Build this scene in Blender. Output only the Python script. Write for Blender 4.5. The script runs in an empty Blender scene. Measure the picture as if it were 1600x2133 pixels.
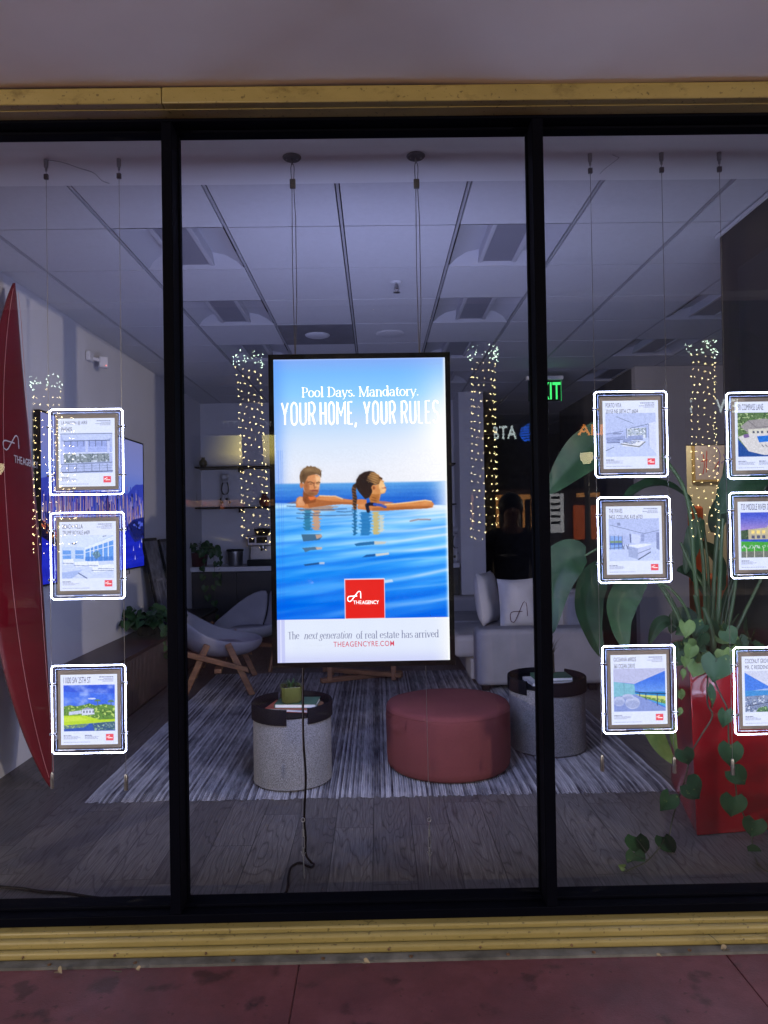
import bpy, math, random
import numpy as np
from mathutils import Vector, Matrix, Quaternion
random.seed(7); np.random.seed(7)
S = bpy.context.scene
C = S.collection
R = math.radians
# ---------------------------------------------------------------- camera
FPX = 1478.0
CAMZ = 1.48
yc = np.array([-15.0, -18.5, FPX]); yc /= np.linalg.norm(yc)
zc = np.array([-0.0162, 1.0, 0.0]); zc[2] = -(zc[0]*yc[0] + zc[1]*yc[1]) / yc[2]; zc /= np.linalg.norm(zc)
xc = np.cross(zc, yc)
cam = bpy.data.cameras.new('camera'); camo = bpy.data.objects.new('camera', cam); C.objects.link(camo)
cam.sensor_fit = 'HORIZONTAL'; cam.sensor_width = 36; cam.lens = FPX / 1600 * 36
cam.clip_start = 0.02; cam.clip_end = 500
mw = Matrix.Identity(4)
for i, ax in enumerate((xc, yc, zc)):
    mw[i][0] = ax[0]; mw[i][1] = ax[1]; mw[i][2] = -ax[2]
mw[0][3] = 0; mw[1][3] = 0; mw[2][3] = CAMZ
camo.matrix_world = mw
S.camera = camo
def ray(px, py):
    c = np.array([(px-800)/FPX, -(py-1066.5)/FPX, 1.0])
    return np.array([c @ xc, c @ yc, c @ zc])
def P(px, py, Y):                    # the point of the place seen at a photo position, at depth Y
    d = ray(px, py); t = Y / d[1]
    return Vector((d[0]*t, Y, CAMZ + d[2]*t))
def G(px, py, z=0.0):                # the point at height z
    d = ray(px, py); t = (z - CAMZ) / d[2]
    return Vector((d[0]*t, d[1]*t, z))
def XP(px, py, X):                   # the point on the plane x = X
    d = ray(px, py); t = X / d[0]
    return Vector((X, d[1]*t, CAMZ + d[2]*t))
YG = 2.60                            # glass plane
YH = 2.95                            # hanging displays
CEIL = CAMZ + 1.537
def RF(px, py, Y):                   # a point of the street behind, from its mirror image in the glass
    p = P(px, py, 2*YG - Y); return Vector((p.x, Y, p.z))
# ---------------------------------------------------------------- world, exposure
W = bpy.data.worlds.new('World'); S.world = W; W.use_nodes = True
nt = W.node_tree; bg = nt.nodes['Background']
sky = nt.nodes.new('ShaderNodeTexSky'); sky.sky_type = 'NISHITA'; sky.sun_disc = False
sky.sun_elevation = R(-1.5); sky.sun_rotation = R(200)
nt.links.new(sky.outputs[0], bg.inputs[0]); bg.inputs[1].default_value = 3.4
S.view_settings.view_transform = 'Standard'; S.view_settings.look = 'None'
S.view_settings.exposure = 0.2; S.view_settings.gamma = 1
S.render.engine = 'CYCLES'
cy = S.cycles
cy.use_denoising = True; cy.use_adaptive_sampling = False
try: cy.denoiser = 'OPENIMAGEDENOISE'; cy.denoising_input_passes = 'RGB_ALBEDO_NORMAL'
except Exception: pass
cy.max_bounces = 7; cy.diffuse_bounces = 4; cy.glossy_bounces = 3; cy.transmission_bounces = 4; cy.transparent_max_bounces = 24
cy.caustics_reflective = False; cy.caustics_refractive = False; cy.sample_clamp_indirect = 3
REAR = 12.0                           # back face of the double-sided display
# ---------------------------------------------------------------- materials
def lin(c):
    c = np.asarray(c, float)
    return np.where(c <= 0.04045, c/12.92, ((c+0.055)/1.055)**2.4)
def srgb(*c): return tuple(lin(np.array(c)/255.0))
MATS = {}
def mat(name, c, rough=0.6, metal=0.0, var=0.15, scale=8.0, bump=0.0, bscale=None, spec=0.5, coat=0, stretch=None, sheen=0):
    if name in MATS: return MATS[name]
    m = bpy.data.materials.new(name); m.use_nodes = True; t = m.node_tree; b = t.nodes['Principled BSDF']
    L = t.links.new
    tc = t.nodes.new('ShaderNodeTexCoord'); co = tc.outputs['Object']
    if stretch:
        mp = t.nodes.new('ShaderNodeMapping'); mp.inputs['Scale'].default_value = stretch; L(co, mp.inputs[0]); co = mp.outputs[0]
    n = t.nodes.new('ShaderNodeTexNoise'); n.inputs['Scale'].default_value = scale; n.inputs['Detail'].default_value = 6; L(co, n.inputs[0])
    r = t.nodes.new('ShaderNodeMapRange'); r.inputs['From Min'].default_value = 0.3; r.inputs['From Max'].default_value = 0.7
    r.inputs['To Min'].default_value = 1-var; r.inputs['To Max'].default_value = 1+var; L(n.outputs[0], r.inputs[0])
    mx = t.nodes.new('ShaderNodeVectorMath'); mx.operation = 'SCALE'; mx.inputs[0].default_value = c[:3]; L(r.outputs[0], mx.inputs['Scale'])
    L(mx.outputs[0], b.inputs['Base Color'])
    b.inputs['Roughness'].default_value = rough; b.inputs['Metallic'].default_value = metal
    b.inputs['Specular IOR Level'].default_value = spec
    if coat: b.inputs['Coat Weight'].default_value = coat; b.inputs['Coat Roughness'].default_value = 0.08
    if sheen: b.inputs['Sheen Weight'].default_value = sheen
    if bump:
        n2 = t.nodes.new('ShaderNodeTexNoise'); n2.inputs['Scale'].default_value = bscale or scale*6; n2.inputs['Detail'].default_value = 5; L(co, n2.inputs[0])
        bp = t.nodes.new('ShaderNodeBump'); bp.inputs['Strength'].default_value = bump; bp.inputs['Distance'].default_value = 0.004
        L(n2.outputs[0], bp.inputs['Height']); L(bp.outputs[0], b.inputs['Normal'])
    MATS[name] = m; return m
def emis(name, c, s, sample=True):
    if name in MATS: return MATS[name]
    m = bpy.data.materials.new(name); m.use_nodes = True; t = m.node_tree
    b = t.nodes['Principled BSDF']; b.inputs['Base Color'].default_value = (*[min(1, x) for x in c[:3]], 1)
    b.inputs['Emission Color'].default_value = (*c[:3], 1); b.inputs['Emission Strength'].default_value = s
    b.inputs['Roughness'].default_value = 0.4
    if not sample: m.cycles.emission_sampling = 'NONE'
    MATS[name] = m; return m
def screenmat(name, s, sample=True):
    m = bpy.data.materials.new(name); m.use_nodes = True; t = m.node_tree
    for n in list(t.nodes): t.nodes.remove(n)
    a = t.nodes.new('ShaderNodeAttribute'); a.attribute_name = 'Col'
    e = t.nodes.new('ShaderNodeEmission'); e.inputs[1].default_value = s
    o = t.nodes.new('ShaderNodeOutputMaterial'); t.links.new(a.outputs[0], e.inputs[0]); t.links.new(e.outputs[0], o.inputs[0])
    if not sample: m.cycles.emission_sampling = 'NONE'
    return m
def glassmat(name, base, tint=(1, 1, 1), rough=0.0, haze=0.0):
    m = bpy.data.materials.new(name); m.use_nodes = True; t = m.node_tree; L = t.links.new
    for n in list(t.nodes): t.nodes.remove(n)
    tr = t.nodes.new('ShaderNodeBsdfTransparent'); tr.inputs[0].default_value = (*tint, 1)
    gl = t.nodes.new('ShaderNodeBsdfGlossy'); gl.inputs['Roughness'].default_value = rough
    lw = t.nodes.new('ShaderNodeLayerWeight'); pw = t.nodes.new('ShaderNodeMath'); pw.operation = 'POWER'; pw.inputs[1].default_value = 5
    L(lw.outputs['Facing'], pw.inputs[0])
    ma = t.nodes.new('ShaderNodeMath'); ma.operation = 'MULTIPLY_ADD'; ma.inputs[1].default_value = 0.85; ma.inputs[2].default_value = base
    L(pw.outputs[0], ma.inputs[0])
    mx = t.nodes.new('ShaderNodeMixShader'); L(ma.outputs[0], mx.inputs[0]); L(tr.outputs[0], mx.inputs[1]); L(gl.outputs[0], mx.inputs[2])
    out = mx
    if haze:
        tc = t.nodes.new('ShaderNodeTexCoord')
        mp = t.nodes.new('ShaderNodeMapping'); mp.inputs['Rotation'].default_value = (0, 0.5, 0); mp.inputs['Scale'].default_value = (3, 1, 22)
        L(tc.outputs['Object'], mp.inputs[0])
        n = t.nodes.new('ShaderNodeTexNoise'); n.inputs['Scale'].default_value = 2.2; n.inputs['Detail'].default_value = 8; n.inputs['Roughness'].default_value = 0.7; L(mp.outputs[0], n.inputs[0])
        r = t.nodes.new('ShaderNodeMapRange'); r.inputs['From Min'].default_value = 0.60; r.inputs['From Max'].default_value = 0.82; r.inputs['To Max'].default_value = haze
        L(n.outputs[0], r.inputs[0])
        df = t.nodes.new('ShaderNodeBsdfDiffuse'); df.inputs[0].default_value = (0.6, 0.6, 0.6, 1)
        m2 = t.nodes.new('ShaderNodeMixShader'); L(r.outputs[0], m2.inputs[0]); L(mx.outputs[0], m2.inputs[1]); L(df.outputs[0], m2.inputs[2]); out = m2
    o = t.nodes.new('ShaderNodeOutputMaterial'); L(out.outputs[0], o.inputs[0])
    MATS[name] = m; return m
# ---------------------------------------------------------------- mesh builder
class MB:
    def __init__(s): s.v = []; s.f = []; s.sm = []
    def add(s, vs, fs, smooth=False):
        o = len(s.v); s.v += [tuple(v) for v in vs]
        s.f += [tuple(i+o for i in f) for f in fs]; s.sm += [smooth]*len(fs); return s
    def box(s, a, b, M=None):
        x0, y0, z0 = [min(p, q) for p, q in zip(a, b)]; x1, y1, z1 = [max(p, q) for p, q in zip(a, b)]
        vs = [Vector(p) for p in ((x0,y0,z0),(x1,y0,z0),(x1,y1,z0),(x0,y1,z0),(x0,y0,z1),(x1,y0,z1),(x1,y1,z1),(x0,y1,z1))]
        if M is not None: vs = [M @ v for v in vs]
        return s.add(vs, [(3,2,1,0),(4,5,6,7),(0,1,5,4),(1,2,6,5),(2,3,7,6),(3,0,4,7)])
    def tube(s, pts, r, n=8, cap=True):
        pts = [Vector(p) for p in pts]; k = len(pts)
        rs = r if isinstance(r, (list, tuple)) else [r]*k
        vs = []; fs = []; up = None
        for i, p in enumerate(pts):
            d = (pts[min(i+1, k-1)] - pts[max(i-1, 0)]).normalized()
            if up is None: up = d.orthogonal().normalized()
            else: up = (up - d*up.dot(d)).normalized() if (up - d*up.dot(d)).length > 1e-6 else d.orthogonal().normalized()
            w = d.cross(up)
            for j in range(n):
                a = 2*math.pi*j/n; vs.append(p + (up*math.cos(a) + w*math.sin(a))*rs[i])
        for i in range(k-1):
            for j in range(n):
                fs.append((i*n+j, i*n+(j+1) % n, (i+1)*n+(j+1) % n, (i+1)*n+j))
        s.add(vs, fs, True)
        if cap:
            s.add(vs[:n], [tuple(range(n))[::-1]]); s.add(vs[-n:], [tuple(range(n))])
        return s
    def lathe(s, prof, c, n=48, M=None, smooth=True, a0=0, a1=2*math.pi):
        c = Vector(c); full = abs(a1-a0-2*math.pi) < 1e-4; m = n if full else n+1
        vs = []
        for r, z in prof:
            for j in range(m):
                a = a0 + (a1-a0)*j/n; v = Vector((r*math.cos(a), r*math.sin(a), z))
                vs.append(c + (M @ v if M is not None else v))
        fs = []
        for i in range(len(prof)-1):
            for j in range(n):
                j2 = (j+1) % m; fs.append((i*m+j, i*m+j2, (i+1)*m+j2, (i+1)*m+j))
        return s.add(vs, fs, smooth)
    def ell(s, c, r, n=16, M=None):
        prof = [(math.sin(math.pi*i/(n//2)), -math.cos(math.pi*i/(n//2))) for i in range(n//2+1)]
        c = Vector(c); vs = []
        for q, z in prof:
            for j in range(n):
                a = 2*math.pi*j/n; v = Vector((q*math.cos(a)*r[0], q*math.sin(a)*r[1], z*r[2])); vs.append(c + (M @ v if M is not None else v))
        fs = [(i*n+j, i*n+(j+1) % n, (i+1)*n+(j+1) % n, (i+1)*n+j) for i in range(n//2) for j in range(n)]
        return s.add(vs, fs, True)
    def prism(s, poly, y0, y1, f=None):      # polygon in (x,z), extruded in y; f maps points
        n = len(poly); g = f or (lambda v: v)
        vs = [g(Vector((x, y0, z))) for x, z in poly] + [g(Vector((x, y1, z))) for x, z in poly]
        fs = [tuple(range(n)), tuple(range(2*n-1, n-1, -1))] + [(i, i+n, (i+1) % n+n, (i+1) % n) for i in range(n)]
        return s.add(vs, fs)
    def grid(s, rows, smooth=True):
        h = len(rows); w = len(rows[0])
        return s.add([p for r in rows for p in r], [(i*w+j, i*w+j+1, (i+1)*w+j+1, (i+1)*w+j) for i in range(h-1) for j in range(w-1)], smooth)
    def build(s, name, m, parent=None, bevel=0, seg=2, kind=None, angle=40):
        me = bpy.data.meshes.new(name); me.from_pydata(s.v, [], s.f); me.update()
        me.polygons.foreach_set('use_smooth', s.sm if not bevel else [True]*len(s.sm))
        if any(s.sm) or bevel: me.set_sharp_from_angle(angle=R(angle))
        o = bpy.data.objects.new(name, me); C.objects.link(o)
        if m: me.materials.append(m)
        if bevel:
            bv = o.modifiers.new('Bevel', 'BEVEL'); bv.width = bevel; bv.segments = seg; bv.limit_method = 'ANGLE'
        if parent: attach(o, parent)
        if kind: o['kind'] = kind
        return o
def attach(o, parent):
    o.parent = parent
    r = parent; loc = Vector((0, 0, 0))
    while r is not None:
        loc += r.location; r = r.parent
    o.matrix_parent_inverse = Matrix.Translation(-loc)
def tag(o, label, cat, group=None):
    o['label'] = label; o['category'] = cat
    if group: o['group'] = group
    return o
def thing(name, loc, label, cat, group=None):
    o = bpy.data.objects.new(name, None); C.objects.link(o); o.location = loc; o.empty_display_size = 0.05
    return tag(o, label, cat, group)
def copy_tree(o, parent=None):
    c = o.copy(); C.objects.link(c)
    if parent: c.parent = parent
    for ch in list(o.children): copy_tree(ch, c)
    return c
# ---------------------------------------------------------------- lettering
def text_mesh(txt, offset=0.0, shear=0.0, space=1.0):
    cu = bpy.data.curves.new('t', 'FONT'); cu.body = txt; cu.size = 1; cu.offset = offset; cu.shear = shear; cu.space_character = space; cu.resolution_u = 4
    ob = bpy.data.objects.new('t', cu); C.objects.link(ob)
    dg = bpy.context.evaluated_depsgraph_get(); me = bpy.data.meshes.new_from_object(ob.evaluated_get(dg))
    vs = [tuple(v.co) for v in me.vertices]; fs = [tuple(p.vertices) for p in me.polygons]
    bpy.data.objects.remove(ob); bpy.data.meshes.remove(me); bpy.data.curves.remove(cu)
    return vs, fs
class Flat:                              # a flat frame: O top-left, x right, y down, towards the viewer n
    def __init__(s, O, X, Y, w, h):
        s.O = Vector(O); s.X = Vector(X); s.Y = Vector(Y); s.w = w; s.h = h; s.N = s.X.cross(s.Y) * -1
    def at(s, u, v, e=0.0): return s.O + s.X*(u*s.w) + s.Y*(v*s.h) + s.N*e
    def text(s, mb, txt, u0, v0, u1, v1, e=0.0015, offset=0.0, shear=0, space=1.0):
        vs, fs = text_mesh(txt, offset, shear, space)
        a = np.array(vs); mn = a.min(0); mxx = a.max(0)
        out = [s.at(u0 + (x-mn[0])/(mxx[0]-mn[0])*(u1-u0), v1 - (y-mn[1])/(mxx[1]-mn[1])*(v1-v0), e) for x, y, _ in vs]
        mb.add(out, fs)
    def rect(s, mb, u0, v0, u1, v1, e):
        mb.add([s.at(u0, v0, e), s.at(u0, v1, e), s.at(u1, v1, e), s.at(u1, v0, e)], [(0, 1, 2, 3)])
    def slab(s, mb, u0, v0, u1, v1, e0, e1):
        mb.add([s.at(u, v, e) for e in (e0, e1) for u, v in ((u0, v0), (u0, v1), (u1, v1), (u1, v0))],
               [(3,2,1,0),(4,5,6,7),(0,1,5,4),(1,2,6,5),(2,3,7,6),(3,0,4,7)])
    def stroke(s, mb, pts, wd, e):       # constant width ribbon, pts in (u,v), wd in metres
        q = [s.at(u, v, e) for u, v in pts]; L = []; Rr = []
        for i, p in enumerate(q):
            d = (q[min(i+1, len(q)-1)] - q[max(i-1, 0)]).normalized(); n = d.cross(s.N) * (wd/2); L.append(p+n); Rr.append(p-n)
        k = len(q); mb.add(L+Rr, [(i, i+1, k+i+1, k+i) for i in range(k-1)])
def amark(fl, mb, u0, v0, u1, v1, wd, e):    # the looping A mark
    pts = [(0.98, 1.0-0.3), (0.98, 0.22), (0.95, 0.06), (0.86, 0.02), (0.78, 0.08), (0.30, 0.88), (0.18, 0.98), (0.05, 0.92), (0.02, 0.78), (0.02, 0.62), (0.10, 0.50), (0.25, 0.47), (0.72, 0.47)]
    fl.stroke(mb, [(u0+a*(u1-u0), v0+b*(v1-v0)) for a, b in pts], wd, e)
def arc(cx, cy, rx, ry, a0, a1, n=10): return [(cx+rx*math.cos(R(a0+(a1-a0)*i/n)), cy+ry*math.sin(R(a0+(a1-a0)*i/n))) for i in range(n+1)]
TK, TN = 0.105, 0.035                  # thick and hairline strokes of the high-contrast serif
def serif_glyph(ch):                   # x-height .48, cap .72; returns (strokes, serifs, width)
    b = lambda w: ([arc(0.05+w/2, .24, w/2, .24, 90, 450, 22)])
    sv = []; st = []
    V = lambda x, y0, y1: st.append([(x, y0), (x, y1)])
    H = lambda x0, x1, y: sv.append((x0, x1, y))
    if ch == 'o': st += b(.36); w = .46
    elif ch == 'l': V(.13, 0, .76); H(.02, .25, 0); H(.02, .13, .75); w = .27
    elif ch == 'd': st += b(.34); V(.39, 0, .76); H(.28, .39, .75); H(.39, .49, 0); w = .52
    elif ch == 'a': V(.33, 0, .34); st.append(arc(.20, .34, .13, .14, 0, 165)); st.append(arc(.18, .13, .14, .14, 60, 350, 14)); H(.33, .43, 0); w = .45
    elif ch == 'y': st.append([(.05, .47), (.22, 0)]); st.append([(.40, .47), (.22, 0), (.15, -.18), (.06, -.2)]); H(0, .15, .47); H(.32, .47, .47); w = .46
    elif ch == 's': st.append(arc(.18, .36, .12, .115, 30, 220, 8) + arc(.18, .125, .13, .125, 60, -160, 10)); w = .36
    elif ch == 'n': V(.11, 0, .47); st.append(arc(.26, .32, .15, .15, 170, 0) + [(.41, 0)]); H(.01, .21, 0); H(.32, .5, 0); H(.01, .11, .47); w = .53
    elif ch == 'h': V(.11, 0, .76); st.append(arc(.26, .32, .15, .15, 170, 0) + [(.41, 0)]); H(.01, .21, 0); H(.32, .5, 0); H(.01, .11, .75); w = .53
    elif ch == 'r': V(.11, 0, .47); st.append(arc(.24, .33, .13, .14, 170, 40)); H(.01, .23, 0); H(.01, .11, .47); w = .36
    elif ch == 't': V(.13, .1, .62); st.append(arc(.22, .1, .09, .1, 180, 320)); H(.02, .27, .47); w = .3
    elif ch == 'e': st.append([(.06, .27), (.39, .27)] + arc(.225, .25, .165, .23, 5, 320, 18)); w = .44
    elif ch == 'i': V(.12, 0, .47); H(.01, .24, 0); H(.01, .12, .47); st.append([(.12, .62), (.12, .7)]); w = .26
    elif ch == 'v': st.append([(.05, .47), (.22, 0)]); st.append([(.40, .47), (.22, 0)]); H(0, .15, .47); H(.32, .47, .47); w = .46
    elif ch == 'x': st.append([(.05, .47), (.38, 0)]); st.append([(.36, .47), (.06, 0)]); H(0, .14, .47); H(.3, .44, .47); H(0, .14, 0); H(.3, .44, 0); w = .45
    elif ch == 'f': V(.14, 0, .58); st.append(arc(.24, .6, .1, .14, 180, 60)); H(.02, .27, 0); H(.03, .28, .47); w = .3
    elif ch == 'g': st.append(arc(.2, .32, .13, .15, 0, 360, 16)); st.append([(.12, .18), (.1, .1), (.2, .05), (.34, .02)] + arc(.2, -.1, .17, .1, 50, -200, 12)); w = .42
    elif ch == 'P': V(.13, 0, .72); st.append([(.13, .70)] + arc(.27, .52, .18, .19, 85, -90, 10) + [(.13, .34)]); H(.01, .27, 0); H(.01, .13, .71); w = .5
    elif ch == 'D': V(.13, 0, .72); st.append([(.13, .71)] + arc(.26, .36, .3, .35, 85, -85, 16) + [(.13, .01)]); H(.01, .13, 0); H(.01, .13, .71); w = .64
    elif ch == 'M': st.append([(.10, 0), (.11, .72)]); st.append([(.11, .72), (.38, 0)]); st.append([(.38, 0), (.66, .72)]); V(.67, 0, .72); H(.0, .2, 0); H(.55, .79, 0); H(.0, .11, .71); H(.67, .78, .71); w = .8
    elif ch == 'T': V(.28, 0, .72); H(.15, .41, 0); H(.02, .54, .70); sv.append((.02, .05, .66)); sv.append((.51, .54, .66)); w = .56
    elif ch == '.': st.append([(.08, .0), (.08, .09)]); w = .2
    else: w = .24
    return st, sv, w
def serif_text(fl, mb, txt, u0, vb, u1, cap_h, e, ital=0.0, bold=1.0):   # cap_h in metres, baseline vb
    tot = sum(serif_glyph(c)[2] for c in txt); wm = (u1-u0)*fl.w; sx = wm/tot; sy = cap_h/.72; x = 0
    base = fl.at(u0, vb, e)
    pt = lambda a, b: base + fl.X*((x + a)*sx + ital*b*sy) - fl.Y*(b*sy)
    for ch in txt:
        st, sv, w = serif_glyph(ch)
        for s in st:
            q = [pt(a, b) for a, b in s]; L = []; Rr = []
            for i, p in enumerate(q):
                d = (q[min(i+1, len(q)-1)] - q[max(i-1, 0)]).normalized()
                vert = abs(d.dot(fl.Y)); falls = 1.0
                if ch in 'yvxMA' and d.dot(fl.X)*d.dot(fl.Y) < 0: falls = .25
                wd = (TN + (TK-TN)*vert**2*falls)*sx*bold; n = d.cross(fl.N)*(wd/2); L.append(p+n); Rr.append(p-n)
            k = len(q); mb.add(L+Rr, [(i, i+1, k+i+1, k+i) for i in range(k-1)])
        for a, b2, y in sv:
            h = TN*sx*bold/sy/2
            mb.add([pt(a, y-h), pt(b2, y-h), pt(b2, y+h), pt(a, y+h)], [(0, 1, 2, 3)])
        x += w
def round_rect(x0, y0, x1, y1, r, k=5):
    return [(x1-r*(1-math.cos(R(a))), y0+r*.5*(1-math.sin(R(a)))) for a in np.linspace(0, 90, k)] + [(x0+r*(1-math.cos(R(a))), y0+r*.5*(1-math.sin(R(a)))) for a in np.linspace(90, 0, k)] + \
           [(x0+r*(1-math.cos(R(a))), y1-r*.5*(1-math.sin(R(a)))) for a in np.linspace(0, 90, k)] + [(x1-r*(1-math.cos(R(a))), y1-r*.5*(1-math.sin(R(a)))) for a in np.linspace(90, 0, k)]
def tall_glyph(c):                     # condensed sans strokes in a unit box, y down
    q = lambda a0, a1, cx, cy, rx, ry: [(cx+rx*math.cos(R(a)), cy+ry*math.sin(R(a))) for a in np.linspace(a0, a1, 9)]
    if c == 'O': o = round_rect(0, 0, 1, 1, .5); return [o+o[:1]]
    if c == 'U': return [[(0, 0), (0, .8)]+q(180, 0, .5, .8, .5, .2)+[(1, 0)]]
    if c == 'Y': return [[(0, 0), (.5, .52)], [(1, 0), (.5, .52), (.5, 1)]]
    if c == 'R': return [[(0, 1), (0, 0), (.5, 0)]+q(-90, 90, .5, .26, .5, .26)+[(0, .52)], [(.5, .52), (1, 1)]]
    if c == 'H': return [[(0, 0), (0, 1)], [(1, 0), (1, 1)], [(0, .5), (1, .5)]]
    if c == 'M': return [[(0, 1), (0, 0), (.5, .62), (1, 0), (1, 1)]]
    if c == 'E': return [[(1, 0), (0, 0), (0, 1), (1, 1)], [(0, .5), (.85, .5)]]
    if c == 'L': return [[(0, 0), (0, 1), (1, 1)]]
    if c == 'S': return [q(-20, -180, .5, .2, .5, .2)+[(0, .3), (.25, .46), (.75, .54), (1, .7)]+q(0, 160, .5, .8, .5, .2)]
    return []
# ---------------------------------------------------------------- pictures painted in code, one colour per mesh vertex
def vnoise(u, v, su, sv, seed=0, octv=3):
    out = 0; amp = 1; tot = 0
    for o in range(octv):
        x = u*su*2**o + seed*17.3; y = v*sv*2**o + seed*5.7
        xi = np.floor(x).astype(int); yi = np.floor(y).astype(int); fx = x-xi; fy = y-yi
        fx = fx*fx*(3-2*fx); fy = fy*fy*(3-2*fy)
        h = lambda a, b: (np.sin(a*127.1 + b*311.7 + seed*74.7 + o*13)*43758.5453) % 1.0
        out = out + amp*((h(xi, yi)*(1-fx) + h(xi+1, yi)*fx)*(1-fy) + (h(xi, yi+1)*(1-fx) + h(xi+1, yi+1)*fx)*fy); tot += amp; amp *= .5
    return out/tot
class Cv:
    def __init__(s, w, h, c=(255, 255, 255)):
        s.W = w*2; s.H = h*2; s.a = np.ones((s.H, s.W, 3))*np.array(c, float)
        s.U, s.V = np.meshgrid((np.arange(s.W)+.5)/s.W, (np.arange(s.H)+.5)/s.H)
    def mix(s, mask, c, al=1.0):
        m = (mask*al)[..., None] if isinstance(mask, np.ndarray) else mask
        s.a = s.a*(1-m) + np.asarray(c, float)*m
    def grad(s, stops, u0=0, v0=0, u1=1, v1=1):
        m = (s.U >= u0) & (s.U < u1) & (s.V >= v0) & (s.V < v1)
        t = np.array([q[0] for q in stops]); cs = np.array([q[1] for q in stops], float)
        col = np.stack([np.interp(s.V, t, cs[:, k]) for k in range(3)], -1); s.a = np.where(m[..., None], col, s.a)
    def inside(s, pts):
        p = np.array(pts, float); m = np.zeros(s.U.shape, bool)
        j = len(p)-1
        x0, y0 = p.min(0); x1, y1 = p.max(0)
        i0 = max(0, int(y0*s.H)-1); i1 = min(s.H, int(y1*s.H)+2); j0 = max(0, int(x0*s.W)-1); j1 = min(s.W, int(x1*s.W)+2)
        if i1 <= i0 or j1 <= j0: return m
        u = s.U[i0:i1, j0:j1]; v = s.V[i0:i1, j0:j1]; mm = np.zeros(u.shape, bool)
        for i in range(len(p)):
            xi, yi = p[i]; xj, yj = p[j]
            if yi != yj: mm ^= ((yi > v) != (yj > v)) & (u < (xj-xi)*(v-yi)/(yj-yi) + xi)
            j = i
        m[i0:i1, j0:j1] = mm; return m
    def poly(s, pts, c, al=1.0): s.mix(s.inside(pts).astype(float), c, al)
    def rect(s, u0, v0, u1, v1, c, al=1.0): s.mix(((s.U >= u0) & (s.U < u1) & (s.V >= v0) & (s.V < v1)).astype(float), c, al)
    def ell(s, cu, cvv, ru, rv, c, al=1.0, soft=0.0):
        d = ((s.U-cu)/ru)**2 + ((s.V-cvv)/rv)**2
        s.mix((d < 1).astype(float) if not soft else np.exp(-d), c, al)
    def line(s, pts, w, c, al=1.0):
        asp = s.H/s.W; m = np.zeros(s.U.shape)
        for (a, b), (c2, d) in zip(pts[:-1], pts[1:]):
            bx, by = c2-a, (d-b)*asp; px, py = s.U-a, (s.V-b)*asp
            t = np.clip((px*bx+py*by)/(bx*bx+by*by+1e-12), 0, 1); m = np.maximum(m, (np.hypot(px-t*bx, py-t*by) < w/2).astype(float))
        s.mix(m, c, al)
    def fx(s, f): s.a = f(s.a, s.U, s.V)
    def out(s):
        a = np.clip(s.a, 0, 255).reshape(s.H//2, 2, s.W//2, 2, 3).mean((1, 3)); return lin(a/255)
def picture(name, fl, cv, m, parent, u0=0, v0=0, u1=1, v1=1, e=0.0):
    col = cv.out(); h, w, _ = col.shape
    us = np.linspace(u0, u1, w); vs = np.linspace(v0, v1, h); UU, VV = np.meshgrid(us, vs)
    O = np.array(fl.O + fl.N*e); co = O + UU[..., None]*np.array(fl.X*fl.w) + VV[..., None]*np.array(fl.Y*fl.h)
    me = bpy.data.meshes.new(name); me.vertices.add(w*h); me.vertices.foreach_set('co', co.ravel())
    i, j = np.meshgrid(np.arange(h-1), np.arange(w-1), indexing='ij'); b = (i*w+j).ravel()
    idx = np.stack([b, b+w, b+w+1, b+1], 1); n = len(b)
    me.loops.add(4*n); me.loops.foreach_set('vertex_index', idx.ravel().astype(np.int32))
    me.polygons.add(n); me.polygons.foreach_set('loop_start', (np.arange(n)*4).astype(np.int32))
    me.update(calc_edges=True)
    at = me.color_attributes.new('Col', 'FLOAT_COLOR', 'POINT')
    at.data.foreach_set('color', np.concatenate([col.reshape(-1, 3), np.ones((w*h, 1))], 1).ravel().astype(np.float32))
    me.materials.append(m); o = bpy.data.objects.new(name, me); C.objects.link(o)
    attach(o, parent); return o
# ---------------------------------------------------------------- common materials
M_frame = mat('dark anodised metal', (0.0012, 0.0014, 0.004), 0.6, 0.0, 0.2, 5, spec=0.03)
M_black = mat('black plastic', (0.006, 0.006, 0.008), 0.5, spec=0.12)
M_steel = mat('brushed steel', (0.34, 0.34, 0.35), 0.32, 1.0, 0.08, 30)
M_wire = mat('steel wire', (0.18, 0.18, 0.19), 0.4, 0.6)
M_white = mat('white paint', (0.62, 0.62, 0.65), 0.6, 0, 0.04, 2, 0.05, 60)
M_wall = mat('white wall paint', (0.62, 0.62, 0.66), 0.75, 0, 0.05, 1.2, 0.08, 90)
M_wood = mat('walnut', (0.20, 0.095, 0.045), 0.45, 0, 0.35, 6, 0.1, 30, stretch=(1, 1, 6))
M_red = mat('glossy red lacquer', (0.27, 0.005, 0.010), 0.16, 0, 0.1, 3, coat=0.5, spec=0.5)
M_acryl = glassmat('clear acrylic', 0.05)
M_led = emis('white led edge', srgb(206, 216, 255), 42.0)
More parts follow.
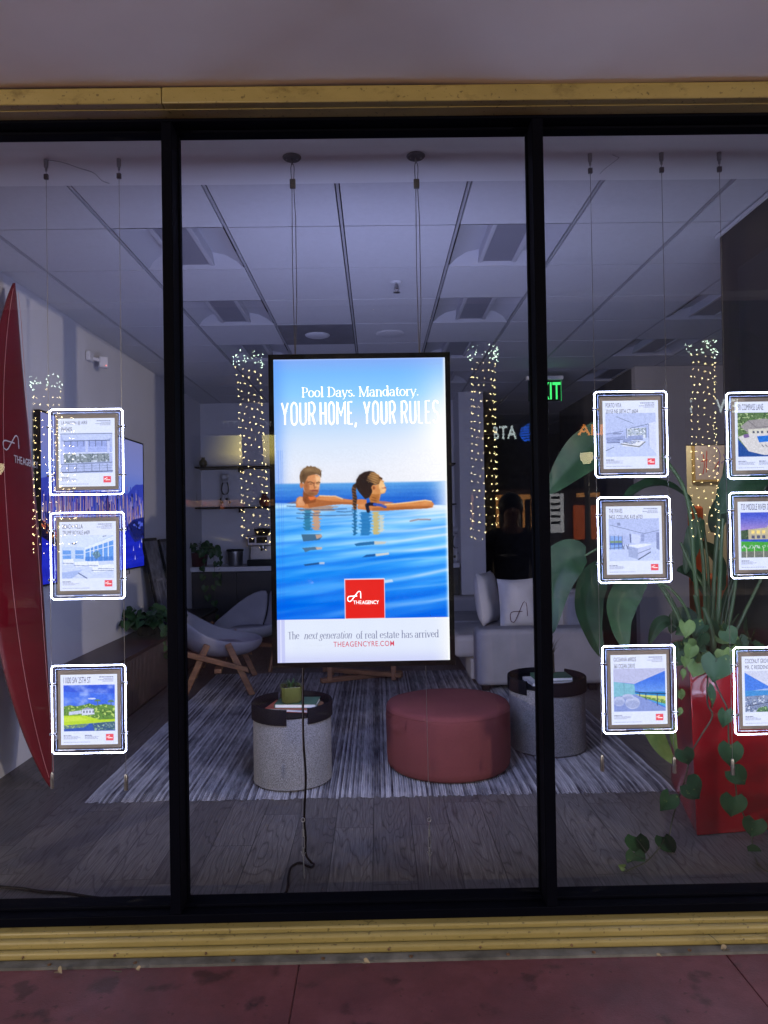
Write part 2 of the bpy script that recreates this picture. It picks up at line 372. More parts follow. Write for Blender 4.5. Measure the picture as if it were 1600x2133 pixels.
# ================================================================ ground and building
def nodemat(name, fn):
    m = bpy.data.materials.new(name); m.use_nodes = True; t = m.node_tree; b = t.nodes['Principled BSDF']
    fn(t, b, t.nodes.new, t.links.new); MATS[name] = m; return m
def mathn(t, op, a, b=None, c=None):
    n = t.nodes.new('ShaderNodeMath'); n.operation = op
    for i, x in enumerate((a, b, c)):
        if x is None: continue
        if isinstance(x, (int, float)): n.inputs[i].default_value = x
        else: t.links.new(x, n.inputs[i])
    return n.outputs[0]
def noise_n(t, co, scale, detail=5, rough=0.5, stretch=None, dist=0):
    if stretch:
        mp = t.nodes.new('ShaderNodeMapping'); mp.inputs['Scale'].default_value = stretch; t.links.new(co, mp.inputs[0]); co = mp.outputs[0]
    n = t.nodes.new('ShaderNodeTexNoise'); n.inputs['Scale'].default_value = scale; n.inputs['Detail'].default_value = detail
    n.inputs['Roughness'].default_value = rough; n.inputs['Distortion'].default_value = dist; t.links.new(co, n.inputs[0]); return n.outputs[0]
def ramp(t, fac, stops):
    r = t.nodes.new('ShaderNodeValToRGB'); e = r.color_ramp.elements
    while len(e) > 1: e.remove(e[-1])
    e[0].position, e[0].color = stops[0][0], (*stops[0][1], 1)
    for p, c in stops[1:]: q = e.new(p); q.color = (*c, 1)
    t.links.new(fac, r.inputs[0]); return r.outputs[0]
def mixc(t, fac, a, b, mode='MIX'):
    n = t.nodes.new('ShaderNodeMixRGB'); n.blend_type = mode
    for i, x in enumerate((fac, a, b)):
        if isinstance(x, (int, float)): n.inputs[i].default_value = x
        elif isinstance(x, tuple): n.inputs[i].default_value = (*x, 1)
        else: t.links.new(x, n.inputs[i])
    return n.outputs[0]
def bumpn(t, b, h, st, dist=0.003):
    n = t.nodes.new('ShaderNodeBump'); n.inputs['Strength'].default_value = st; n.inputs['Distance'].default_value = dist
    t.links.new(h, n.inputs['Height']); t.links.new(n.outputs[0], b.inputs['Normal'])
def f_walk(t, b, N, L):
    co = N('ShaderNodeTexCoord').outputs['Object']
    c = ramp(t, noise_n(t, co, 2.2, 10, 0.7), [(0.28, (0.050, 0.0145, 0.021)), (0.5, (0.098, 0.025, 0.034)), (0.72, (0.155, 0.050, 0.064))])
    st = ramp(t, noise_n(t, co, 7.5, 4, 0.5), [(0.585, (1, 1, 1)), (0.66, (0.42, 0.38, 0.39))])
    sp = ramp(t, noise_n(t, co, 26, 3, 0.6), [(0.66, (1, 1, 1)), (0.70, (0.35, 0.33, 0.33))])
    c = mixc(t, 0.8, mixc(t, 1.0, c, st, 'MULTIPLY'), sp, 'MULTIPLY'); L(c, b.inputs['Base Color'])
    r = ramp(t, noise_n(t, co, 4, 6), [(0.3, (0.42,)*3), (0.7, (0.65,)*3)]); L(r, b.inputs['Roughness'])
    bumpn(t, b, noise_n(t, co, 160, 6, 0.7), 0.35)
M_walk = nodemat('red painted concrete', f_walk)
def f_plank(t, b, N, L):
    co = N('ShaderNodeTexCoord').outputs['Object']; sx = N('ShaderNodeSeparateXYZ'); L(co, sx.inputs[0]); x, y = sx.outputs[0], sx.outputs[1]
    u = mathn(t, 'DIVIDE', mathn(t, 'ADD', x, 0.04), 0.185); i = mathn(t, 'FLOOR', u); fu = mathn(t, 'SUBTRACT', u, i)
    wn = N('ShaderNodeTexWhiteNoise'); wn.noise_dimensions = '1D'; L(i, wn.inputs['W'])
    v = mathn(t, 'DIVIDE', mathn(t, 'ADD', y, mathn(t, 'MULTIPLY', wn.outputs[0], 1.3)), 1.22); j = mathn(t, 'FLOOR', v); fv = mathn(t, 'SUBTRACT', v, j)
    w2 = N('ShaderNodeTexWhiteNoise'); w2.noise_dimensions = '2D'; cb = N('ShaderNodeCombineXYZ'); L(i, cb.inputs[0]); L(j, cb.inputs[1]); L(cb.outputs[0], w2.inputs['Vector'])
    rnd = w2.outputs[0]
    g = N('ShaderNodeCombineXYZ'); L(mathn(t, 'ADD', x, mathn(t, 'MULTIPLY', rnd, 7.0)), g.inputs[0]); L(mathn(t, 'ADD', y, mathn(t, 'MULTIPLY', rnd, 31.0)), g.inputs[1])
    ng = noise_n(t, g.outputs[0], 1.0, 2, 0.4, (7.5, 0.9, 1))
    ring = mathn(t, 'POWER', mathn(t, 'ABSOLUTE', mathn(t, 'SINE', mathn(t, 'MULTIPLY', ng, 62.0))), 0.5)
    fine = noise_n(t, g.outputs[0], 1.0, 6, 0.7, (150, 5, 1))
    c = ramp(t, fine, [(0.3, (0.042, 0.039, 0.041)), (0.6, (0.108, 0.101, 0.104)), (0.8, (0.18, 0.17, 0.175))])
    c = mixc(t, 0.8, c, ramp(t, ring, [(0.1, (0.30, 0.29, 0.29)), (0.75, (1.12, 1.12, 1.12))]), 'MULTIPLY')
    c = mixc(t, 1.0, c, ramp(t, rnd, [(0, (0.72, 0.71, 0.72)), (1, (1.2, 1.18, 1.16))]), 'MULTIPLY')
    gap = mathn(t, 'MULTIPLY', mathn(t, 'MULTIPLY', mathn(t, 'GREATER_THAN', fu, 0.012), mathn(t, 'LESS_THAN', fu, 0.988)), mathn(t, 'GREATER_THAN', fv, 0.003))
    c = mixc(t, gap, (0.026, 0.025, 0.026), c); L(c, b.inputs['Base Color'])
    b.inputs['Roughness'].default_value = 0.5; bumpn(t, b, mathn(t, 'MULTIPLY', fine, gap), 0.25)
M_plank = nodemat('grey wood planks', f_plank)
def f_yel(t, b, N, L):
    co = N('ShaderNodeTexCoord').outputs['Object']
    c = ramp(t, noise_n(t, co, 2.3, 8, 0.65, (1, 2, 2)), [(0.3, (0.185, 0.142, 0.050)), (0.5, (0.232, 0.180, 0.064)), (0.7, (0.275, 0.216, 0.085))])
    d = ramp(t, noise_n(t, co, 7, 9, 0.75, (1, 2, 2)), [(0.30, (0.42, 0.36, 0.3)), (0.44, (1, 1, 1))])
    sp = ramp(t, noise_n(t, co, 70, 3, 0.5), [(0.64, (1, 1, 1)), (0.70, (0.25, 0.22, 0.2))])
    L(mixc(t, 0.8, mixc(t, 0.75, c, d, 'MULTIPLY'), sp, 'MULTIPLY'), b.inputs['Base Color']); b.inputs['Roughness'].default_value = 0.45
    bumpn(t, b, noise_n(t, co, 40, 6, 0.6), 0.12)
M_yel = nodemat('weathered yellow paint', f_yel)
M_stucco = mat('white stucco', (0.90, 0.905, 0.93), 0.9, 0, 0.13, 0.8, 0.08, 60)
M_grey = mat('rough grey concrete', (0.20, 0.19, 0.185), 0.85, 0, 0.5, 14, 0.5, 90)
M_tile = mat('ceiling tile', (0.60, 0.60, 0.64), 0.85, 0, 0.03, 40, 0.15, 220)
M_grid = mat('ceiling grid metal', (0.40, 0.40, 0.44), 0.5, 0, 0.03, 4)
M_dark = mat('dark plenum', (0.02, 0.02, 0.025), 0.9)
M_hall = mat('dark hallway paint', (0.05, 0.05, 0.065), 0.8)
M_cream = mat('cream wall paint', (0.70, 0.62, 0.44), 0.7, 0, 0.04, 2)
M_brown = mat('dark stained panel', (0.018, 0.014, 0.013), 0.5, 0, 0.3, 5, stretch=(8, 8, 1))
M_asph = mat('asphalt', (0.045, 0.045, 0.047), 0.85, 0, 0.3, 6, 0.5, 80)
# sidewalk slabs with open joints
sb = MB(); js = [-8.9, -7.46, -6.02, -4.58, -3.15, -1.72, -0.284, 1.156, 2.6, 4.04, 5.48, 6.9, 8.4]
for a, b in zip(js[:-1], js[1:]):
    for y0, y1 in ((0.95, 2.60), (-0.7, 0.95), (-2.35, -0.7), (-4.0, -2.35)): sb.box((a+.0014, y0+.0014, -.12), (b-.0014, y1-.0014, -.004))
sb.box((-9, -4, -.14), (9, 2.6, -.0085)); sb.build('sidewalk', M_walk, bevel=.003, kind='structure')
MB().box((-60, -60, -.30), (60, 40, -.16)).build('road', M_asph, kind='structure')
MB().box((-30, -14, -.158), (30, -9.2, -.02)).build('far_pavement', M_grey, kind='structure')
MB().box((-2.24, 2.62, -.1), (5.0, 13.0, 0)).build('shop_floor', M_plank, kind='structure')
# base trim under the window
bt = thing('window_base_trim', (0, 2.47, 0), 'weathered yellow stepped base trim running under the shop window', 'trim')
MB().box((-5, 2.497, 0.02), (5, 2.60, 0.066)).build('top_strip', M_yel, bt, bevel=.006)
MB().box((-5, 2.468, 0.02), (5, 2.496, 0.053)).build('upper_strip', M_yel, bt, bevel=.011, seg=4)
MB().box((-5, 2.440, 0.003), (5, 2.467, 0.031)).build('lower_strip', M_yel, bt, bevel=.010, seg=4)
M_rust = mat('rusty screw', (0.13, 0.07, 0.04), 0.6, 0.5, 0.5, 90)
for k in range(-4, 6):
    x = P(48+190.5*(k+1), 1972, 2.44).x
    s = MB(); s.ell((x, 2.440, .018), (.0045, .003, .0045), 10); s.tube([(x, 2.443, .018), (x, 2.434, .0165)], .0022, 6); s.build('screw', M_rust, bt)
gs = thing('threshold_strip', (0, 2.42, 0), 'dirty grey concrete strip with bolt heads along the foot of the yellow trim', 'strip')
rows = []
for yy, zz in ((2.402, -.004), (2.404, .004), (2.412, .006), (2.439, .007)):
    rows.append([Vector((x, yy + (.0015*math.sin(x*9)+.001*math.sin(x*31+1))*(yy < 2.4), zz)) for x in np.linspace(-4, 4, 320)])
MB().grid(rows).build('strip', mat('dirty concrete', (.085, .08, .08), .9, 0, .6, 9, .5, 80), gs)
for k in range(12):
    x = -1.75 + k*.31 + random.uniform(-.02, .02); MB().ell((x, 2.415, .007), (.007, .007, .0035), 10).build('bolt_head', M_rust, gs)
# header beam and canopy
hb = thing('header_beam', (0, 2.48, 2.96), 'yellow painted timber beam with a vertical joint above the black window frame', 'beam')
xj = P(336, 190, 2.44).x
MB().box((-6, 2.44, 2.934), (xj-.0012, 2.56, 2.990)).build('beam_board', M_yel, hb, bevel=.004)
MB().box((xj+.0012, 2.44, 2.934), (6, 2.56, 2.991)).build('beam_board', M_yel, hb, bevel=.004)
MB().box((-6, 2.475, 2.931), (xj+.01, 2.5285, 2.9337)).build('lower_lath', M_yel, hb, bevel=.001)
MB().box((xj+.012, 2.475, 2.931), (6, 2.5285, 2.9337)).build('lower_lath', M_yel, hb, bevel=.001)
cn = thing('canopy', (0, 1.4, 3.0), 'off white plaster canopy soffit overhanging the shop window', 'canopy')
nx, ny = 90, 30
rows = [[Vector((x, y, 2.9935 + .003*math.sin(x*2.1+y)+.002*math.sin(x*5.3-2*y) + (.004 if y > 2.43 else 0))) for x in np.linspace(-8, 8, nx)] for y in np.linspace(0.46, 2.56, ny)]
MB().grid(rows).build('soffit', M_stucco, cn)
MB().box((-8, 0.46, 3.006), (8, 2.56, 3.4)).build('roof_slab', M_stucco, cn)
MB().box((-8, 0.38, 2.95), (8, 0.457, 3.45)).build('fascia', M_stucco, cn)
# facade either side and above
fa = thing('shop_facade', (0, 2.7, 0), 'stucco facade around the black framed shop window', 'facade')
MB().box((-9, 2.57, 0), (-2.9, 2.75, 2.98)).build('wall', M_stucco, fa)
MB().box((2.75, 2.57, 0), (9, 2.75, 2.98)).build('wall', M_stucco, fa)
MB().box((-9, 2.57, 3.0), (9, 2.75, 6)).build('wall', M_stucco, fa)
# window
wf = thing('shop_window', (0, 2.6, 0.07), 'full height shop window of clear panes in a black metal frame', 'window')
MB().box((-2.9, 2.53, 2.922), (2.75, 2.66, 2.975)).build('header', M_frame, wf, bevel=.003)
MB().box((-2.9, 2.585, 2.911), (2.75, 2.63, 2.9205)).build('glazing_bead', M_frame, wf, bevel=.002)
MB().box((-2.9, 2.53, 0.067), (2.75, 2.66, 0.100)).build('bottom_rail', M_frame, wf, bevel=.003)
MB().box((-2.9, 2.575, 0.1005), (2.75, 2.645, 0.112)).build('glazing_bead', M_frame, wf, bevel=.003)
mull = [(-2.9, -2.86), (-2.09, -2.05), (-.751, -.713), (.581, .621), (1.92, 1.96), (2.71, 2.75)]
for a, b in mull:
    q = MB().box((a, 2.53, .1005), (b, 2.66, 2.9215)); q.build('mullion', M_frame, wf, bevel=.003)
    MB().box((a-.007, 2.607, .113), (b+.007, 2.620, 2.91)).build('glazing_bead', M_frame, wf, bevel=.002)
M_glass = glassmat('window glass', 0.034, (0.95, 0.955, 0.97), haze=0.035)
for (a, b), (c, d) in zip(mull[:-1], mull[1:]):
    MB().box((b-.004, 2.596, .105), (c+.004, 2.603, 2.916)).build('glass_pane', M_glass, wf)
# inside walls
def wall(name, a, b, m, label): return tag(MB().box(a, b).build(name, m), label, 'wall')
wall('side_wall', (-2.36, 2.76, -.05), (-2.24, 9.1, CEIL+.1), M_wall, 'plain white shop wall behind the red surfboard')
wall('rear_wall', (-2.36, 9.1, -.05), (1.33, 9.22, CEIL+.1), M_wall, 'white rear wall behind the coffee counter and shelves')
tag(MB().box((P(958, 1000, 8.5).x, 8.5, 0), (1.30, 9.098, CEIL-.003)).build('wall_pier', M_wall), 'pale wall pier at the end of the coffee counter', 'wall')
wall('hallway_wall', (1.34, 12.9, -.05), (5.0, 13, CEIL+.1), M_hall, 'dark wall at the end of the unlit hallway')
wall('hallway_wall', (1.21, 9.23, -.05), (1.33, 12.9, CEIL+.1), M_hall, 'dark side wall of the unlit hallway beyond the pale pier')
M_part = mat('grey partition paint', (.30, .29, .32), .8, 0, .06, 1.5)
pw = thing('partition_wall', (3.5, 7.2, 0), 'grey partition wall with an open doorway at the right of the shop', 'wall')
dx0, dx1 = P(1431, 1000, 7.2).x, 3.85; ZD = P(1470, 926, 7.2).z
MB().box((2.66, 7.2, 0), (dx0, 7.3, CEIL-.003)).build('wall', M_part, pw)
MB().box((dx1, 7.2, 0), (5.0, 7.3, CEIL-.003)).build('wall', M_part, pw)
MB().box((dx0+.001, 7.2, ZD), (dx1-.001, 7.3, CEIL-.003)).build('wall', M_part, pw)
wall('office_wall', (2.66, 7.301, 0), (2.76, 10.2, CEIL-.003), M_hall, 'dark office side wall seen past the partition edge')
tag(MB().box((2.77, 9.6, 0), (5.0, 9.7, CEIL-.003)).build('office_wall', M_cream), 'lit cream office wall seen through the doorway on the right', 'wall')
wall('side_wall', (5.0, 2.76, -.05), (5.1, 13, CEIL+.1), M_wall, 'white wall on the far right side of the shop')
rw = thing('entrance_return_wall', (1.95, 3.3, 0), 'dark brown return wall beside the window at the right edge', 'wall')
MB().box((1.888, 2.67, 0), (2.04, 3.82, CEIL-.006)).build('panel', M_brown, rw, bevel=.004)
MB().box((1.872, 2.67, CEIL-.03), (1.887, 3.84, CEIL-.013)).build('trim', M_white, rw)
MB().box((1.880, 2.9, .1), (1.8875, 3.62, 2.75)).build('door_leaf', mat('dark door', (.01, .009, .01), .35), rw, bevel=.003)
# ceiling
ce = thing('suspended_ceiling', (0, 6, CEIL), 'white suspended tile ceiling with plasterboard border by the window', 'ceiling')
GX = lambda k: -.157+.605*k
GY = lambda n: 3.676+.61*n
rows = [[Vector((x, y, CEIL-.010 + .002*math.sin(3*x))) for x in np.linspace(-2.24, 5.0, 60)] for y in (2.67, 2.85, 3.05, 3.185)]
rows.append([Vector((x, 3.186, CEIL+.05)) for x in np.linspace(-2.24, 5.0, 60)])
MB().grid(rows).build('plaster_border', mat('plaster board', (.78, .78, .80), .85, 0, .03, 2, .1, 60), ce)
TRO = {(-2, 0), (1, 0), (-2, 2), (1, 2), (-2, 4), (1, 4), (4, 0), (4, 2), (4, 4), (4, 6), (1, 6)}
tl = MB()
for k in range(-4, 9):
    for n in range(-1, 16):
        if (k, n) in TRO: continue
        x0, x1 = max(GX(k)+.013, -2.238), min(GX(k+1)-.013, 4.99); y0, y1 = max(GY(n)+.0048, 3.187), min(GY(n+1)-.0048, 12.9)
        if x1 <= x0 or y1 <= y0: continue
        dz = random.uniform(-.0008, .0008); tl.box((x0, y0, CEIL+dz), (x1, y1, CEIL+.015))
tl.build('ceiling_tiles', M_tile, ce)
gb = MB()
for k in range(-3, 9): gb.box((GX(k)-.0065, 3.19, CEIL+.001), (GX(k)+.0065, 12.9, CEIL+.012))
gb.build('ceiling_grid', M_grid, ce)
MB().box((-2.3, 2.67, CEIL+.16), (5.05, 13, CEIL+.2)).build('ceiling_deck', M_dark, ce)
# recessed troffers, switched off
M_refl = mat('matt white reflector', (.50, .50, .55), .5, 0, .03, 3); M_lens = mat('grey diffuser', (.26, .26, .31), .4, 0, .03, 4)
def troffer(k, n):
    cx, cyy = GX(k)+.3025, GY(n)+.305; z = CEIL
    t = thing('ceiling_light', (cx, cyy, z), 'x', 'ceiling light', 'switched off square ceiling lights')
    hx, hy = .288, .300
    prof = [(hx, .001), (.25, .032), (.19, .058), (.115, .070)]
    for s in (-1, 1):
        m = MB(); m.grid([[Vector((cx+s*a, cyy-hy+b*2*hy/4, z+h)) for b in range(5)] for a, h in prof]); m.build('reflector', M_refl, t)
        m = MB(); m.grid([[Vector((cx+hx*a, cyy+s*hy, z+.001)) for a in (-1, -.6, 0, .6, 1)], [Vector((cx+hx*a*.93, cyy+s*(hy-.09), z+.071)) for a in (-1, -.6, 0, .6, 1)]]); m.build('end_plate', M_refl, t)
    for s in (-1, 1): MB().box((cx+s*.115, cyy-hy+.02, z+.012), (cx+s*.088, cyy+hy-.02, z+.074)).build('lens_frame', M_refl, t, bevel=.004)
    MB().box((cx-.0875, cyy-hy+.02, z+.02), (cx+.0875, cyy+hy-.02, z+.07)).build('lens', M_lens, t)
    return t
TL = {(-2, 0): 'square ceiling light nearest the window on the left, behind the left window post', (1, 0): 'square ceiling light nearest the window on the right, behind the right window post',
      (-2, 2): 'second square ceiling light from the window in the left row', (1, 2): 'second square ceiling light from the window in the right row',
      (-2, 4): 'third square ceiling light in the left row, above the lit palm reflection', (1, 4): 'third square ceiling light in the right row, just right of the big screen top',
      (4, 2): 'square ceiling light by the dark wall at the right edge', (4, 4): 'far right square ceiling light deeper in beyond the dark wall edge',
      (4, 0): 'square ceiling light behind the dark return wall', (4, 6): 'deepest square ceiling light on the right near the partition', (1, 6): 'deepest square ceiling light in the middle row above the hallway'}
for key in TRO:
    if key == (4, 0): continue
    troffer(*key)['label'] = TL[key]
# speakers, sensor head, sprinkler
dk = thing('ceiling_speaker', (GX(-1)+.3, GY(3)+.3, CEIL), 'round white disc set in a dark grey ceiling square above the screen', 'ceiling fixture')
MB().box((GX(-1)+.014, GY(3)+.004, CEIL-.006), (GX(0)-.014, GY(4)-.004, CEIL-.0015)).build('plate', mat('grey ceiling plate', (.17, .17, .20), .7), dk)
MB().lathe([(.0, -.022), (.075, -.020), (.098, -.012), (.102, -.0065)], (GX(-1)+.30, GY(3)+.30, CEIL), 40).build('disc', M_tile, dk)
sp = thing('ceiling_speaker', (GX(0)+.3, GY(3)+.3, CEIL), 'plain round white ceiling speaker grille above the screen top right', 'ceiling fixture')
MB().lathe([(.0, -.010), (.10, -.010), (.112, -.006), (.118, -.0008)], (GX(0)+.29, GY(3)+.30, CEIL), 40).build('grille', M_tile, sp)
sk = P(826, 586, 1.537*FPX/(1085-586)); sk.z = CEIL
sr = thing('sprinkler_head', sk, 'small white fire sprinkler hanging from the ceiling right of centre', 'sprinkler')
MB().lathe([(0, -.012), (.03, -.011), (.04, -.001)], sk, 24).build('escutcheon', M_white, sr)
q = MB(); q.tube([sk+Vector((0, 0, -.01)), sk+Vector((0, 0, -.045))], .009, 10)
for s in (-1, 1): q.tube([sk+Vector((s*.009, 0, -.028)), sk+Vector((s*.016, 0, -.045)), sk+Vector((0, 0, -.066))], .003, 6)
q.lathe([(0, -.068), (.022, -.066), (.022, -.069), (0, -.070)], sk, 16); q.build('head', M_steel, sr)
# office lamp behind the partition (the lit room on the right)
ol = thing('office_lamp', (3.9, 8.75, CEIL), 'round warm lamp on the office ceiling behind the partition', 'lamp')
MB().lathe([(0, -.05), (.13, -.05), (.15, -.03), (.15, 0)], (3.9, 8.75, CEIL-.001), 32).build('shade', M_white, ol)
l = bpy.data.lights.new('office_lamp_light', 'POINT'); l.energy = 34; l.color = (1, .88, .66); l.shadow_soft_size = .1
lo = bpy.data.objects.new('office_lamp_light', l); C.objects.link(lo); lo.location = (3.9, 8.75, CEIL-.14); attach(lo, ol)
# ================================================================ the hanging screen
M_scr = screenmat('screen picture', 1.08); M_paper = screenmat('backlit print', 1.28)
a = P(569, 749.5, YH); b = P(931, 1379, YH)
sw, sh = P(926, 746, YH).x - a.x, a.z - P(575, 1381, YH).z
SX = (P(569, 749, YH).x + P(577, 1381, YH).x)/2 + .002
fl = Flat((SX, YH-.001, a.z), (1, 0, 0), (0, 0, -1), sw, sh)
ds = thing('display_screen', (SX+sw/2, YH+.02, a.z-sh), 'large glowing portrait advertising screen hanging in the middle pane, showing two swimmers', 'screen')
bz = .021
m = MB()
fl.slab(m, -bz/sw, -bz/sh, 0, 1+bz/sh, .004, -.03); fl.slab(m, 1, -bz/sh, 1+bz/sw, 1+bz/sh, .004, -.03)
fl.slab(m, 0, -bz/sh, 1, 0, .004, -.03); fl.slab(m, 0, 1, 1, 1+bz/sh, .004, -.03); m.build('bezel', M_black, ds)
m = MB(); fl.slab(m, .001, .001, .999, .999, -.004, -.028); m.build('casing', M_black, ds)
m = MB(); m.add([fl.at(u, v, -.0305) for u, v in ((.01, .01), (.99, .01), (.99, .99), (.01, .99))], [(0, 1, 2, 3)])
m.build('rear_screen', emis('rear screen glow', srgb(186, 196, 252), REAR), ds)
def paint_ad():
    cv = Cv(330, 586); U, V = cv.U, cv.V
    z7 = lambda pts: [(((560+x/4)-(569+8*(930+y/4-749)/631))/355.3, ((930+y/4)-(749.5-3.5*((560+x/4)-569)/355))/631.3) for x, y in pts]
    z4 = lambda pts: [(((540+x/3.81)-(569+8*(1050+y/3.81-749)/631))/355.3, ((1050+y/3.81)-(749.5-3.5*((540+x/3.81)-569)/355))/631.3) for x, y in pts]
    cv.grad([(0, (128, 168, 240)), (.05, (120, 185, 245)), (.12, (140, 203, 249)), (.20, (184, 214, 245)), (.28, (214, 227, 244)), (.36, (229, 233, 243)), (.41, (230, 231, 238))])
    cv.mix(np.exp(-((U-1)/.16)**2)*np.exp(-((V-.30)/.2)**2), (255, 255, 255), 1.0); cv.mix(np.exp(-((U-1)/.09)**2)*np.exp(-((V-.30)/.16)**2), (255, 255, 255), 1.0)
    cv.mix(np.exp(-((U-.9)/.3)**2)*np.exp(-((V-.36)/.12)**2), (245, 244, 246), .6)
    cv.mix(np.exp(-(U/.06)**2), (92, 150, 245), .55)
    hz = .408
    sea = np.clip((V-hz)/.006, 0, 1); t = np.clip((V-hz)/.07, 0, 1)
    n = vnoise(U, V, 6, 160, 3)
    sc = np.stack([95-75*t+28*(n-.5), 165-78*t+30*(n-.5), 226-26*t+16*(n-.5)], -1); cv.mix(sea, sc)
    cv.mix(np.exp(-((U-1)/.07)**2)*sea, (225, 238, 252), .8)
    edge = .472+.016*U
    pool = np.clip((V-edge)/.004, 0, 1); t = np.clip((V-edge)/(.859-edge), 0, 1)
    k = V + .07*U
    tt = [0, .06, .15, .4, .7, 1]; pal = [(186, 220, 248), (148, 204, 248), (112, 188, 249), (64, 166, 247), (34, 142, 241), (14, 108, 228)]
    pc = np.stack([np.interp(t, tt, [q[c_] for q in pal]) for c_ in range(3)], -1)
    n = vnoise(U, k, 2.5, 46, 9)-.5; n2 = vnoise(U, V+.03*U, 7, 170, 12)-.5
    pc = pc + (np.clip(n*1.5+.12*(U-.5), -.6, .6))[..., None]*np.array((78, 52, 16)) + (n2*np.exp(-t*3.2))[..., None]*np.array((120, 90, 30))
    cv.mix(pool, pc)
    wz = lambda y: (1050+y/3.81-749)/631
    xr = np.clip(1-U, 0, 1)
    for yR, sl, w_, al in ((96, .03, 9, .55), (134, .04, 10, .6), (202, .05, 11, .7), (272, .07, 11, .75), (352, .08, 13, .7), (432, .09, 9, .35), (548, .13, 13, .6), (640, .13, 10, .3), (760, .14, 12, .28)):
        yl = wz(yR)+sl*xr*355/631+.004*np.sin(U*9+yR); cv.mix(np.exp(-((V-yl)/(w_/3.81/631*(1+.8*xr)))**2)*np.clip(1.05-xr*1.05, .05, 1)**1.1*(.5+vnoise(U, k, 5, 20, int(yR)))*pool, (222, 236, 250), al)
    for yR, sl, w_, al in ((236, .06, 14, .4), (312, .08, 14, .4), (395, .09, 18, .5), (500, .11, 24, .5), (596, .13, 16, .5), (700, .14, 22, .5), (850, .15, 22, .5)):
        yl = wz(yR)+sl*xr*355/631; cv.mix(np.exp(-((V-yl)/(w_/3.81/631))**2)*(.35+.65*xr)*pool, (6, 92, 222), al)
    cv.mix(np.exp(-((V-edge-.01)/.012)**2)*pool*np.clip((U-.55)/.3, 0, 1), (250, 252, 255), .8)
    # reflections of the two bathers, broken up by the ripples
    def refl(x0, x1, y0, y1, c, al):
        for y in range(int(y0), int(y1), 7):
            j = 13*math.sin(y*.21)+9*math.sin(y*.47+1); w = 1-.35*abs(math.sin(y*.13))
            xm = (x0+x1)/2+j*.5; hw = (x1-x0)/2*w; cv.poly(z7([(xm-hw, y), (xm+hw, y-1), (xm+hw*.9, y+7), (xm-hw*.92, y+8)]), c, al)
    refl(225, 580, 500, 540, (182, 118, 76), .6); refl(280, 355, 535, 700, (38, 112, 142), .75); refl(352, 428, 535, 700, (214, 150, 104), .8)
    refl(690, 725, 530, 745, (24, 92, 140), .85); refl(742, 850, 552, 745, (26, 108, 172), .8); refl(848, 915, 552, 740, (206, 178, 104), .85); refl(905, 950, 580, 720, (236, 214, 170), .6)
    for y, x0, x1 in ((500, 150, 300), (528, 240, 640), (560, 230, 420), (578, 300, 700), (600, 230, 330), (548, 560, 690)): cv.line(z7([(x0, y), ((x0+x1)/2, y+5), (x1, y-2)]), .007, (44, 74, 122), .55)
    cv.line(z7([(1165, 632), (1230, 618), (1330, 620)]), .009, (150, 116, 112), .7)
    for p, c in (([(330, 245), (480, 243), (495, 262), (470, 290), (345, 300), (338, 275)], (58, 92, 120)), ([(440, 248), (488, 245), (492, 265), (450, 282)], (210, 168, 140)),
                 ([(335, 352), (440, 343), (490, 350), (480, 364), (400, 370), (360, 386), (352, 370)], (78, 104, 128)), ([(440, 346), (494, 345), (490, 364), (450, 366)], (216, 186, 164)),
                 ([(347, 482), (470, 466), (468, 482), (360, 494)], (32, 72, 122)), ([(468, 466), (512, 464), (510, 480), (470, 482)], (200, 204, 214)),
                 ([(745, 322), (790, 312), (905, 302), (900, 328), (760, 340)], (24, 92, 150)), ([(900, 302), (1000, 306), (985, 324), (905, 330)], (206, 200, 184)),
                 ([(805, 430), (840, 408), (915, 402), (905, 422)], (20, 76, 142)), ([(910, 402), (1015, 392), (1018, 408), (915, 422)], (226, 218, 200)), ([(965, 612), (1040, 605), (1050, 624), (970, 636)], (205, 222, 240))):
        cv.poly(z4(p), c, .85)
    sk, sd, shl = (206, 128, 74), (142, 78, 42), (244, 186, 132)
    # man
    cv.poly(z7([(222, 470), (230, 435), (255, 420), (285, 425), (320, 455), (390, 430), (420, 413), (500, 418), (545, 418), (600, 440), (690, 452), (760, 446), (805, 452), (805, 486), (700, 492), (600, 488), (480, 497), (330, 518), (225, 512)]), sk)
    cv.poly(z7([(310, 462), (390, 445), (470, 458), (600, 468), (700, 474), (700, 490), (600, 488), (480, 497), (330, 516)]), sd, .55)
    cv.poly(z7([(255, 424), (285, 430), (300, 470), (290, 500), (240, 500), (228, 470)]), (226, 168, 130), .6)
    cv.line(z7([(420, 416), (500, 420), (548, 420), (604, 443)]), .008, (252, 220, 180), .7)
    cv.poly(z7([(145, 478), (222, 458), (222, 482)]), (120, 104, 116), .8)
    cv.poly(z7([(283, 365), (300, 395), (330, 412), (365, 418), (390, 430), (384, 470), (300, 484), (278, 450)]), sd)
    cv.poly(z7([(322, 425), (385, 420), (388, 440), (340, 455)]), (232, 116, 58), .9)
    cv.ell(*z7([(268, 325)])[0], 14/4/355, 27/4/631, (196, 120, 76))
    cv.poly(z7([(292, 300), (315, 255), (350, 240), (400, 240), (424, 260), (422, 310), (415, 350), (410, 385), (397, 408), (365, 420), (330, 412), (300, 395), (284, 360), (280, 320)]), (214, 144, 96))
    cv.poly(z7([(380, 245), (424, 260), (422, 310), (415, 345), (398, 340), (392, 300)]), shl, .75)
    cv.poly(z7([(286, 335), (310, 362), (352, 368), (400, 364), (412, 352), (408, 388), (396, 410), (365, 420), (330, 412), (300, 395)]), (150, 96, 62), .72)
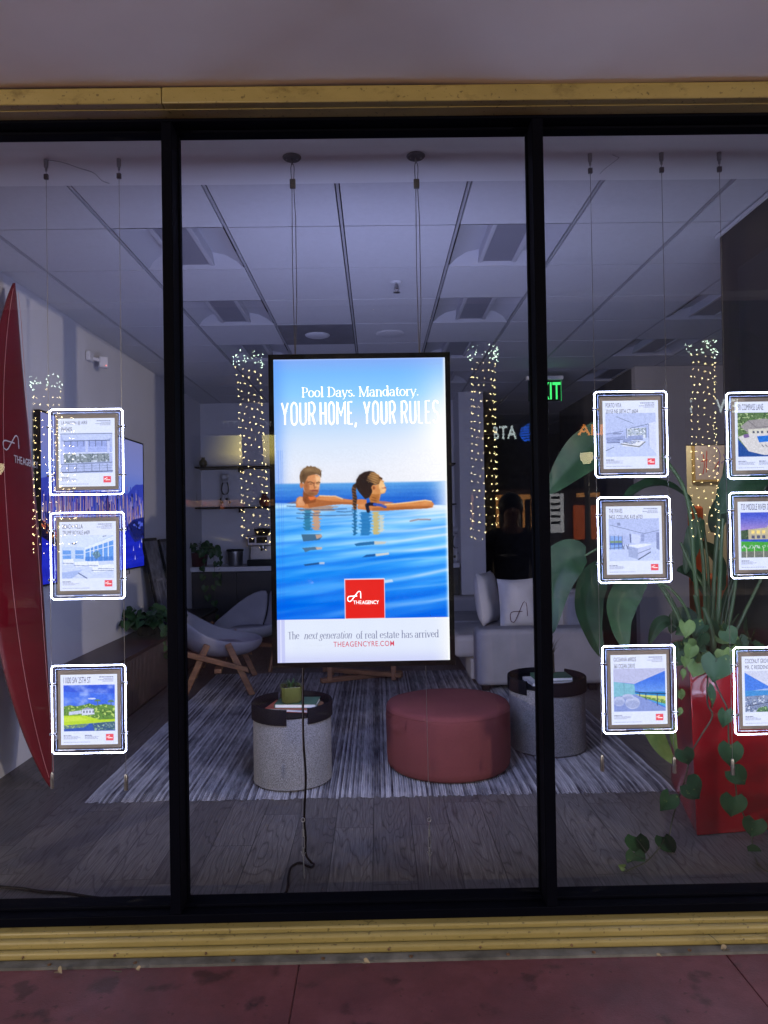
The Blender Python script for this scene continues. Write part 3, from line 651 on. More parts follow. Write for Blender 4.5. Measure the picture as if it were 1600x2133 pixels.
    cv.poly(z7([(292, 300), (318, 285), (335, 340), (330, 372), (300, 365), (284, 330)]), (166, 98, 58), .55)
    cv.line(z7([(320, 304), (345, 300), (366, 311)]), .006, (112, 74, 48)); cv.line(z7([(388, 311), (408, 302), (421, 306)]), .005, (78, 48, 30))
    cv.line(z7([(332, 318), (358, 319)]), .004, (110, 72, 52), .6); cv.line(z7([(394, 318), (414, 317)]), .004, (110, 72, 52), .6)
    cv.line(z7([(374, 308), (372, 332), (386, 346), (376, 350)]), .009, (140, 80, 50), .8); cv.line(z7([(350, 374), (372, 371), (400, 374)]), .010, (150, 78, 60), .9)
    cv.poly(z7([(252, 252), (262, 215), (285, 188), (303, 180), (315, 166), (332, 174), (345, 165), (358, 174), (380, 172), (395, 184), (417, 195), (430, 222), (433, 240), (428, 268), (420, 250), (395, 236), (350, 243), (322, 254), (304, 290), (290, 318), (280, 300), (268, 318), (256, 292)]), (112, 84, 58))
    for i in range(26): x = 266+i*6.2; y = 250-34*math.sin(i/26*3.1); cv.line(z7([(x, y-6), (x+10, y-36)]), .006, ((186, 150, 108), (70, 50, 34))[i % 2], .6)
    # woman
    cv.poly(z7([(728, 505), (745, 480), (775, 472), (800, 486), (830, 470), (905, 470), (925, 486), (960, 490), (1050, 484), (1150, 474), (1230, 464), (1290, 457), (1340, 466), (1362, 492), (1348, 519), (1300, 528), (1100, 536), (960, 545), (850, 545), (730, 528)]), sk)
    cv.poly(z7([(900, 462), (960, 466), (1030, 476), (980, 492), (915, 486)]), (200, 118, 80), .9)
    cv.poly(z7([(850, 520), (1000, 512), (1200, 505), (1350, 508), (1300, 528), (1100, 536), (960, 545), (850, 545)]), (168, 96, 46), .6)
    cv.line(z7([(960, 492), (1050, 486), (1150, 476), (1230, 466), (1290, 459), (1338, 468)]), .008, (255, 214, 156), .8)
    cv.poly(z7([(868, 228), (905, 245), (924, 268), (930, 288), (949, 297), (945, 312), (955, 330), (958, 345), (968, 368), (956, 396), (922, 406), (914, 440), (905, 482), (838, 482), (826, 440), (850, 390), (845, 340), (905, 320)]), (216, 150, 90))
    cv.poly(z7([(905, 300), (930, 296), (946, 312), (955, 332), (964, 368), (950, 392), (922, 398), (906, 350)]), (246, 198, 138), .85)
    cv.poly(z7([(840, 400), (880, 408), (912, 402), (905, 482), (838, 482), (826, 440)]), (178, 110, 52), .75)
    cv.line(z7([(850, 430), (880, 440)]), .006, (120, 70, 34), .7); cv.line(z7([(846, 452), (884, 462)]), .006, (120, 70, 34), .7)
    cv.line(z7([(912, 268), (928, 276)]), .011, (80, 50, 30)); cv.line(z7([(936, 356), (960, 352)]), .009, (170, 80, 60))
    cv.poly(z7([(714, 332), (720, 285), (745, 245), (785, 220), (830, 211), (868, 219), (902, 248), (918, 288), (908, 320), (872, 328), (852, 350), (850, 392), (828, 434), (792, 446), (770, 420), (740, 385), (722, 352)]), (48, 34, 30))
    cv.poly(z7([(810, 262), (850, 222), (872, 222), (902, 250), (916, 288), (904, 318), (870, 326), (845, 300)]), (156, 112, 66), .9)
    for i in range(9): cv.line(z7([(806+i*4, 290-i*8), (880+i*3, 318-i*9)]), .006, ((196, 150, 96), (112, 76, 46))[i % 2], .6)
    cv.ell(*z7([(867, 352)])[0], 22/4/355, 25/4/631, (222, 148, 92)); cv.ell(*z7([(864, 354)])[0], 10/4/355, 14/4/631, (150, 84, 46))
    cv.poly(z7([(716, 312), (692, 328), (681, 368), (690, 430), (692, 500), (700, 536), (722, 532), (724, 470), (726, 430), (716, 392), (721, 342)]), (60, 42, 34))
    for i in range(8): cv.line(z7([(688, 350+i*24), (718, 364+i*24)]), .007, (142, 96, 62), .8)
    cv.line(z7([(818, 546), (806, 496), (830, 487), (880, 492)]), .02, (26, 24, 44)); cv.line(z7([(868, 490), (920, 497), (960, 512)]), .016, (50, 84, 180))
    for _ in range(3):                                     # soften the hand-drawn edges
        p_ = np.pad(cv.a, ((1, 1), (1, 1), (0, 0)), mode='edge'); cv.a = (p_[:-2, 1:-1]+p_[2:, 1:-1]+p_[1:-1, :-2]+p_[1:-1, 2:]+2*p_[1:-1, 1:-1])/6
    def soft(x, y, rx, ry, c, al): cu_, cv_ = z7([(x, y)])[0]; cv.ell(cu_, cv_, rx/4/355, ry/4/631, c, al, 1)
    for x, y, rx, ry, c, al in ((402, 275, 22, 18, (250, 206, 160), .6), (384, 330, 9, 20, (246, 196, 148), .55), (402, 352, 14, 14, (232, 170, 124), .5), (310, 330, 16, 34, (128, 74, 44), .45), (342, 400, 40, 14, (104, 62, 38), .5), (344, 317, 8, 4, (60, 40, 30), .55), (405, 316, 6, 3.5, (66, 44, 32), .5), (374, 376, 20, 4, (120, 58, 48), .5), (380, 384, 14, 4, (206, 130, 100), .4), (330, 196, 50, 18, (168, 134, 94), .5), (285, 250, 18, 34, (64, 44, 30), .45), (400, 205, 22, 20, (150, 116, 78), .5), (470, 440, 60, 10, (236, 170, 116), .4), (560, 436, 50, 9, (240, 178, 122), .4), (255, 450, 20, 24, (240, 188, 150), .4), (300, 450, 16, 26, (110, 62, 38), .5), (352, 440, 20, 12, (240, 120, 60), .6),
        (940, 350, 16, 34, (255, 214, 158), .55), (900, 375, 26, 24, (190, 122, 66), .4), (930, 282, 7, 4, (70, 44, 30), .6), (880, 440, 30, 26, (148, 88, 42), .45), (790, 300, 50, 60, (30, 22, 22), .4), (872, 262, 26, 30, (196, 150, 96), .35), (868, 352, 12, 14, (150, 84, 50), .4), (1000, 500, 70, 9, (232, 158, 90), .4), (1180, 490, 90, 12, (238, 168, 98), .45), (1300, 480, 40, 14, (246, 184, 116), .45), (1100, 525, 160, 7, (130, 74, 34), .5), (1300, 516, 50, 7, (150, 86, 42), .5), (765, 500, 24, 14, (240, 180, 128), .5), (710, 430, 8, 60, (30, 20, 18), .4)): soft(x, y, rx, ry, c, al)
    fig = np.zeros_like(V); fig[(V > .3) & (V < .5)] = 1
    cv.a += ((vnoise(U, V, 170, 280, 21)-.5)*fig*14)[..., None]
    # foot band, logo square, left crease
    band = .8585
    cv.rect(0, band, 1, 1, (226, 233, 246)); b = V > band
    cv.mix(b*np.exp(-((V-1)/.03)**2), (196, 200, 240), .7); cv.mix(b*np.exp(-((U-1)/.06)**2), (250, 250, 244), .8); cv.mix(b*(vnoise(U, V, 9, 6, 2)), (204, 214, 240), .28)
    cv.rect(0, band, .045, 1, (186, 190, 236), .75); cv.rect(.018, band, .026, 1, (224, 228, 248), .8)
    for u in (.02, .035, .045): cv.rect(u, .3, u+.004, band, (50, 100, 225), .28)
    cv.rect(.394, .727, .6275, .8585, (228, 216, 230)); cv.rect(.398, .730, .6235, .8575, (226, 36, 30))
    cv.mix(np.exp(-((1-U)/.012)**2), (255, 255, 250), .8); cv.mix(np.exp(-(V/.004)**2), (190, 206, 250), .7)
    return cv
picture('screen', fl, paint_ad(), M_scr, ds)
M_tw = emis('white print', (.97, .98, 1), 1.05, False); M_tg = emis('slate print', srgb(104, 110, 140), 1.0, False); M_tr = emis('crimson print', srgb(176, 60, 84), 1.0, False)
uu = lambda x, y: ((x-(569+8*(y-749)/631))/355.3, (y-(749.5-3.5*(x-569)/355))/631.3)
m = MB(); serif_text(fl, m, 'Pool Days. Mandatory.', uu(627, 827)[0], uu(627, 828)[1], uu(871, 827)[0], 20/631.3*sh, .0016, bold=.95); m.build('lettering', M_tw, ds)
def caps_text(fl, m, words, v0, v1, e, offset):
    for w, u0, u1 in words: fl.text(m, w, u0, v0, u1, v1, e, offset)
m = MB()
for w, x0, x1 in (('YOUR', 585, 656), ('HOME', 665, 734), ('YOUR', 755, 822), ('RULES', 833, 912)):
    ua, ub = uu(x0, 862)[0], uu(x1, 862)[0]; wid = {'M': 1.3, 'L': .72, 'E': .78, 'S': .9, 'Y': 1.0}; tot = sum(wid.get(c, .92) for c in w); gap = .0105; un = (ub-ua-gap*(len(w)-1))/tot; u = ua
    for c in w:
        cw = un*wid.get(c, .92); k_ = .0045
        for st_ in tall_glyph(c): fl.stroke(m, [(u+k_+a_*(cw-2*k_), .1435+b_*.073) for a_, b_ in st_], .0080, .0016)
        u += cw+gap
fl.stroke(m, [(uu(740, 880)[0], .2125), (uu(738, 880)[0], .2275)], .008, .0016)
m.build('lettering', M_tw, ds)
m = MB(); x = 598
for w, x1, it in (('The', 622, 0), ('next generation', 730, .22), ('of real estate has arrived', 910, 0)):
    serif_text(fl, m, w, uu(x, 1330)[0], uu(x, 1331.5)[1], uu(x1, 1330)[0], 15/631.3*sh, .0016, it, .95); x = x1+9
m.build('lettering', M_tg, ds)
m = MB(); fl.text(m, 'THEAGENCYRE.COM', uu(692, 1343)[0], uu(692, 1337.5)[1], uu(817, 1343)[0], uu(692, 1348.5)[1], .0016, .004, 0, 1.1); m.build('lettering', M_tr, ds)
m = MB(); amark(fl, m, uu(721, 1240)[0], uu(721, 1233)[1], uu(749, 1240)[0], uu(721, 1255)[1], .0042, .0016)
fl.text(m, 'THE', uu(733, 1256)[0], uu(733, 1252.5)[1], uu(750, 1256)[0], uu(733, 1260)[1], .0016, .003); fl.text(m, 'AGENCY', uu(751, 1256)[0], uu(751, 1252.5)[1], uu(786, 1256)[0], uu(786, 1260)[1], .0016, .012)
m.build('lettering', M_tw, ds)
# ---------------------------------------------------------------- its cables
def screen_cable(px, label):
    c = P(px, 322, YH); c.z = CEIL-.012; x = P(px+2, 400, YH).x; top = a.z+bz
    t = thing('suspension_cable', c, label, 'cable', 'steel cables holding the big screen')
    MB().lathe([(0, -.008), (.034, -.007), (.039, -.002), (.039, 0)], c, 32).build('ceiling_plate', mat('grey anchor plate', (.09, .09, .11), .5, .3), t)
    q = MB()
    for s in (-1, 1): q.ell((c.x+s*.022, c.y, c.z-.009), (.004, .004, .002), 8)
    q.tube([c+Vector((0, 0, -.005)), c+Vector((0, 0, -.03))], .004, 8); q.build('eye_bolt', M_steel, t)
    q = MB(); zc_ = P(px, 383, YH).z
    lp = [Vector((x-.007*s, YH, z)) for s, z in ((.55, zc_), (1, zc_+.06), (1, c.z-.045), (.55, c.z-.03), (0, c.z-.026), (-.55, c.z-.03), (-1, c.z-.045), (-1, zc_+.06), (-.55, zc_))]
    q.tube(lp, .0017, 6)
    q.tube([Vector((x-.003, YH, zc_)), Vector((x-.006, YH, zc_-.35)), Vector((x-.001, YH, top))], .0017, 6)
    q.tube([Vector((x+.004, YH, zc_)), Vector((x+.010, YH, zc_-.15)), Vector((x+.010, YH, zc_-.5)), Vector((x+.001, YH, top))], .0017, 6)
    q.build('wire_loop', M_wire, t)
    MB().box((x-.012, YH-.006, zc_-.02), (x+.012, YH+.006, zc_+.02)).build('crimp_sleeve', mat('dull metal sleeve', (.13, .13, .135), .5, .5), t, bevel=.003)
screen_cable(608, 'steel cable loop from a round ceiling plate to the top left of the big screen')
screen_cable(866, 'steel cable loop from a round ceiling plate to the top right of the big screen')
M_clipp = mat('bright zinc fitting', (.62, .62, .64), .3, .8, .1, 40)
def floor_stay(px0, px1, label):
    z0 = a.z-sh-bz; p0 = P(px0, 1390, YH); x1 = P(px1, 1700, YH).x; zz = lambda y: P(px1, y, YH).z
    t = thing('floor_stay', (x1, YH, 0), label, 'cable', 'thin stays below the big screen')
    MB().tube([(p0.x, YH, z0), (x1, YH, zz(1700))], .0009, 5).build('wire', mat('thin pale wire', (.32, .32, .35), .35, .4), t)
    q = MB(); c = Vector((x1, YH, zz(1708)))
    q.tube([c+Vector((.007*math.cos(k*.63), 0, .009*math.sin(k*.63))) for k in range(11)], .0018, 6); q.build('ring', M_clipp, t)
    q = MB(); q.tube([(x1, YH, zz(1716)), (x1, YH, zz(1728))], .0025, 6); q.tube([(x1, YH, zz(1728)), (x1, YH, zz(1742))], .0045, 8)
    for s in (-1, 1): q.tube([(x1+s*.0045, YH, zz(1742)), (x1+s*.0045, YH, zz(1768))], .0016, 6)
    q.tube([(x1, YH, zz(1766)), (x1, YH, zz(1776))], .004, 8); q.build('turnbuckle', M_clipp, t)
    q = MB(); q.tube([(x1-.009, YH, zz(1774)), (x1, YH, zz(1786)), (x1+.008, YH, zz(1776))], .002, 6); q.tube([(x1, YH, zz(1778)), (x1, YH, zz(1800))], .002, 6)
    q.tube([(x1, YH, zz(1800)), (x1, YH+.02, .001)], .0025, 6); q.build('hook', M_clipp, t)
floor_stay(630, 631, 'thin wire stay with turnbuckle under the left side of the screen, beside the black cord')
floor_stay(887, 894, 'thin wire stay with turnbuckle in front of the red pouf')
pts = [(631, 1386), (631, 1460), (632, 1540), (637, 1620), (634, 1700), (637, 1745), (637, 1778)]
pw_ = [P(x, y, YH+.012) for x, y in pts]
g0 = [G(x, y, .006) for x, y in ((648, 1796), (654, 1800), (650, 1806), (640, 1804), (625, 1797), (607, 1806), (601, 1826), (600, 1846), (592, 1862), (560, 1872))]
def smooth_path(p, n=6):
    out = []
    for i in range(len(p)-1):
        p0, p1, p2, p3 = p[max(i-1, 0)], p[i], p[i+1], p[min(i+2, len(p)-1)]
        for k in range(n):
            t = k/n; out.append(.5*((2*p1)+(p2-p0)*t+(2*p0-5*p1+4*p2-p3)*t*t+(3*p1-p0-3*p2+p3)*t**3))
    return out+[p[-1]]
m = MB(); m.tube(smooth_path(pw_+g0), .0048, 8)
m.build('power_cord', mat('black rubber cord', (.004, .004, .006), .6, spec=.1)); tag(bpy.data.objects['power_cord'], 'black power cord dropping from the screen and looping on the floor', 'cord')
m = MB(); m.tube(smooth_path([G(x, y, .007) for x, y in ((-60, 1838), (0, 1847), (45, 1851), (90, 1858), (140, 1861), (200, 1870), (300, 1878))]), .006, 8)
tag(m.build('floor_cable', MATS['black rubber cord']), 'black cable lying on the floor along the left pane', 'cord')
# ================================================================ lit listing frames on wires
M_mat = emis('warm grey mount', srgb(120, 112, 108), 0.62, False)
M_ink = emis('dark print', srgb(40, 44, 62), 0.7, False)
M_clip = mat('chrome clip', (.45, .45, .47), .22, 1.0, .05, 40)
M_lw = emis('white logo print', (.9, .9, .95), .95, False)
wp = lambda n: (lambda u, v: vnoise(u, v, 30, 40, n))
def base(seed):
    cv = Cv(150, 206, (222, 228, 252)); cv.mix(vnoise(cv.U, cv.V, 26, 34, seed), (190, 202, 244), .4)
    return cv
def printlines(cv, seed, two=False):
    rnd = random.Random(seed); ink = (86, 92, 122)
    for v, c0, c1 in ((.035, .68, .93), (.060, .76, .93), (.078, .66, .93), (.096, .74, .93)):
        u = c0
        while u < c1: w = rnd.uniform(.012, .04); cv.rect(u, v, min(u+w, c1), v+(.012 if v < .05 else .008), ink, .8); u += w+.008
    for col in ((.05, .36),) + (((.42, .70),) if two else ()):
        for i, v in enumerate((.862, .882, .896, .910)):
            u = col[0]; c1 = col[0]+(col[1]-col[0])*(.45 if i == 0 else rnd.uniform(.6, 1))
            while u < c1: w = rnd.uniform(.012, .045); cv.rect(u, v, min(u+w, c1), v+(.013 if i == 0 else .007), ink, .85 if i == 0 else .55); u += w+.008
    u = .05
    while u < .5: w = rnd.uniform(.012, .045); cv.rect(u, .958, u+w, .965, ink, .5); u += w+.008
def sketch(cv, seed, u0, v0, u1, v1, amt=16):
    n = vnoise(cv.U, cv.V, 60, 80, seed)-.5; m = (cv.U > u0) & (cv.U < u1) & (cv.V > v0) & (cv.V < v1)
    cv.a += (m*n*amt*2)[..., None]
T = lambda pts, u0, v0, u1, v1: [(u0+x*(u1-u0), v0+y*(v1-v0)) for x, y in pts]
def fol(cv, seed, poly_, cols, su=40):
    m = cv.inside(poly_).astype(float); n = vnoise(cv.U, cv.V, su, su*1.3, seed)
    cv.mix(m, cols[0]); cv.mix(m*(n > .5), cols[1]); cv.mix(m*(n > .62), cols[2])
def p_terrace(cv):
    b = (.04, .215, .95, .80); q = lambda p: T(p, *b); line = (74, 84, 116)
    cv.poly(q([(0, 0), (1, 0), (1, 1), (0, 1)]), (168, 180, 226)); cv.poly(q([(0, 0), (1, 0), (.93, .2), (.07, .2)]), (186, 198, 238)); cv.line(q([(0, .02), (1, .02)]), .012, line); cv.line(q([(.05, .2), (.95, .19)]), .02, (96, 108, 150))
    cv.poly(q([(.08, .22), (.92, .21), (.92, .48), (.08, .48)]), (150, 164, 222))
    for x in (.08, .2, .33, .45, .56, .68, .8, .9): cv.line(q([(x, .2), (x, .36)]), .008, line)
    cv.poly(q([(.0, .34), (1, .34), (1, .49), (0, .49)]), (160, 174, 232)); cv.rect(.04, .502, .95, .512, (228, 234, 250))
    for x in (.04, .5, .92): cv.poly(q([(x-.02, .2), (x+.03, .2), (x+.03, .8), (x-.02, .8)]), (186, 196, 238))
    fol(cv, 5, q([(.06, .52), (.94, .52), (.94, .76), (.06, .76)]), [(136, 148, 160), (96, 110, 122), (196, 206, 226)], 30)
    for x in (.12, .2, .28, .38, .62, .72, .84): cv.line(q([(x, .52), (x, .72)]), .008, (70, 80, 96), .8)
    cv.poly(q([(0, .76), (1, .72), (1, 1), (0, 1)]), (170, 182, 226)); cv.line(q([(0, .79), (1, .74)]), .01, line)
    for x in (.15, .3, .45, .6, .75, .9): cv.line(q([(x, .78), (x, .95)]), .008, line)
    for y in (.84, .9): cv.line(q([(0, y), (1, y-.02)]), .005, line, .6)
    cv.line(q([(0, .985), (1, .96)]), .02, (88, 98, 134)); sketch(cv, 3, *b, 18)
def p_bay(cv):
    b = (.04, .20, .95, .82); q = lambda p: T(p, *b)
    cv.poly(q([(0, 0), (1, 0), (1, 1), (0, 1)]), (188, 206, 244)); cv.poly(q([(0, 0), (1, 0), (.45, .28), (0, .26)]), (204, 216, 246))
    cv.poly(q([(.45, .28), (1, .03), (1, .62), (.45, .60)]), (96, 150, 226)); cv.poly(q([(.45, .28), (1, .03), (1, .12), (.45, .34)]), (216, 226, 250))
    for x in (.45, .55, .62, .70, .80, .90): cv.line(q([(x, .3-.45*(x-.45)), (x, .62)]), .016, (222, 230, 250))
    cv.line(q([(.45, .40), (1, .24)]), .012, (222, 230, 250)); cv.poly(q([(.45, .5), (1, .5), (1, .6), (.45, .6)]), (70, 122, 206), .7)
    for x in (.02, .26): cv.poly(q([(x, .34), (x+.16, .35), (x+.16, .55), (x, .54)]), (108, 156, 228)); cv.line(q([(x, .45), (x+.16, .45)]), .008, (230, 236, 250))
    fol(cv, 8, q([(.58, .42), (.70, .36), (.76, .48), (.66, .56)]), [(96, 130, 160), (66, 96, 110), (130, 170, 190)], 40)
    cv.poly(q([(0, .62), (1, .60), (1, 1), (0, 1)]), (196, 208, 242))
    for x, y, w in ((.02, .56, .2), (.24, .62, .25), (.5, .62, .2), (.58, .74, .42), (.7, .70, .3)): cv.poly(q([(x, y), (x+w, y-.02), (x+w+.02, y+.09), (x+.03, y+.12)]), (226, 232, 250)); cv.line(q([(x, y+.08), (x+w, y+.09)]), .012, (118, 134, 180))
    cv.poly(q([(.0, .86), (.4, .80), (.2, 1), (0, 1)]), (164, 182, 232)); cv.line(q([(.32, .88), (.48, 1)]), .02, (98, 112, 158)); cv.ell(*q([(.24, .19)])[0], .045, .012, (90, 100, 140)); cv.line(q([(.8, .03), (.86, .02)]), .012, (90, 100, 140)); sketch(cv, 4, *b, 16)
def p_pond(cv):
    b = (.055, .15, .955, .805); q = lambda p: T(p, *b)
    cv.poly(q([(0, 0), (1, 0), (1, 1), (0, 1)]), (64, 108, 224)); cv.poly(q([(0, 0), (1, 0), (1, .2), (0, .14)]), (48, 84, 208), .8); cv.mix(cv.inside(q([(0, 0), (1, 0), (1, .5), (0, .5)]))*np.clip(vnoise(cv.U, cv.V, 6, 10, 2)*2-1, 0, 1), (196, 208, 246), .8); cv.ell(*q([(.55, .3)])[0], .07, .012, (206, 214, 246), .9)
    G3 = [(96, 140, 66), (62, 98, 50), (178, 206, 110)]
    fol(cv, 1, q([(0, .46), (.12, .43), (.25, .46), (.4, .43), (.5, .40), (.62, .45), (.8, .42), (.9, .44), (1, .46), (1, .78), (0, .72)]), G3)
    for x, y in ((.66, .34), (.92, .36)):
        cv.line(q([(x, y), (x+.01, .6)]), .012, (88, 110, 66))
        for k in range(7): an = R(-180+k*30); cv.line(q([(x, y), (x+.055*math.cos(an), y+.04*math.sin(an)+.02)]), .014, (92, 132, 76))
    cv.poly(q([(.35, .53), (.58, .52), (.60, .64), (.35, .66)]), (206, 212, 234)); cv.poly(q([(.33, .54), (.46, .49), (.62, .53)]), (150, 158, 190)); cv.poly(q([(.1, .58), (.34, .55), (.35, .62), (.1, .65)]), (190, 198, 226))
    for x in (.38, .44, .5, .56): cv.rect(*q([(x, .56)])[0], *q([(x+.025, .61)])[0], (80, 92, 126))
    fol(cv, 2, q([(.6, .5), (.8, .44), (1, .48), (1, .82), (.62, .76)]), G3, 34)
    cv.poly(q([(0, .66), (.4, .66), (.7, .76), (1, .75), (1, .8), (.6, .83), (0, .87)]), (178, 208, 54)); cv.poly(q([(0, .7), (.3, .68), (.5, .76), (0, .8)]), (206, 224, 88), .6)
    cv.poly(q([(0, .87), (.6, .83), (1, .8), (1, 1), (0, 1)]), (52, 88, 176)); fol(cv, 3, q([(.55, .84), (1, .80), (1, .98), (.6, 1)]), [(70, 104, 120), (44, 72, 140), (150, 180, 150)], 40); fol(cv, 4, q([(0, .87), (.5, .84), (.4, .92), (0, .95)]), [(110, 142, 110), (60, 92, 150), (170, 190, 120)], 44); sketch(cv, 7, *b, 14)
def room(cv, b):
    q = lambda p: T(p, *b); cv.poly(q([(0, 0), (1, 0), (1, 1), (0, 1)]), (172, 184, 230)); cv.poly(q([(0, 0), (1, 0), (1, .25), (.45, .36), (0, .46)]), (180, 192, 234)); cv.poly(q([(0, .62), (1, .56), (1, 1), (0, 1)]), (188, 200, 240)); return q
def p_lounge(cv):
    b = (.05, .185, .95, .82); q = room(cv, b); d = (92, 102, 138)
    cv.line(q([(.22, .08), (.55, .24)]), .008, d); cv.line(q([(.45, .36), (1, .22)]), .01, d); cv.line(q([(0, .48), (.34, .42)]), .008, d)
    cv.poly(q([(.42, .36), (.8, .33), (.8, .58), (.42, .56)]), (214, 222, 244))
    for x in (.42, .5, .58, .66, .73, .8): cv.line(q([(x, .35), (x, .57)]), .012, (96, 110, 128))
    fol(cv, 3, q([(.44, .38), (.79, .34), (.79, .50), (.44, .50)]), [(178, 190, 214), (110, 124, 130), (220, 228, 246)], 36)
    cv.poly(q([(.86, .24), (1, .2), (1, .95), (.86, .75)]), (204, 212, 244)); cv.line(q([(.86, .26), (.86, .75)]), .008, d)
    for x, y, w, h in ((.02, .56, .26, .12), (.22, .54, .16, .07), (.44, .53, .3, .08), (.34, .60, .18, .07)): cv.poly(q([(x, y), (x+w, y-.02), (x+w, y+h), (x, y+h)]), (146, 158, 204)); cv.line(q([(x, y+h), (x+w, y+h)]), .012, d, .8)
    cv.poly(q([(.3, .70), (.6, .62), (.78, .66), (.64, .80), (.34, .76)]), (220, 224, 240)); cv.line(q([(.3, .71), (.66, .78), (.78, .67)]), .022, (120, 124, 136)); fol(cv, 6, q([(.36, .68), (.6, .63), (.7, .66), (.5, .72)]), [(168, 178, 214), (94, 104, 132), (220, 226, 242)], 46)
    cv.line(q([(0, .86), (.16, .78)]), .012, d); cv.line(q([(.16, .47), (.3, .47)]), .03, (124, 134, 172), .8); sketch(cv, 11, *b, 18)
def p_kitchen(cv):
    b = (.05, .185, .95, .80); q = room(cv, b); d = (90, 100, 140)
    cv.poly(q([(0, .14), (.7, .36), (1, .30), (1, 0), (0, 0)]), (176, 188, 232)); cv.line(q([(.02, .14), (.7, .36)]), .008, d); cv.line(q([(.7, .36), (1, .28)]), .008, d); cv.rect(*q([(.17, .09)])[0], *q([(.23, .16)])[0], (120, 130, 168), .7)
    cv.poly(q([(.02, .40), (.26, .42), (.26, .72), (.02, .72)]), (132, 164, 226)); cv.rect(*q([(.02, .52)])[0], *q([(.26, .57)])[0], (124, 152, 120)); cv.rect(*q([(.02, .57)])[0], *q([(.26, .62)])[0], (86, 118, 200))
    for x in (.02, .11, .19, .26): cv.line(q([(x, .40), (x, .72)]), .01, d)
    cv.poly(q([(.45, .36), (.62, .38), (.62, .6), (.45, .58)]), (196, 206, 242)); cv.line(q([(.42, .37), (.43, .56)]), .02, d); cv.poly(q([(.64, .37), (.70, .37), (.70, .54), (.64, .54)]), (146, 158, 204)); cv.poly(q([(.94, .34), (1, .33), (1, .75), (.94, .72)]), (130, 140, 184))
    cv.poly(q([(.36, .63), (.72, .60), (.85, .62), (.58, .70)]), (222, 228, 248)); cv.poly(q([(.38, .66), (.57, .71), (.57, .97), (.38, .90)]), (158, 170, 212)); cv.poly(q([(.57, .71), (.82, .64), (.82, .80), (.57, .97)]), (186, 196, 236)); cv.line(q([(.57, .83), (.82, .72)]), .01, d); cv.line(q([(.58, .97), (.82, .80)]), .02, (80, 90, 126))
    for x in (.26, .34): cv.line(q([(x, .62), (x+.04, .72)]), .012, d); cv.line(q([(x+.05, .61), (x+.02, .72)]), .01, d)
    cv.line(q([(0, .70), (.3, .67)]), .01, d); sketch(cv, 13, *b, 18)
def p_balcony(cv):
    b = (.05, .20, .97, .81); q = lambda p: T(p, *b)
    cv.poly(q([(0, 0), (1, 0), (1, 1), (0, 1)]), (60, 112, 218)); cv.poly(q([(0, 0), (1, 0), (1, .06), (.4, .36), (0, .30)]), (180, 184, 220)); cv.mix(cv.inside(q([(.4, .36), (1, .06), (1, .55), (.4, .55)]))*np.clip((cv.V-.36)/.22, 0, 1), (150, 190, 240), .6)
    cv.poly(q([(0, .30), (.4, .37), (.42, .6), (0, .66)]), (122, 180, 202)); cv.line(q([(.2, .33), (.2, .63)]), .008, (90, 130, 160)); cv.poly(q([(.4, .545), (1, .55), (1, .66), (.42, .60)]), (40, 130, 200)); cv.poly(q([(.42, .60), (1, .66), (1, .78), (.46, .64)]), (196, 204, 120)); fol(cv, 4, q([(.46, .63), (1, .74), (1, .84), (.6, .70)]), [(110, 150, 80), (80, 116, 66), (180, 200, 120)], 40); cv.poly(q([(.6, .71), (1, .84), (1, .9), (.7, .75)]), (80, 170, 210))
    cv.poly(q([(0, .66), (.42, .60), (1, .93), (1, 1), (0, 1)]), (128, 146, 206))
    cv.line(q([(.42, .545), (.62, .575), (1, .60)]), .018, (44, 58, 90))
    for x, y0, y1 in ((.5, .555, .65), (.62, .575, .73), (.84, .59, .87)): cv.line(q([(x, y0), (x, y1)]), .014, (44, 58, 90))
    for cx, cyy, w, h in ((.1, .76, .1, .07), (.36, .80, .13, .09), (.27, .65, .1, .035)): cv.ell(*q([(cx, cyy)])[0], w, h, (176, 186, 222)); cv.ell(*q([(cx, cyy+.03)])[0], w*.9, h*.6, (150, 162, 206), .8)
    sketch(cv, 15, *b, 16)
def p_aerial(cv):
    b = (.05, .16, 1.0, .80); q = lambda p: T(p, *b)
    fol(cv, 3, q([(0, 0), (1, 0), (1, 1), (0, 1)]), [(92, 120, 80), (56, 80, 56), (168, 190, 140)], 36); cv.poly(q([(.05, .32), (.2, .18), (.5, .14), (.9, .2), (1, .3), (1, .5), (.2, .46)]), (150, 146, 150)); cv.line(q([(.2, .18), (.35, .34), (.9, .3)]), .012, (110, 106, 116)); cv.poly(q([(.2, .38), (.95, .34), (.95, .48), (.2, .48)]), (206, 204, 196))
    for x in (.28, .36, .44, .55, .66, .76): cv.rect(*q([(x, .42)])[0], *q([(x+.04, .47)])[0], (80, 86, 110))
    cv.poly(q([(.0, .55), (.2, .48), (1, .46), (1, .95), (.5, .98), (.2, .88)]), (206, 204, 208)); cv.poly(q([(.36, .54), (.9, .5), (1, .62), (.4, .68)]), (36, 110, 206)); cv.poly(q([(0, .60), (.2, .88), (.5, .97), (1, .93), (1, 1), (0, 1)]), (40, 78, 150))
    for x in (.45, .52, .6, .68, .78): cv.line(q([(x, .74), (x+.03, .78)]), .014, (96, 100, 120))
    cv.poly(q([(.1, .5), (.2, .48), (.22, .56), (.12, .58)]), (120, 96, 150)); sketch(cv, 17, *b, 20)
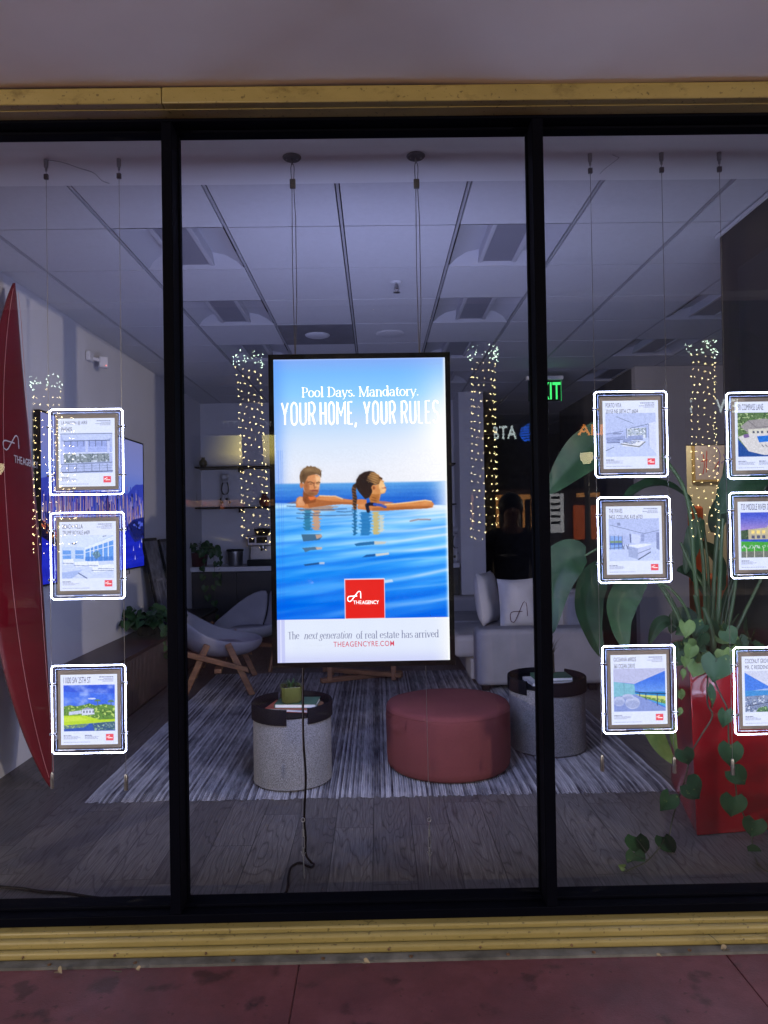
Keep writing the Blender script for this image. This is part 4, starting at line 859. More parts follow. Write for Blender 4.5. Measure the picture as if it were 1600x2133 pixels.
def p_lawn(cv):
    b = (.05, .16, 1.0, .82); q = lambda p: T(p, *b)
    cv.poly(q([(0, 0), (1, 0), (1, 1), (0, 1)]), (70, 88, 200)); cv.mix(cv.inside(q([(0, 0), (1, 0), (1, .42), (0, .42)]))*np.clip((cv.V-.2)/.2, 0, 1), (170, 140, 200), .8)
    fol(cv, 3, q([(0, .40), (.3, .36), (.6, .40), (1, .3), (1, .6), (0, .6)]), [(70, 92, 70), (44, 62, 60), (120, 140, 96)], 36)
    cv.poly(q([(.14, .38), (.5, .34), (.5, .30), (1, .26), (1, .62), (.14, .60)]), (186, 176, 150)); 
    for x in (.2, .3, .4, .55, .65, .76, .87): cv.rect(*q([(x, .40)])[0], *q([(x+.06, .47)])[0], (240, 214, 130)); cv.rect(*q([(x, .51)])[0], *q([(x+.06, .58)])[0], (90, 94, 120))
    cv.poly(q([(.2, .60), (1, .6), (1, .68), (.2, .67)]), (46, 88, 190)); cv.poly(q([(0, .64), (1, .68), (1, .86), (0, .86)]), (70, 160, 64)); fol(cv, 6, q([(0, .72), (1, .74), (1, .8), (0, .8)]), [(60, 150, 60), (200, 210, 220), (80, 170, 70)], 30); cv.poly(q([(0, .86), (1, .86), (1, 1), (0, 1)]), (110, 116, 110))
    for x in (.1, .25, .42, .6, .8): cv.line(q([(x, .78), (x, 1)]), .014, (206, 206, 196))
    sketch(cv, 19, *b, 20)
def p_grove(cv):
    b = (.05, .21, 1.0, .80); q = lambda p: T(p, *b)
    cv.poly(q([(0, 0), (1, 0), (1, 1), (0, 1)]), (150, 176, 226)); cv.poly(q([(.0, .04), (.5, .42), (0, .5)]), (64, 120, 220)); cv.poly(q([(0, 0), (1, 0), (1, .3), (.5, .42), (.0, .04)]), (196, 202, 228)); cv.poly(q([(0, .48), (.5, .48), (.5, .6), (0, .64)]), (60, 136, 206)); fol(cv, 3, q([(0, .62), (1, .56), (1, 1), (0, 1)]), [(126, 142, 180), (80, 96, 130), (196, 206, 230)], 34); fol(cv, 5, q([(.25, .9), (.4, .86), (.45, 1), (.2, 1)]), [(80, 120, 90), (50, 84, 66), (140, 180, 130)], 40); cv.line(q([(0, .86), (.5, .76)]), .016, (60, 72, 104)); sketch(cv, 21, *b, 20)
LIST = [
 ((105, 853), (257, 1030), ['LA MAISON @ AIRE', 'PH0405'], (.46, .19), p_terrace, 'lit listing sheet of a glazed terrace building, uppermost of the three on the left', 1.0),
 ((108, 1068), (259, 1247), ['BEACH VILLA', 'TRUMP ROYALE #409'], (.36, .48), p_bay, 'lit listing sheet of a white room with curved blue windows, middle one on the left', 1.0),
 ((111, 1386), (261, 1568), ['11000 SW 25TH ST'], (.48,), p_pond, 'lit listing sheet of a green lawn and pond under blue sky, lowest on the left', 1.0),
 ((1239, 816), (1389, 993), ['PORTO VITA', '20155 NE 38TH CT #604'], (.28, .58), p_lounge, 'lit listing sheet of a grey lounge with a low table, topmost beside the exit sign', 1.0),
 ((1246, 1036), (1396, 1213), ['THE WAVES', '9455 COLLINS AVE #703'], (.24, .60), p_kitchen, 'lit listing sheet of a pale kitchen with island, below the lounge sheet', 1.0),
 ((1255, 1345), (1407, 1526), ['OCEANA #902S', '360 OCEAN DRIVE'], (.40, .38), p_balcony, 'lit listing sheet of a balcony under blue sky, beside the grey drum table', 1.0),
 ((1513, 818), (1665, 996), ['90 COMPASS LANE'], (.46,), p_aerial, 'lit listing sheet of an aerial roof and pool view at the right edge', 1.0),
 ((1520, 1026), (1671, 1203), ['733 MIDDLE RIVER DR'], (.55,), p_lawn, 'lit listing sheet of a mansion and green lawn at the right edge', 1.0),
 ((1528, 1348), (1680, 1528), ['COCONUT GROVE', 'MR. C RESIDENCES #1'], (.44, .56), p_grove, 'lit listing sheet of a grey and blue terrace view in front of the red planter', 1.0)]
for i, (tl_, br_, title, tw, painter, label, _) in enumerate(LIST):
    A = P(*tl_, YH); B = P(tl_[0]+(br_[1]-tl_[1])*.02+ (br_[0]-tl_[0]), br_[1], YH)
    cxm = (P(tl_[0], tl_[1], YH).x + P(br_[0], br_[1], YH).x)/2; w = .302; h = A.z-P((tl_[0]+br_[0])/2, br_[1]-1, YH).z
    F = Flat((cxm-w/2, YH-.004, A.z-.002), (1, 0, 0), (0, 0, -1), w, h)
    t = thing('listing_frame', (cxm, YH, A.z-h), label, 'listing frame', 'lit property listing frames hung in the window')
    m = MB(); e = .009
    loop = [F.at(u, v, 0) for u, v in ((e/w, 0), (1-e/w, 0), (1, e/h), (1, 1-e/h), (1-e/w, 1), (e/w, 1), (0, 1-e/h), (0, e/h), (e/w, 0))]
    m.tube(loop, .0021, 8); m.build('light_edge', M_led, t)
    m = MB(); F.slab(m, .024, .02, .976, .98, .0015, -.0015); m.build('acrylic_panel', M_acryl, t)
    e = .018; m = MB(); m.tube([F.at(u, v, -.002) for u, v in ((.05, .04), (.95, .04), (.95, .96), (.05, .96), (.05, .04))], .0011, 6); m.build('edge_reflection', emis('acrylic edge reflection', srgb(170, 190, 240), .55, False), t)  # light reflected in the acrylic, painted as a faint glowing line
    m = MB(); F.slab(m, .075, .058, .925, .945, -.0075, -.0035); m.build('mount', M_mat, t)
    for u0, u1 in ((.08, .30), (.70, .93)):
        m = MB(); u = u0
        while u < u1: F.rect(m, u, .958, u+.012, .968, -.001); u += .018
        m.build('small_print', M_lw, t)
    m = MB(); m.add([F.at(u, v, -.0078) for u, v in ((.08, .063), (.92, .063), (.92, .94), (.08, .94))], [(0, 1, 2, 3)]); m.build('rear_sheet', emis('rear sheet glow', srgb(214, 222, 255), 4.2), t)
    Fp = Flat(F.at(.115, .105, -.0025), (1, 0, 0), (0, 0, -1), w*.77, h*.80)
    cv = base(i+1); printlines(cv, i, i in (2, 6)); painter(cv); cv.mix(np.maximum(np.exp(-(np.minimum(cv.U, 1-cv.U)/.012)**2), np.exp(-(np.minimum(cv.V, 1-cv.V)/.009)**2)), (232, 240, 255), .8); cv.rect(.79, .853, .925, .945, (226, 84, 98))
    picture('listing_sheet', Fp, cv, M_paper, t)
    m = MB(); v = .035
    for ln, tw_ in zip(title, tw):
        Fp.text(m, ln, .055, v, .055+tw_, v+(.064 if len(title) > 1 else .088), .0008, .0); v += .092
    m.build('lettering', M_ink, t)
    m = MB(); amark(Fp, m, .805, .872, .86, .905, .0012, .0008); Fp.rect(m, .83, .903, .912, .913, .0008); m.build('logo_mark', M_lw, t)
    for u in (0, 1):
        for v in (.205, .775):
            m = MB(); c = F.at(u, v, 0); s = 1 if u == 0 else -1
            m.tube([c+Vector((-s*.010, -.001, 0)), c+Vector((s*.018, -.001, 0))], .0048, 10); m.tube([c+Vector((-s*.010, -.001, 0)), c+Vector((-s*.0075, -.001, 0))], .0058, 10)
            m.tube([c+Vector((s*.012, -.0075, 0)), c+Vector((s*.012, .006, 0))], .003, 8); m.build('cable_grip', M_clip, t)
def wire(x0, y0, x1, y1, label):
    a_ = P(x0, y0, YH); a_.z = CEIL-.012; b_ = P(x1, y1, YH); x = (a_.x+b_.x)/2
    t = thing('hanging_wire', (x, YH, a_.z), label, 'wire', 'wires carrying the listing frames')
    MB().lathe([(0, -.048), (.0045, -.048), (.005, -.034), (.0085, -.032), (.0095, -.002), (.0095, 0)], (x, YH, a_.z), 16).build('ceiling_fitting', M_steel, t)
    MB().box((x-.009, YH-.006, a_.z-.082), (x+.009, YH+.006, a_.z-.060)).build('connector', mat('grey connector', (.16, .16, .18), .5), t, bevel=.002)
    MB().tube([(x, YH, a_.z-.05), (x, YH, b_.z+.05)], .0011, 6).build('wire', M_wire, t)
    MB().lathe([(0, 0), (.0085, 0), (.0085, .030), (.0095, .031), (.0095, .035), (.0075, .036), (.0075, .058), (.0045, .066), (0, .067)], (x, YH, b_.z), 18).build('end_weight', M_steel, t)
    return t
wire(98, 310, 107, 1642, 'thin steel wire along the left edges of the left listing sheets, by the surfboard tail')
wire(247, 310, 263, 1646, 'thin steel wire along the right edges of the left listing sheets')
wire(1225, 295, 1258, 1606, 'thin steel wire along the left edges of the lounge, kitchen and balcony sheets')
wire(1372, 292, 1410, 1610, 'thin steel wire along the right edges of the lounge, kitchen and balcony sheets')
wire(1497, 290, 1527, 1614, 'thin steel wire rightmost of the three in the right pane')
M_thin = mat('grey thin cord', (.22, .22, .25), .5)
def ceil_pt(x, y): d = ray(x, y); t_ = (CEIL-.014-CAMZ)/d[2]; return Vector((d[0]*t_, d[1]*t_, CEIL-.014))
tag(MB().tube(smooth_path([P(99, 333, YH), P(130, 338, YH), ceil_pt(165, 350), ceil_pt(195, 360), ceil_pt(212, 376), ceil_pt(228, 382)]), .0013, 5).build('loose_cord', M_thin), 'loose thin cord curling across the ceiling at the top left', 'cord')
tag(MB().tube(smooth_path([P(1228, 308, YH), P(1255, 314, YH), ceil_pt(1284, 326), ceil_pt(1288, 330), ceil_pt(1262, 350), ceil_pt(1250, 362)]), .0010, 5).build('loose_cord', M_thin), 'loose thin cord bent across the ceiling at the top right', 'cord')
# ================================================================ furniture and fittings
def f_fab(c, var=.25, sc=260):
    def f(t, b, N, L):
        co = N('ShaderNodeTexCoord').outputs['Object']; n = noise_n(t, co, sc, 3, .6); n2 = noise_n(t, co, 5, 4)
        k = mathn(t, 'MULTIPLY', ramp(t, n, [(.3, (1-var,)*3), (.7, (1+var,)*3)]), ramp(t, n2, [(.3, (.92,)*3), (.7, (1.08,)*3)]))
        v = N('ShaderNodeVectorMath'); v.operation = 'SCALE'; v.inputs[0].default_value = c; L(k, v.inputs['Scale']); L(v.outputs[0], b.inputs['Base Color'])
        b.inputs['Roughness'].default_value = .9; b.inputs['Specular IOR Level'].default_value = .2; bumpn(t, b, n, .5, .002)
    return f
M_drum = nodemat('grey woven felt', f_fab((.165, .165, .175), .55, 180)); M_pouf = nodemat('rust red upholstery', f_fab((.125, .033, .035), .22, 260))
M_sofa = nodemat('pale grey upholstery', f_fab((.30, .30, .335), .14, 200)); M_cush = nodemat('white cushion cotton', f_fab((.58, .57, .60), .08, 300)); M_shell = nodemat('off white shell fabric', f_fab((.27, .27, .31), .1, 240))
# rug of raised woven stripes
def f_rug(t, b, N, L):
    co = N('ShaderNodeTexCoord').outputs['Object']; sx = N('ShaderNodeSeparateXYZ'); L(co, sx.inputs[0])
    i = mathn(t, 'FLOOR', mathn(t, 'DIVIDE', sx.outputs[0], .0135)); w = N('ShaderNodeTexWhiteNoise'); w.noise_dimensions = '1D'; L(i, w.inputs['W'])
    cb = N('ShaderNodeCombineXYZ'); L(mathn(t, 'MULTIPLY', i, 3.7), cb.inputs[0]); L(mathn(t, 'MULTIPLY', sx.outputs[1], 5.5), cb.inputs[1])
    n = noise_n(t, cb.outputs[0], 1.0, 3, .6)
    band = noise_n(t, co, 1.0, 2, .5, (.6, 3.2, 1))
    k = mathn(t, 'ADD', mathn(t, 'MULTIPLY', w.outputs[0], .5), mathn(t, 'ADD', mathn(t, 'MULTIPLY', n, .9), mathn(t, 'MULTIPLY', band, .4)))
    c = ramp(t, mathn(t, 'MULTIPLY', k, .6), [(.30, (.035, .035, .05)), (.46, (.15, .15, .17)), (.58, (.28, .28, .31)), (.75, (.44, .44, .47))])
    L(c, b.inputs['Base Color']); b.inputs['Roughness'].default_value = .95; b.inputs['Specular IOR Level'].default_value = .1
    bumpn(t, b, noise_n(t, co, 240, 4, .7), .6, .003)
M_rug = nodemat('striped wool', f_rug)
x0, x1, y0, y1 = -1.585, 1.60, 3.815, 6.95
nr = int((x1-x0)/.0135); vs = []; xs = []
for i in range(nr):
    for f_, z in ((0, .003), (.25, .011), (.5, .014), (.75, .011)): xs.append((x0+(i+f_)*.0135, z))
ys = np.linspace(y0, y1, 34); rr = np.random.RandomState(3); off = rr.uniform(-.012, .012, nr+1)
rows = []
for j, y in enumerate(ys):
    rows.append([Vector((x, y + (off[k//4] if j == 0 else 0), (.002 if j == 0 else z + .0015*math.sin(y*17+k*.7)))) for k, (x, z) in enumerate(xs)])
tag(MB().grid(rows).build('rug', M_rug, angle=80), 'grey and white striped woven rug on the wood floor', 'rug')
# drum side tables with black tray tops
M_tray = mat('black tray lacquer', (.006, .006, .009), .6, 0, .1, 8, spec=.05)
def drum(c, r, h, a0, label):
    t = thing('side_table', c, label, 'side table', 'grey felt drum side tables with black trays'); rm = Matrix.Rotation(a0, 3, 'Z')
    MB().lathe([(0, .001), (r-.008, .001), (r, .008), (r, h-.03), (r-.004, h-.022), (0, h-.022)], c, 72).build('drum', M_drum, t)
    MB().lathe([(0, h-.021), (r+.003, h-.021), (r+.003, h-.014), (0, h-.012)], c, 72).build('tray', M_tray, t)
    MB().tube([Vector(c)+Vector((math.cos(a0+.9)*(r+.0005), math.sin(a0+.9)*(r+.0005), z)) for z in (.01, h*.5, h-.056)], .0018, 6).build('seam', M_drum, t); MB().tube([Vector(c)+Vector(((r-.001)*math.cos(q), (r-.001)*math.sin(q), .010)) for q in np.linspace(0, 6.2832, 73)], .0035, 6, False).build('welt', M_drum, t)
    gap = .26; m = MB()                                # raised rim with a hand opening
    rim = [(r+.004, h-.055), (r+.009, h-.055), (r+.009, h+.026), (r+.007, h+.030), (r-.003, h+.030), (r-.005, h+.026), (r-.005, h-.011), (r+.004, h-.0115), (r+.004, h-.055)]
    for s in (0, math.pi): m.lathe(rim, c, 44, rm, True, s+gap, s+math.pi-gap)
    for ang in (gap, math.pi-gap, math.pi+gap, 2*math.pi-gap):
        m.add([Vector(c)+rm @ Vector((q*math.cos(ang), q*math.sin(ang), z)) for q, z in rim[:-1]], [tuple(range(8))])
    m.build('tray_rim', M_tray, t, angle=30); return t
c1 = G(608, 1650, 0); c1 = Vector((P(609, 1500, 4.10).x, 4.10, .014)); H1 = .415
drum(c1, .222, H1, R(-76), 'grey felt drum table with a green plant pot on its tray')
c2 = Vector((P(1140, 1500, 4.58).x, 4.58, .014)); H2 = .425
drum(c2, .240, H2, R(-118), 'grey felt drum table partly behind the right window post, beside the sofa')
M_page = mat('white book pages', (.62, .62, .62), .8, 0, .06, 200, stretch=(1, 1, 40))
def book(c, w, d, h, rot, m, label):
    t = thing('book', c, label, 'book', 'books stacked on the drum tables'); Mx = Matrix.Translation(c) @ Matrix.Rotation(rot, 4, 'Z')
    MB().box((-w/2, -d/2, 0), (w/2, d/2, .0022), Mx).box((-w/2, -d/2, h-.0022), (w/2, d/2, h), Mx).box((-w/2-.001, -d/2, 0), (-w/2+.002, d/2, h), Mx).build('cover', m, t)
    MB().box((-w/2+.003, -d/2+.004, .0024), (w/2-.004, d/2-.004, h-.0024), Mx).build('pages', M_page, t)
M_bg = mat('green book cover', (.035, .10, .065), .5); M_br = mat('orange red book cover', (.30, .07, .04), .5); M_bw = mat('pale book cover', (.45, .45, .46), .5)
tz = c1.z+H1-.011
book(c1+Vector((.00, -.02, H1-.011)), .25, .19, .018, R(-12), M_br, 'red and white book at the bottom of the stack on the tray')
book(c1+Vector((.035, -.015, H1+.0075)), .235, .17, .022, R(-4), M_bg, 'green book on top of the red one under the plant pot')
book(c2+Vector((.0, -.02, H2-.011)), .26, .19, .02, R(8), M_bw, 'pale book at the bottom of the stack on the right drum table')
book(c2+Vector((.03, -.01, H2+.0095)), .23, .17, .022, R(2), M_bg, 'green book on top of the pale one on the right drum table')
# pots on the books
M_pot = mat('olive glazed pot', (.085, .095, .025), .25, 0, .2, 10, coat=.4); M_leaf = mat('dark green leaf', (.020, .055, .016), .38, 0, .4, 14, .2, 60); M_leaf2 = mat('mid green leaf', (.035, .085, .024), .36, 0, .45, 10, .2, 60)
M_soil = mat('potting soil', (.02, .014, .01), .95, 0, .4, 60)
def spiky(c, n, h, spread, m, rnd):
    q = MB()
    for k in range(n):
        a_ = rnd.uniform(0, 6.28); l_ = h*rnd.uniform(.55, 1); s = spread*rnd.uniform(.2, 1); w = .0055
        dx, dy = math.cos(a_), math.sin(a_); r0 = rnd.uniform(0, .02); L_ = []; Rr = []
        for i in range(5):
            f_ = i/4; p = Vector((c.x+dx*(r0+s*f_**1.6), c.y+dy*(r0+s*f_**1.6), c.z+l_*f_-.03*f_*f_)); ww = w*(1-f_)**.7; L_.append(p+Vector((-dy, dx, 0))*ww); Rr.append(p-Vector((-dy, dx, 0))*ww)
        q.add(L_+Rr, [(i, i+1, 6+i-0, 5+i) for i in range(4)], True)
    return q
pc = c1 + Vector((.0, -.04, H1+.0300))
pt = thing('plant_pot', pc, 'square faceted olive green pot on the green book', 'plant pot'); wv = .054
Mr = Matrix.Rotation(R(14), 3, 'Z'); pr = [(.052, .0), (.062, .006), (.066, .03)]
m = MB(); oct_ = [(-1, -.72), (-.72, -1), (.72, -1), (1, -.72), (1, .72), (.72, 1), (-.72, 1), (-1, .72)]
lv = [(.048, 0), (.056, .014), (.058, .085), (.060, .092), (.053, .092), (.052, .075)]
vs = [pc + Mr @ Vector((x*r, y*r, z)) for r, z in lv for x, y in oct_]
m.add(vs, [(i*8+j, i*8+(j+1) % 8, (i+1)*8+(j+1) % 8, (i+1)*8+j) for i in range(len(lv)-1) for j in range(8)]+[tuple(range(8))[::-1]]); m.build('pot', M_pot, pt, bevel=.002)
MB().add([pc + Mr @ Vector((x*.0515, y*.0515, .0745)) for x, y in oct_], [tuple(range(8))]).build('soil', M_soil, pt)
gp = thing('spiky_plant', pc+Vector((0, 0, .075)), 'small spiky dark green succulent in the olive pot', 'plant'); spiky(pc+Vector((0, 0, .073)), 70, .085, .06, M_leaf, random.Random(2)).build('leaves', M_leaf, gp)
pc2 = c2 + Vector((P(1149, 1400, 4.6).x-c2.x, .05, H2+.0315))
vt = thing('vase', pc2, 'slim dark vase on the books behind the right window post', 'vase'); MB().lathe([(0, 0), (.026, 0), (.028, .01), (.026, .12), (.022, .135), (.019, .135), (.022, .11), (.02, .02), (0, .02)], pc2, 24).build('body', mat('dark olive vase', (.04, .035, .02), .4), vt)
gp2 = thing('grass_plant', pc2+Vector((0, 0, .12)), 'tuft of thin dry grass standing in the slim vase', 'plant'); spiky(pc2+Vector((0, 0, .1)), 34, .20, .09, M_leaf, random.Random(5)).build('blades', mat('dull grass blade', (.07, .065, .03), .6), gp2)
# small round coaster and red pouf
cc = c1+Vector((.13, .06, H1-.0115)); tag(MB().lathe([(0, 0), (.045, 0), (.047, .003), (.045, .006), (0, .006)], cc, 32).build('coaster', M_wood), 'round wooden coaster on the black tray behind the plant', 'coaster')
cp = Vector((P(933, 1500, 4.30).x, 4.30, .014)); r, h = .372, .372
po = thing('pouf', cp, 'large round rust red pouf in the middle of the rug', 'pouf')
rows = []; n = 96
prof = [(0, h+.006), (.15, h+.006), (.27, h+.004), (.335, h-.001), (.358, h-.008), (.369, h-.022), (.372, h-.04), (.373, h*.7), (.372, h*.4), (.371, .05), (.366, .018), (.352, .004), (0, .001)]
for q_, z in prof:
    rows.append([cp+Vector(((q_*(1+.004*math.sin(3*a_)+.003*math.sin(7*a_+z*20)))*math.cos(a_), (q_*(1+.004*math.sin(3*a_)))*math.sin(a_), z+(.004*math.sin(2*a_+1)*q_/.37 if z > .1 else 0))) for a_ in np.linspace(0, 2*math.pi, n+1)])
MB().grid([list(reversed(r_)) for r_ in rows]).build('upholstery', M_pouf, po, angle=60)
MB().tube([cp+Vector((.3705*math.cos(a_), .3705*math.sin(a_), h-.028)) for a_ in np.linspace(0, 6.2832, 97)], .0022, 6, False).build('seam', M_pouf, po)
m = MB(); fr = []                                        # the puckered flap of cloth on its left shoulder
for i in range(7):
    a_ = R(-172+i*6.2); fr.append([cp+Vector(((.3725+.007*math.sin(j*.9+i))*math.cos(a_), (.3725+.007*math.sin(j*.9+i))*math.sin(a_), h-.035-j*.013-.006*i*(j/5))) for j in range(6)])
m.grid(fr); m.build('fold', M_pouf, po)
# sofa
Sx0, Sx1, Sy0 = .835, 1.93, 6.05
so = thing('sofa', (1.4, 6.9, 0), 'pale grey upholstered sofa seen end on behind the right drum table', 'sofa')
def soft(a_, b_, rad=.05): return MB().box(a_, b_), rad
def cushion(name, a_, b_, m, parent, rad=.06): return MB().box(a_, b_).build(name, m, parent, bevel=rad, seg=5, angle=60)
cushion('arm', (Sx0, Sy0, .055), (Sx1, Sy0+.26, .535), M_sofa, so, .045)
cushion('arm', (Sx0, Sy0+2.05, .055), (Sx1, Sy0+2.30, .60), M_sofa, so, .045)
cushion('base', (Sx0-.02, Sy0+.265, .055), (Sx1, Sy0+2.045, .24), M_sofa, so, .02)
cushion('seat_cushion', (Sx0-.16, Sy0+.275, .245), (1.62, Sy0+1.15, .445), M_sofa, so, .05)
cushion('seat_cushion', (Sx0-.16, Sy0+1.16, .245), (1.62, Sy0+2.04, .445), M_sofa, so, .05)
cushion('back', (1.68, Sy0+.265, .245), (1.94, Sy0+2.045, .80), M_sofa, so, .06)
for y in (Sy0+.06, Sy0+2.2):
    for x in (Sx0+.08, Sx1-.1): MB().box((x-.03, y-.03, .001), (x+.03, y+.03, .056)).build('leg', M_black, so)
def pillow(c, w, h, th, rotz, tilt, m, label, logo=False, group='white cushions on the sofa'):
    t = thing('cushion', c, label, 'cushion', group); Mx = Matrix.Translation(c) @ Matrix.Rotation(rotz, 4, 'Z') @ Matrix.Rotation(tilt, 4, 'X'); n = 17
    for nm, s in (('front', -1), ('back', 1)):
        pass
    rows = []
    for s in (-1, 1):
        g = []
        for i in range(n):
            row = []
            for j in range(n):
                a_ = -1+2*i/(n-1); b_ = -1+2*j/(n-1); k = (max(0, 1-a_**4)*max(0, 1-b_**4))**.55
                pin = 1-.06*(1-b_*b_)*abs(a_)**3; pin2 = 1-.06*(1-a_*a_)*abs(b_)**3
                row.append(Mx @ Vector((a_*w/2*pin, s*th/2*k*(1+.06*math.sin(5*a_+3*b_)), h/2+b_*h/2*pin2)))
            g.append(row if s == 1 else row[::-1])
        rows.append(g)
    m_ = MB(); m_.grid(rows[0]); m_.grid(rows[1]); m_.build('cover', m, t, angle=80)
    if logo:
        q = MB(); X = (Mx.to_3x3() @ Vector((1, 0, 0))).normalized(); Z = (Mx.to_3x3() @ Vector((0, 0, 1))).normalized()
        f2 = Flat(Mx @ Vector((-w*.30, -th*.5-.004, h*.52)), X, -Z, w*.52, h*.42); amark(f2, q, 0, 0, .9, 1, .006, 0); q.build('logo_mark', mat('maroon embroidery', (.08, .006, .015), .7), t)
sc = P(1076, 1320, 6.55)
pillow(Vector((1.275, 6.42, .49)), .36, .45, .15, R(8), R(-10), M_cush, 'white cushion with a maroon looped logo standing at the near end of the sofa', True)
pillow(Vector((1.12, 7.05, .44)), .44, .52, .17, R(62), R(-8), M_cush, 'white cushion turned edge on, leftmost on the sofa')
pillow(Vector((1.62, 6.85, .44)), .50, .42, .18, R(-62), R(-14), M_sofa, 'grey cushion slumped against the sofa back behind the logo cushion', False, None)
pillow(Vector((1.70, 6.50, .44)), .46, .40, .18, R(-30), R(-14), M_sofa, 'grey cushion at the near right corner of the sofa behind the big leaf', False, None)
# lounge chairs: moulded shell on splayed wooden legs
def lounge(name='lounge_chair'):
    t = thing(name, (0, 0, 0), 'x', 'lounge chair', 'white shell lounge chairs')
    rows = []
    for i in range(15):
        a_ = math.pi*2*i/14
        row = []
        for j in range(9):
            f_ = j/8; rad = math.sin(f_*math.pi*.5)
            rim = .16 + .30*max(0, math.cos(a_))**1.3 - .03*max(0, -math.cos(a_)); x = .37*rad*math.cos(a_)+.05*f_*max(0, math.cos(a_)); y = .36*rad*math.sin(a_)
            row.append(Vector((x, y, .30 + rim*f_**2.6)))
        rows.append(row)
    o = MB().grid(rows).build('shell', M_shell, t, angle=80); sm_ = o.modifiers.new('Solid', 'SOLIDIFY'); sm_.thickness = .028; sm_.offset = 0; o.modifiers.new('Sub', 'SUBSURF').render_levels = 1
    MB().lathe([(0, 0), (.15, .0), (.19, .02), (.20, .05), (.18, .065), (0, .072)], (0, 0, .33), 32).build('seat_pad', M_shell, t)
    for s in (-1, 1):
        for d in (-1, 1):
            y = s*.385; p0 = Vector((d*.285, y, 0)); p1 = Vector((d*.085, y, .445)); m_ = MB(); D = (p1-p0).normalized(); wx = Vector((D.z, 0, -D.x))*.028; wy = Vector((0, .013, 0)); q_ = []
            for p in (p0, p1): q_ += [p-wx-wy, p+wx-wy, p+wx+wy, p-wx+wy]
            for v in q_[:4]: v.z = max(v.z, 0)
            m_.add(q_, [(3, 2, 1, 0), (4, 5, 6, 7), (0, 1, 5, 4), (1, 2, 6, 5), (2, 3, 7, 6), (3, 0, 4, 7)]); m_.build('leg', M_wood, t, bevel=.008)
        m_ = MB(); y = s*.405; m_.add([Vector((x, yy, z)) for yy in (y-.012, y+.012) for x, z in ((-.26, .20), (-.25, .245), (.30, .415), (.34, .41), (.34, .375))], [(4, 3, 2, 1, 0), (5, 6, 7, 8, 9)]+[(i, (i+1) % 5, (i+1) % 5+5, i+5) for i in range(5)]); m_.build('side_rail', M_wood, t, bevel=.006)
    MB().box((-.03, -.39, .20), (.03, .39, .235)).build('cross_bar', M_wood, t, bevel=.005)
    return t
ch1 = lounge(); ch2 = copy_tree(ch1)
ch1.location = (P(464, 1400, 6.45).x, 6.40, .001); ch1.rotation_euler = (0, 0, R(188)); ch1['label'] = 'white shell lounge chair seen side on, nearer one, legs beside the drum table'
ch2.location = (P(520, 1300, 7.35).x, 7.35, .001); ch2.rotation_euler = (0, 0, R(70)); ch2['label'] = 'white shell lounge chair with its round back showing, further one half behind the screen'
for c_ in (ch1, ch2): c_.location.z = .014
# wooden low table behind the screen
ct = thing('coffee_table', (-.16, 6.62, .0), 'low wooden table with crossed foot bars behind the big screen', 'coffee table')
MB().lathe([(0, .36), (.42, .36), (.43, .375), (.42, .39), (0, .39)], (-.16, 6.62, 0), 48).build('top', M_wood, ct)
for an in (22, -24):
    MB().box((-.40, -.03, .016), (.40, .03, .056), Matrix.Translation((-.16, 6.62, 0 if an > 0 else .041)) @ Matrix.Rotation(R(an), 4, 'Z')).build('foot_bar', M_wood, ct, bevel=.004)
for x, y in ((-.45, 6.48), (.13, 6.48), (-.45, 6.76), (.13, 6.76)): MB().box((x-.022, y-.022, .03), (x+.022, y+.022, .36)).build('leg', M_wood, ct, bevel=.004)
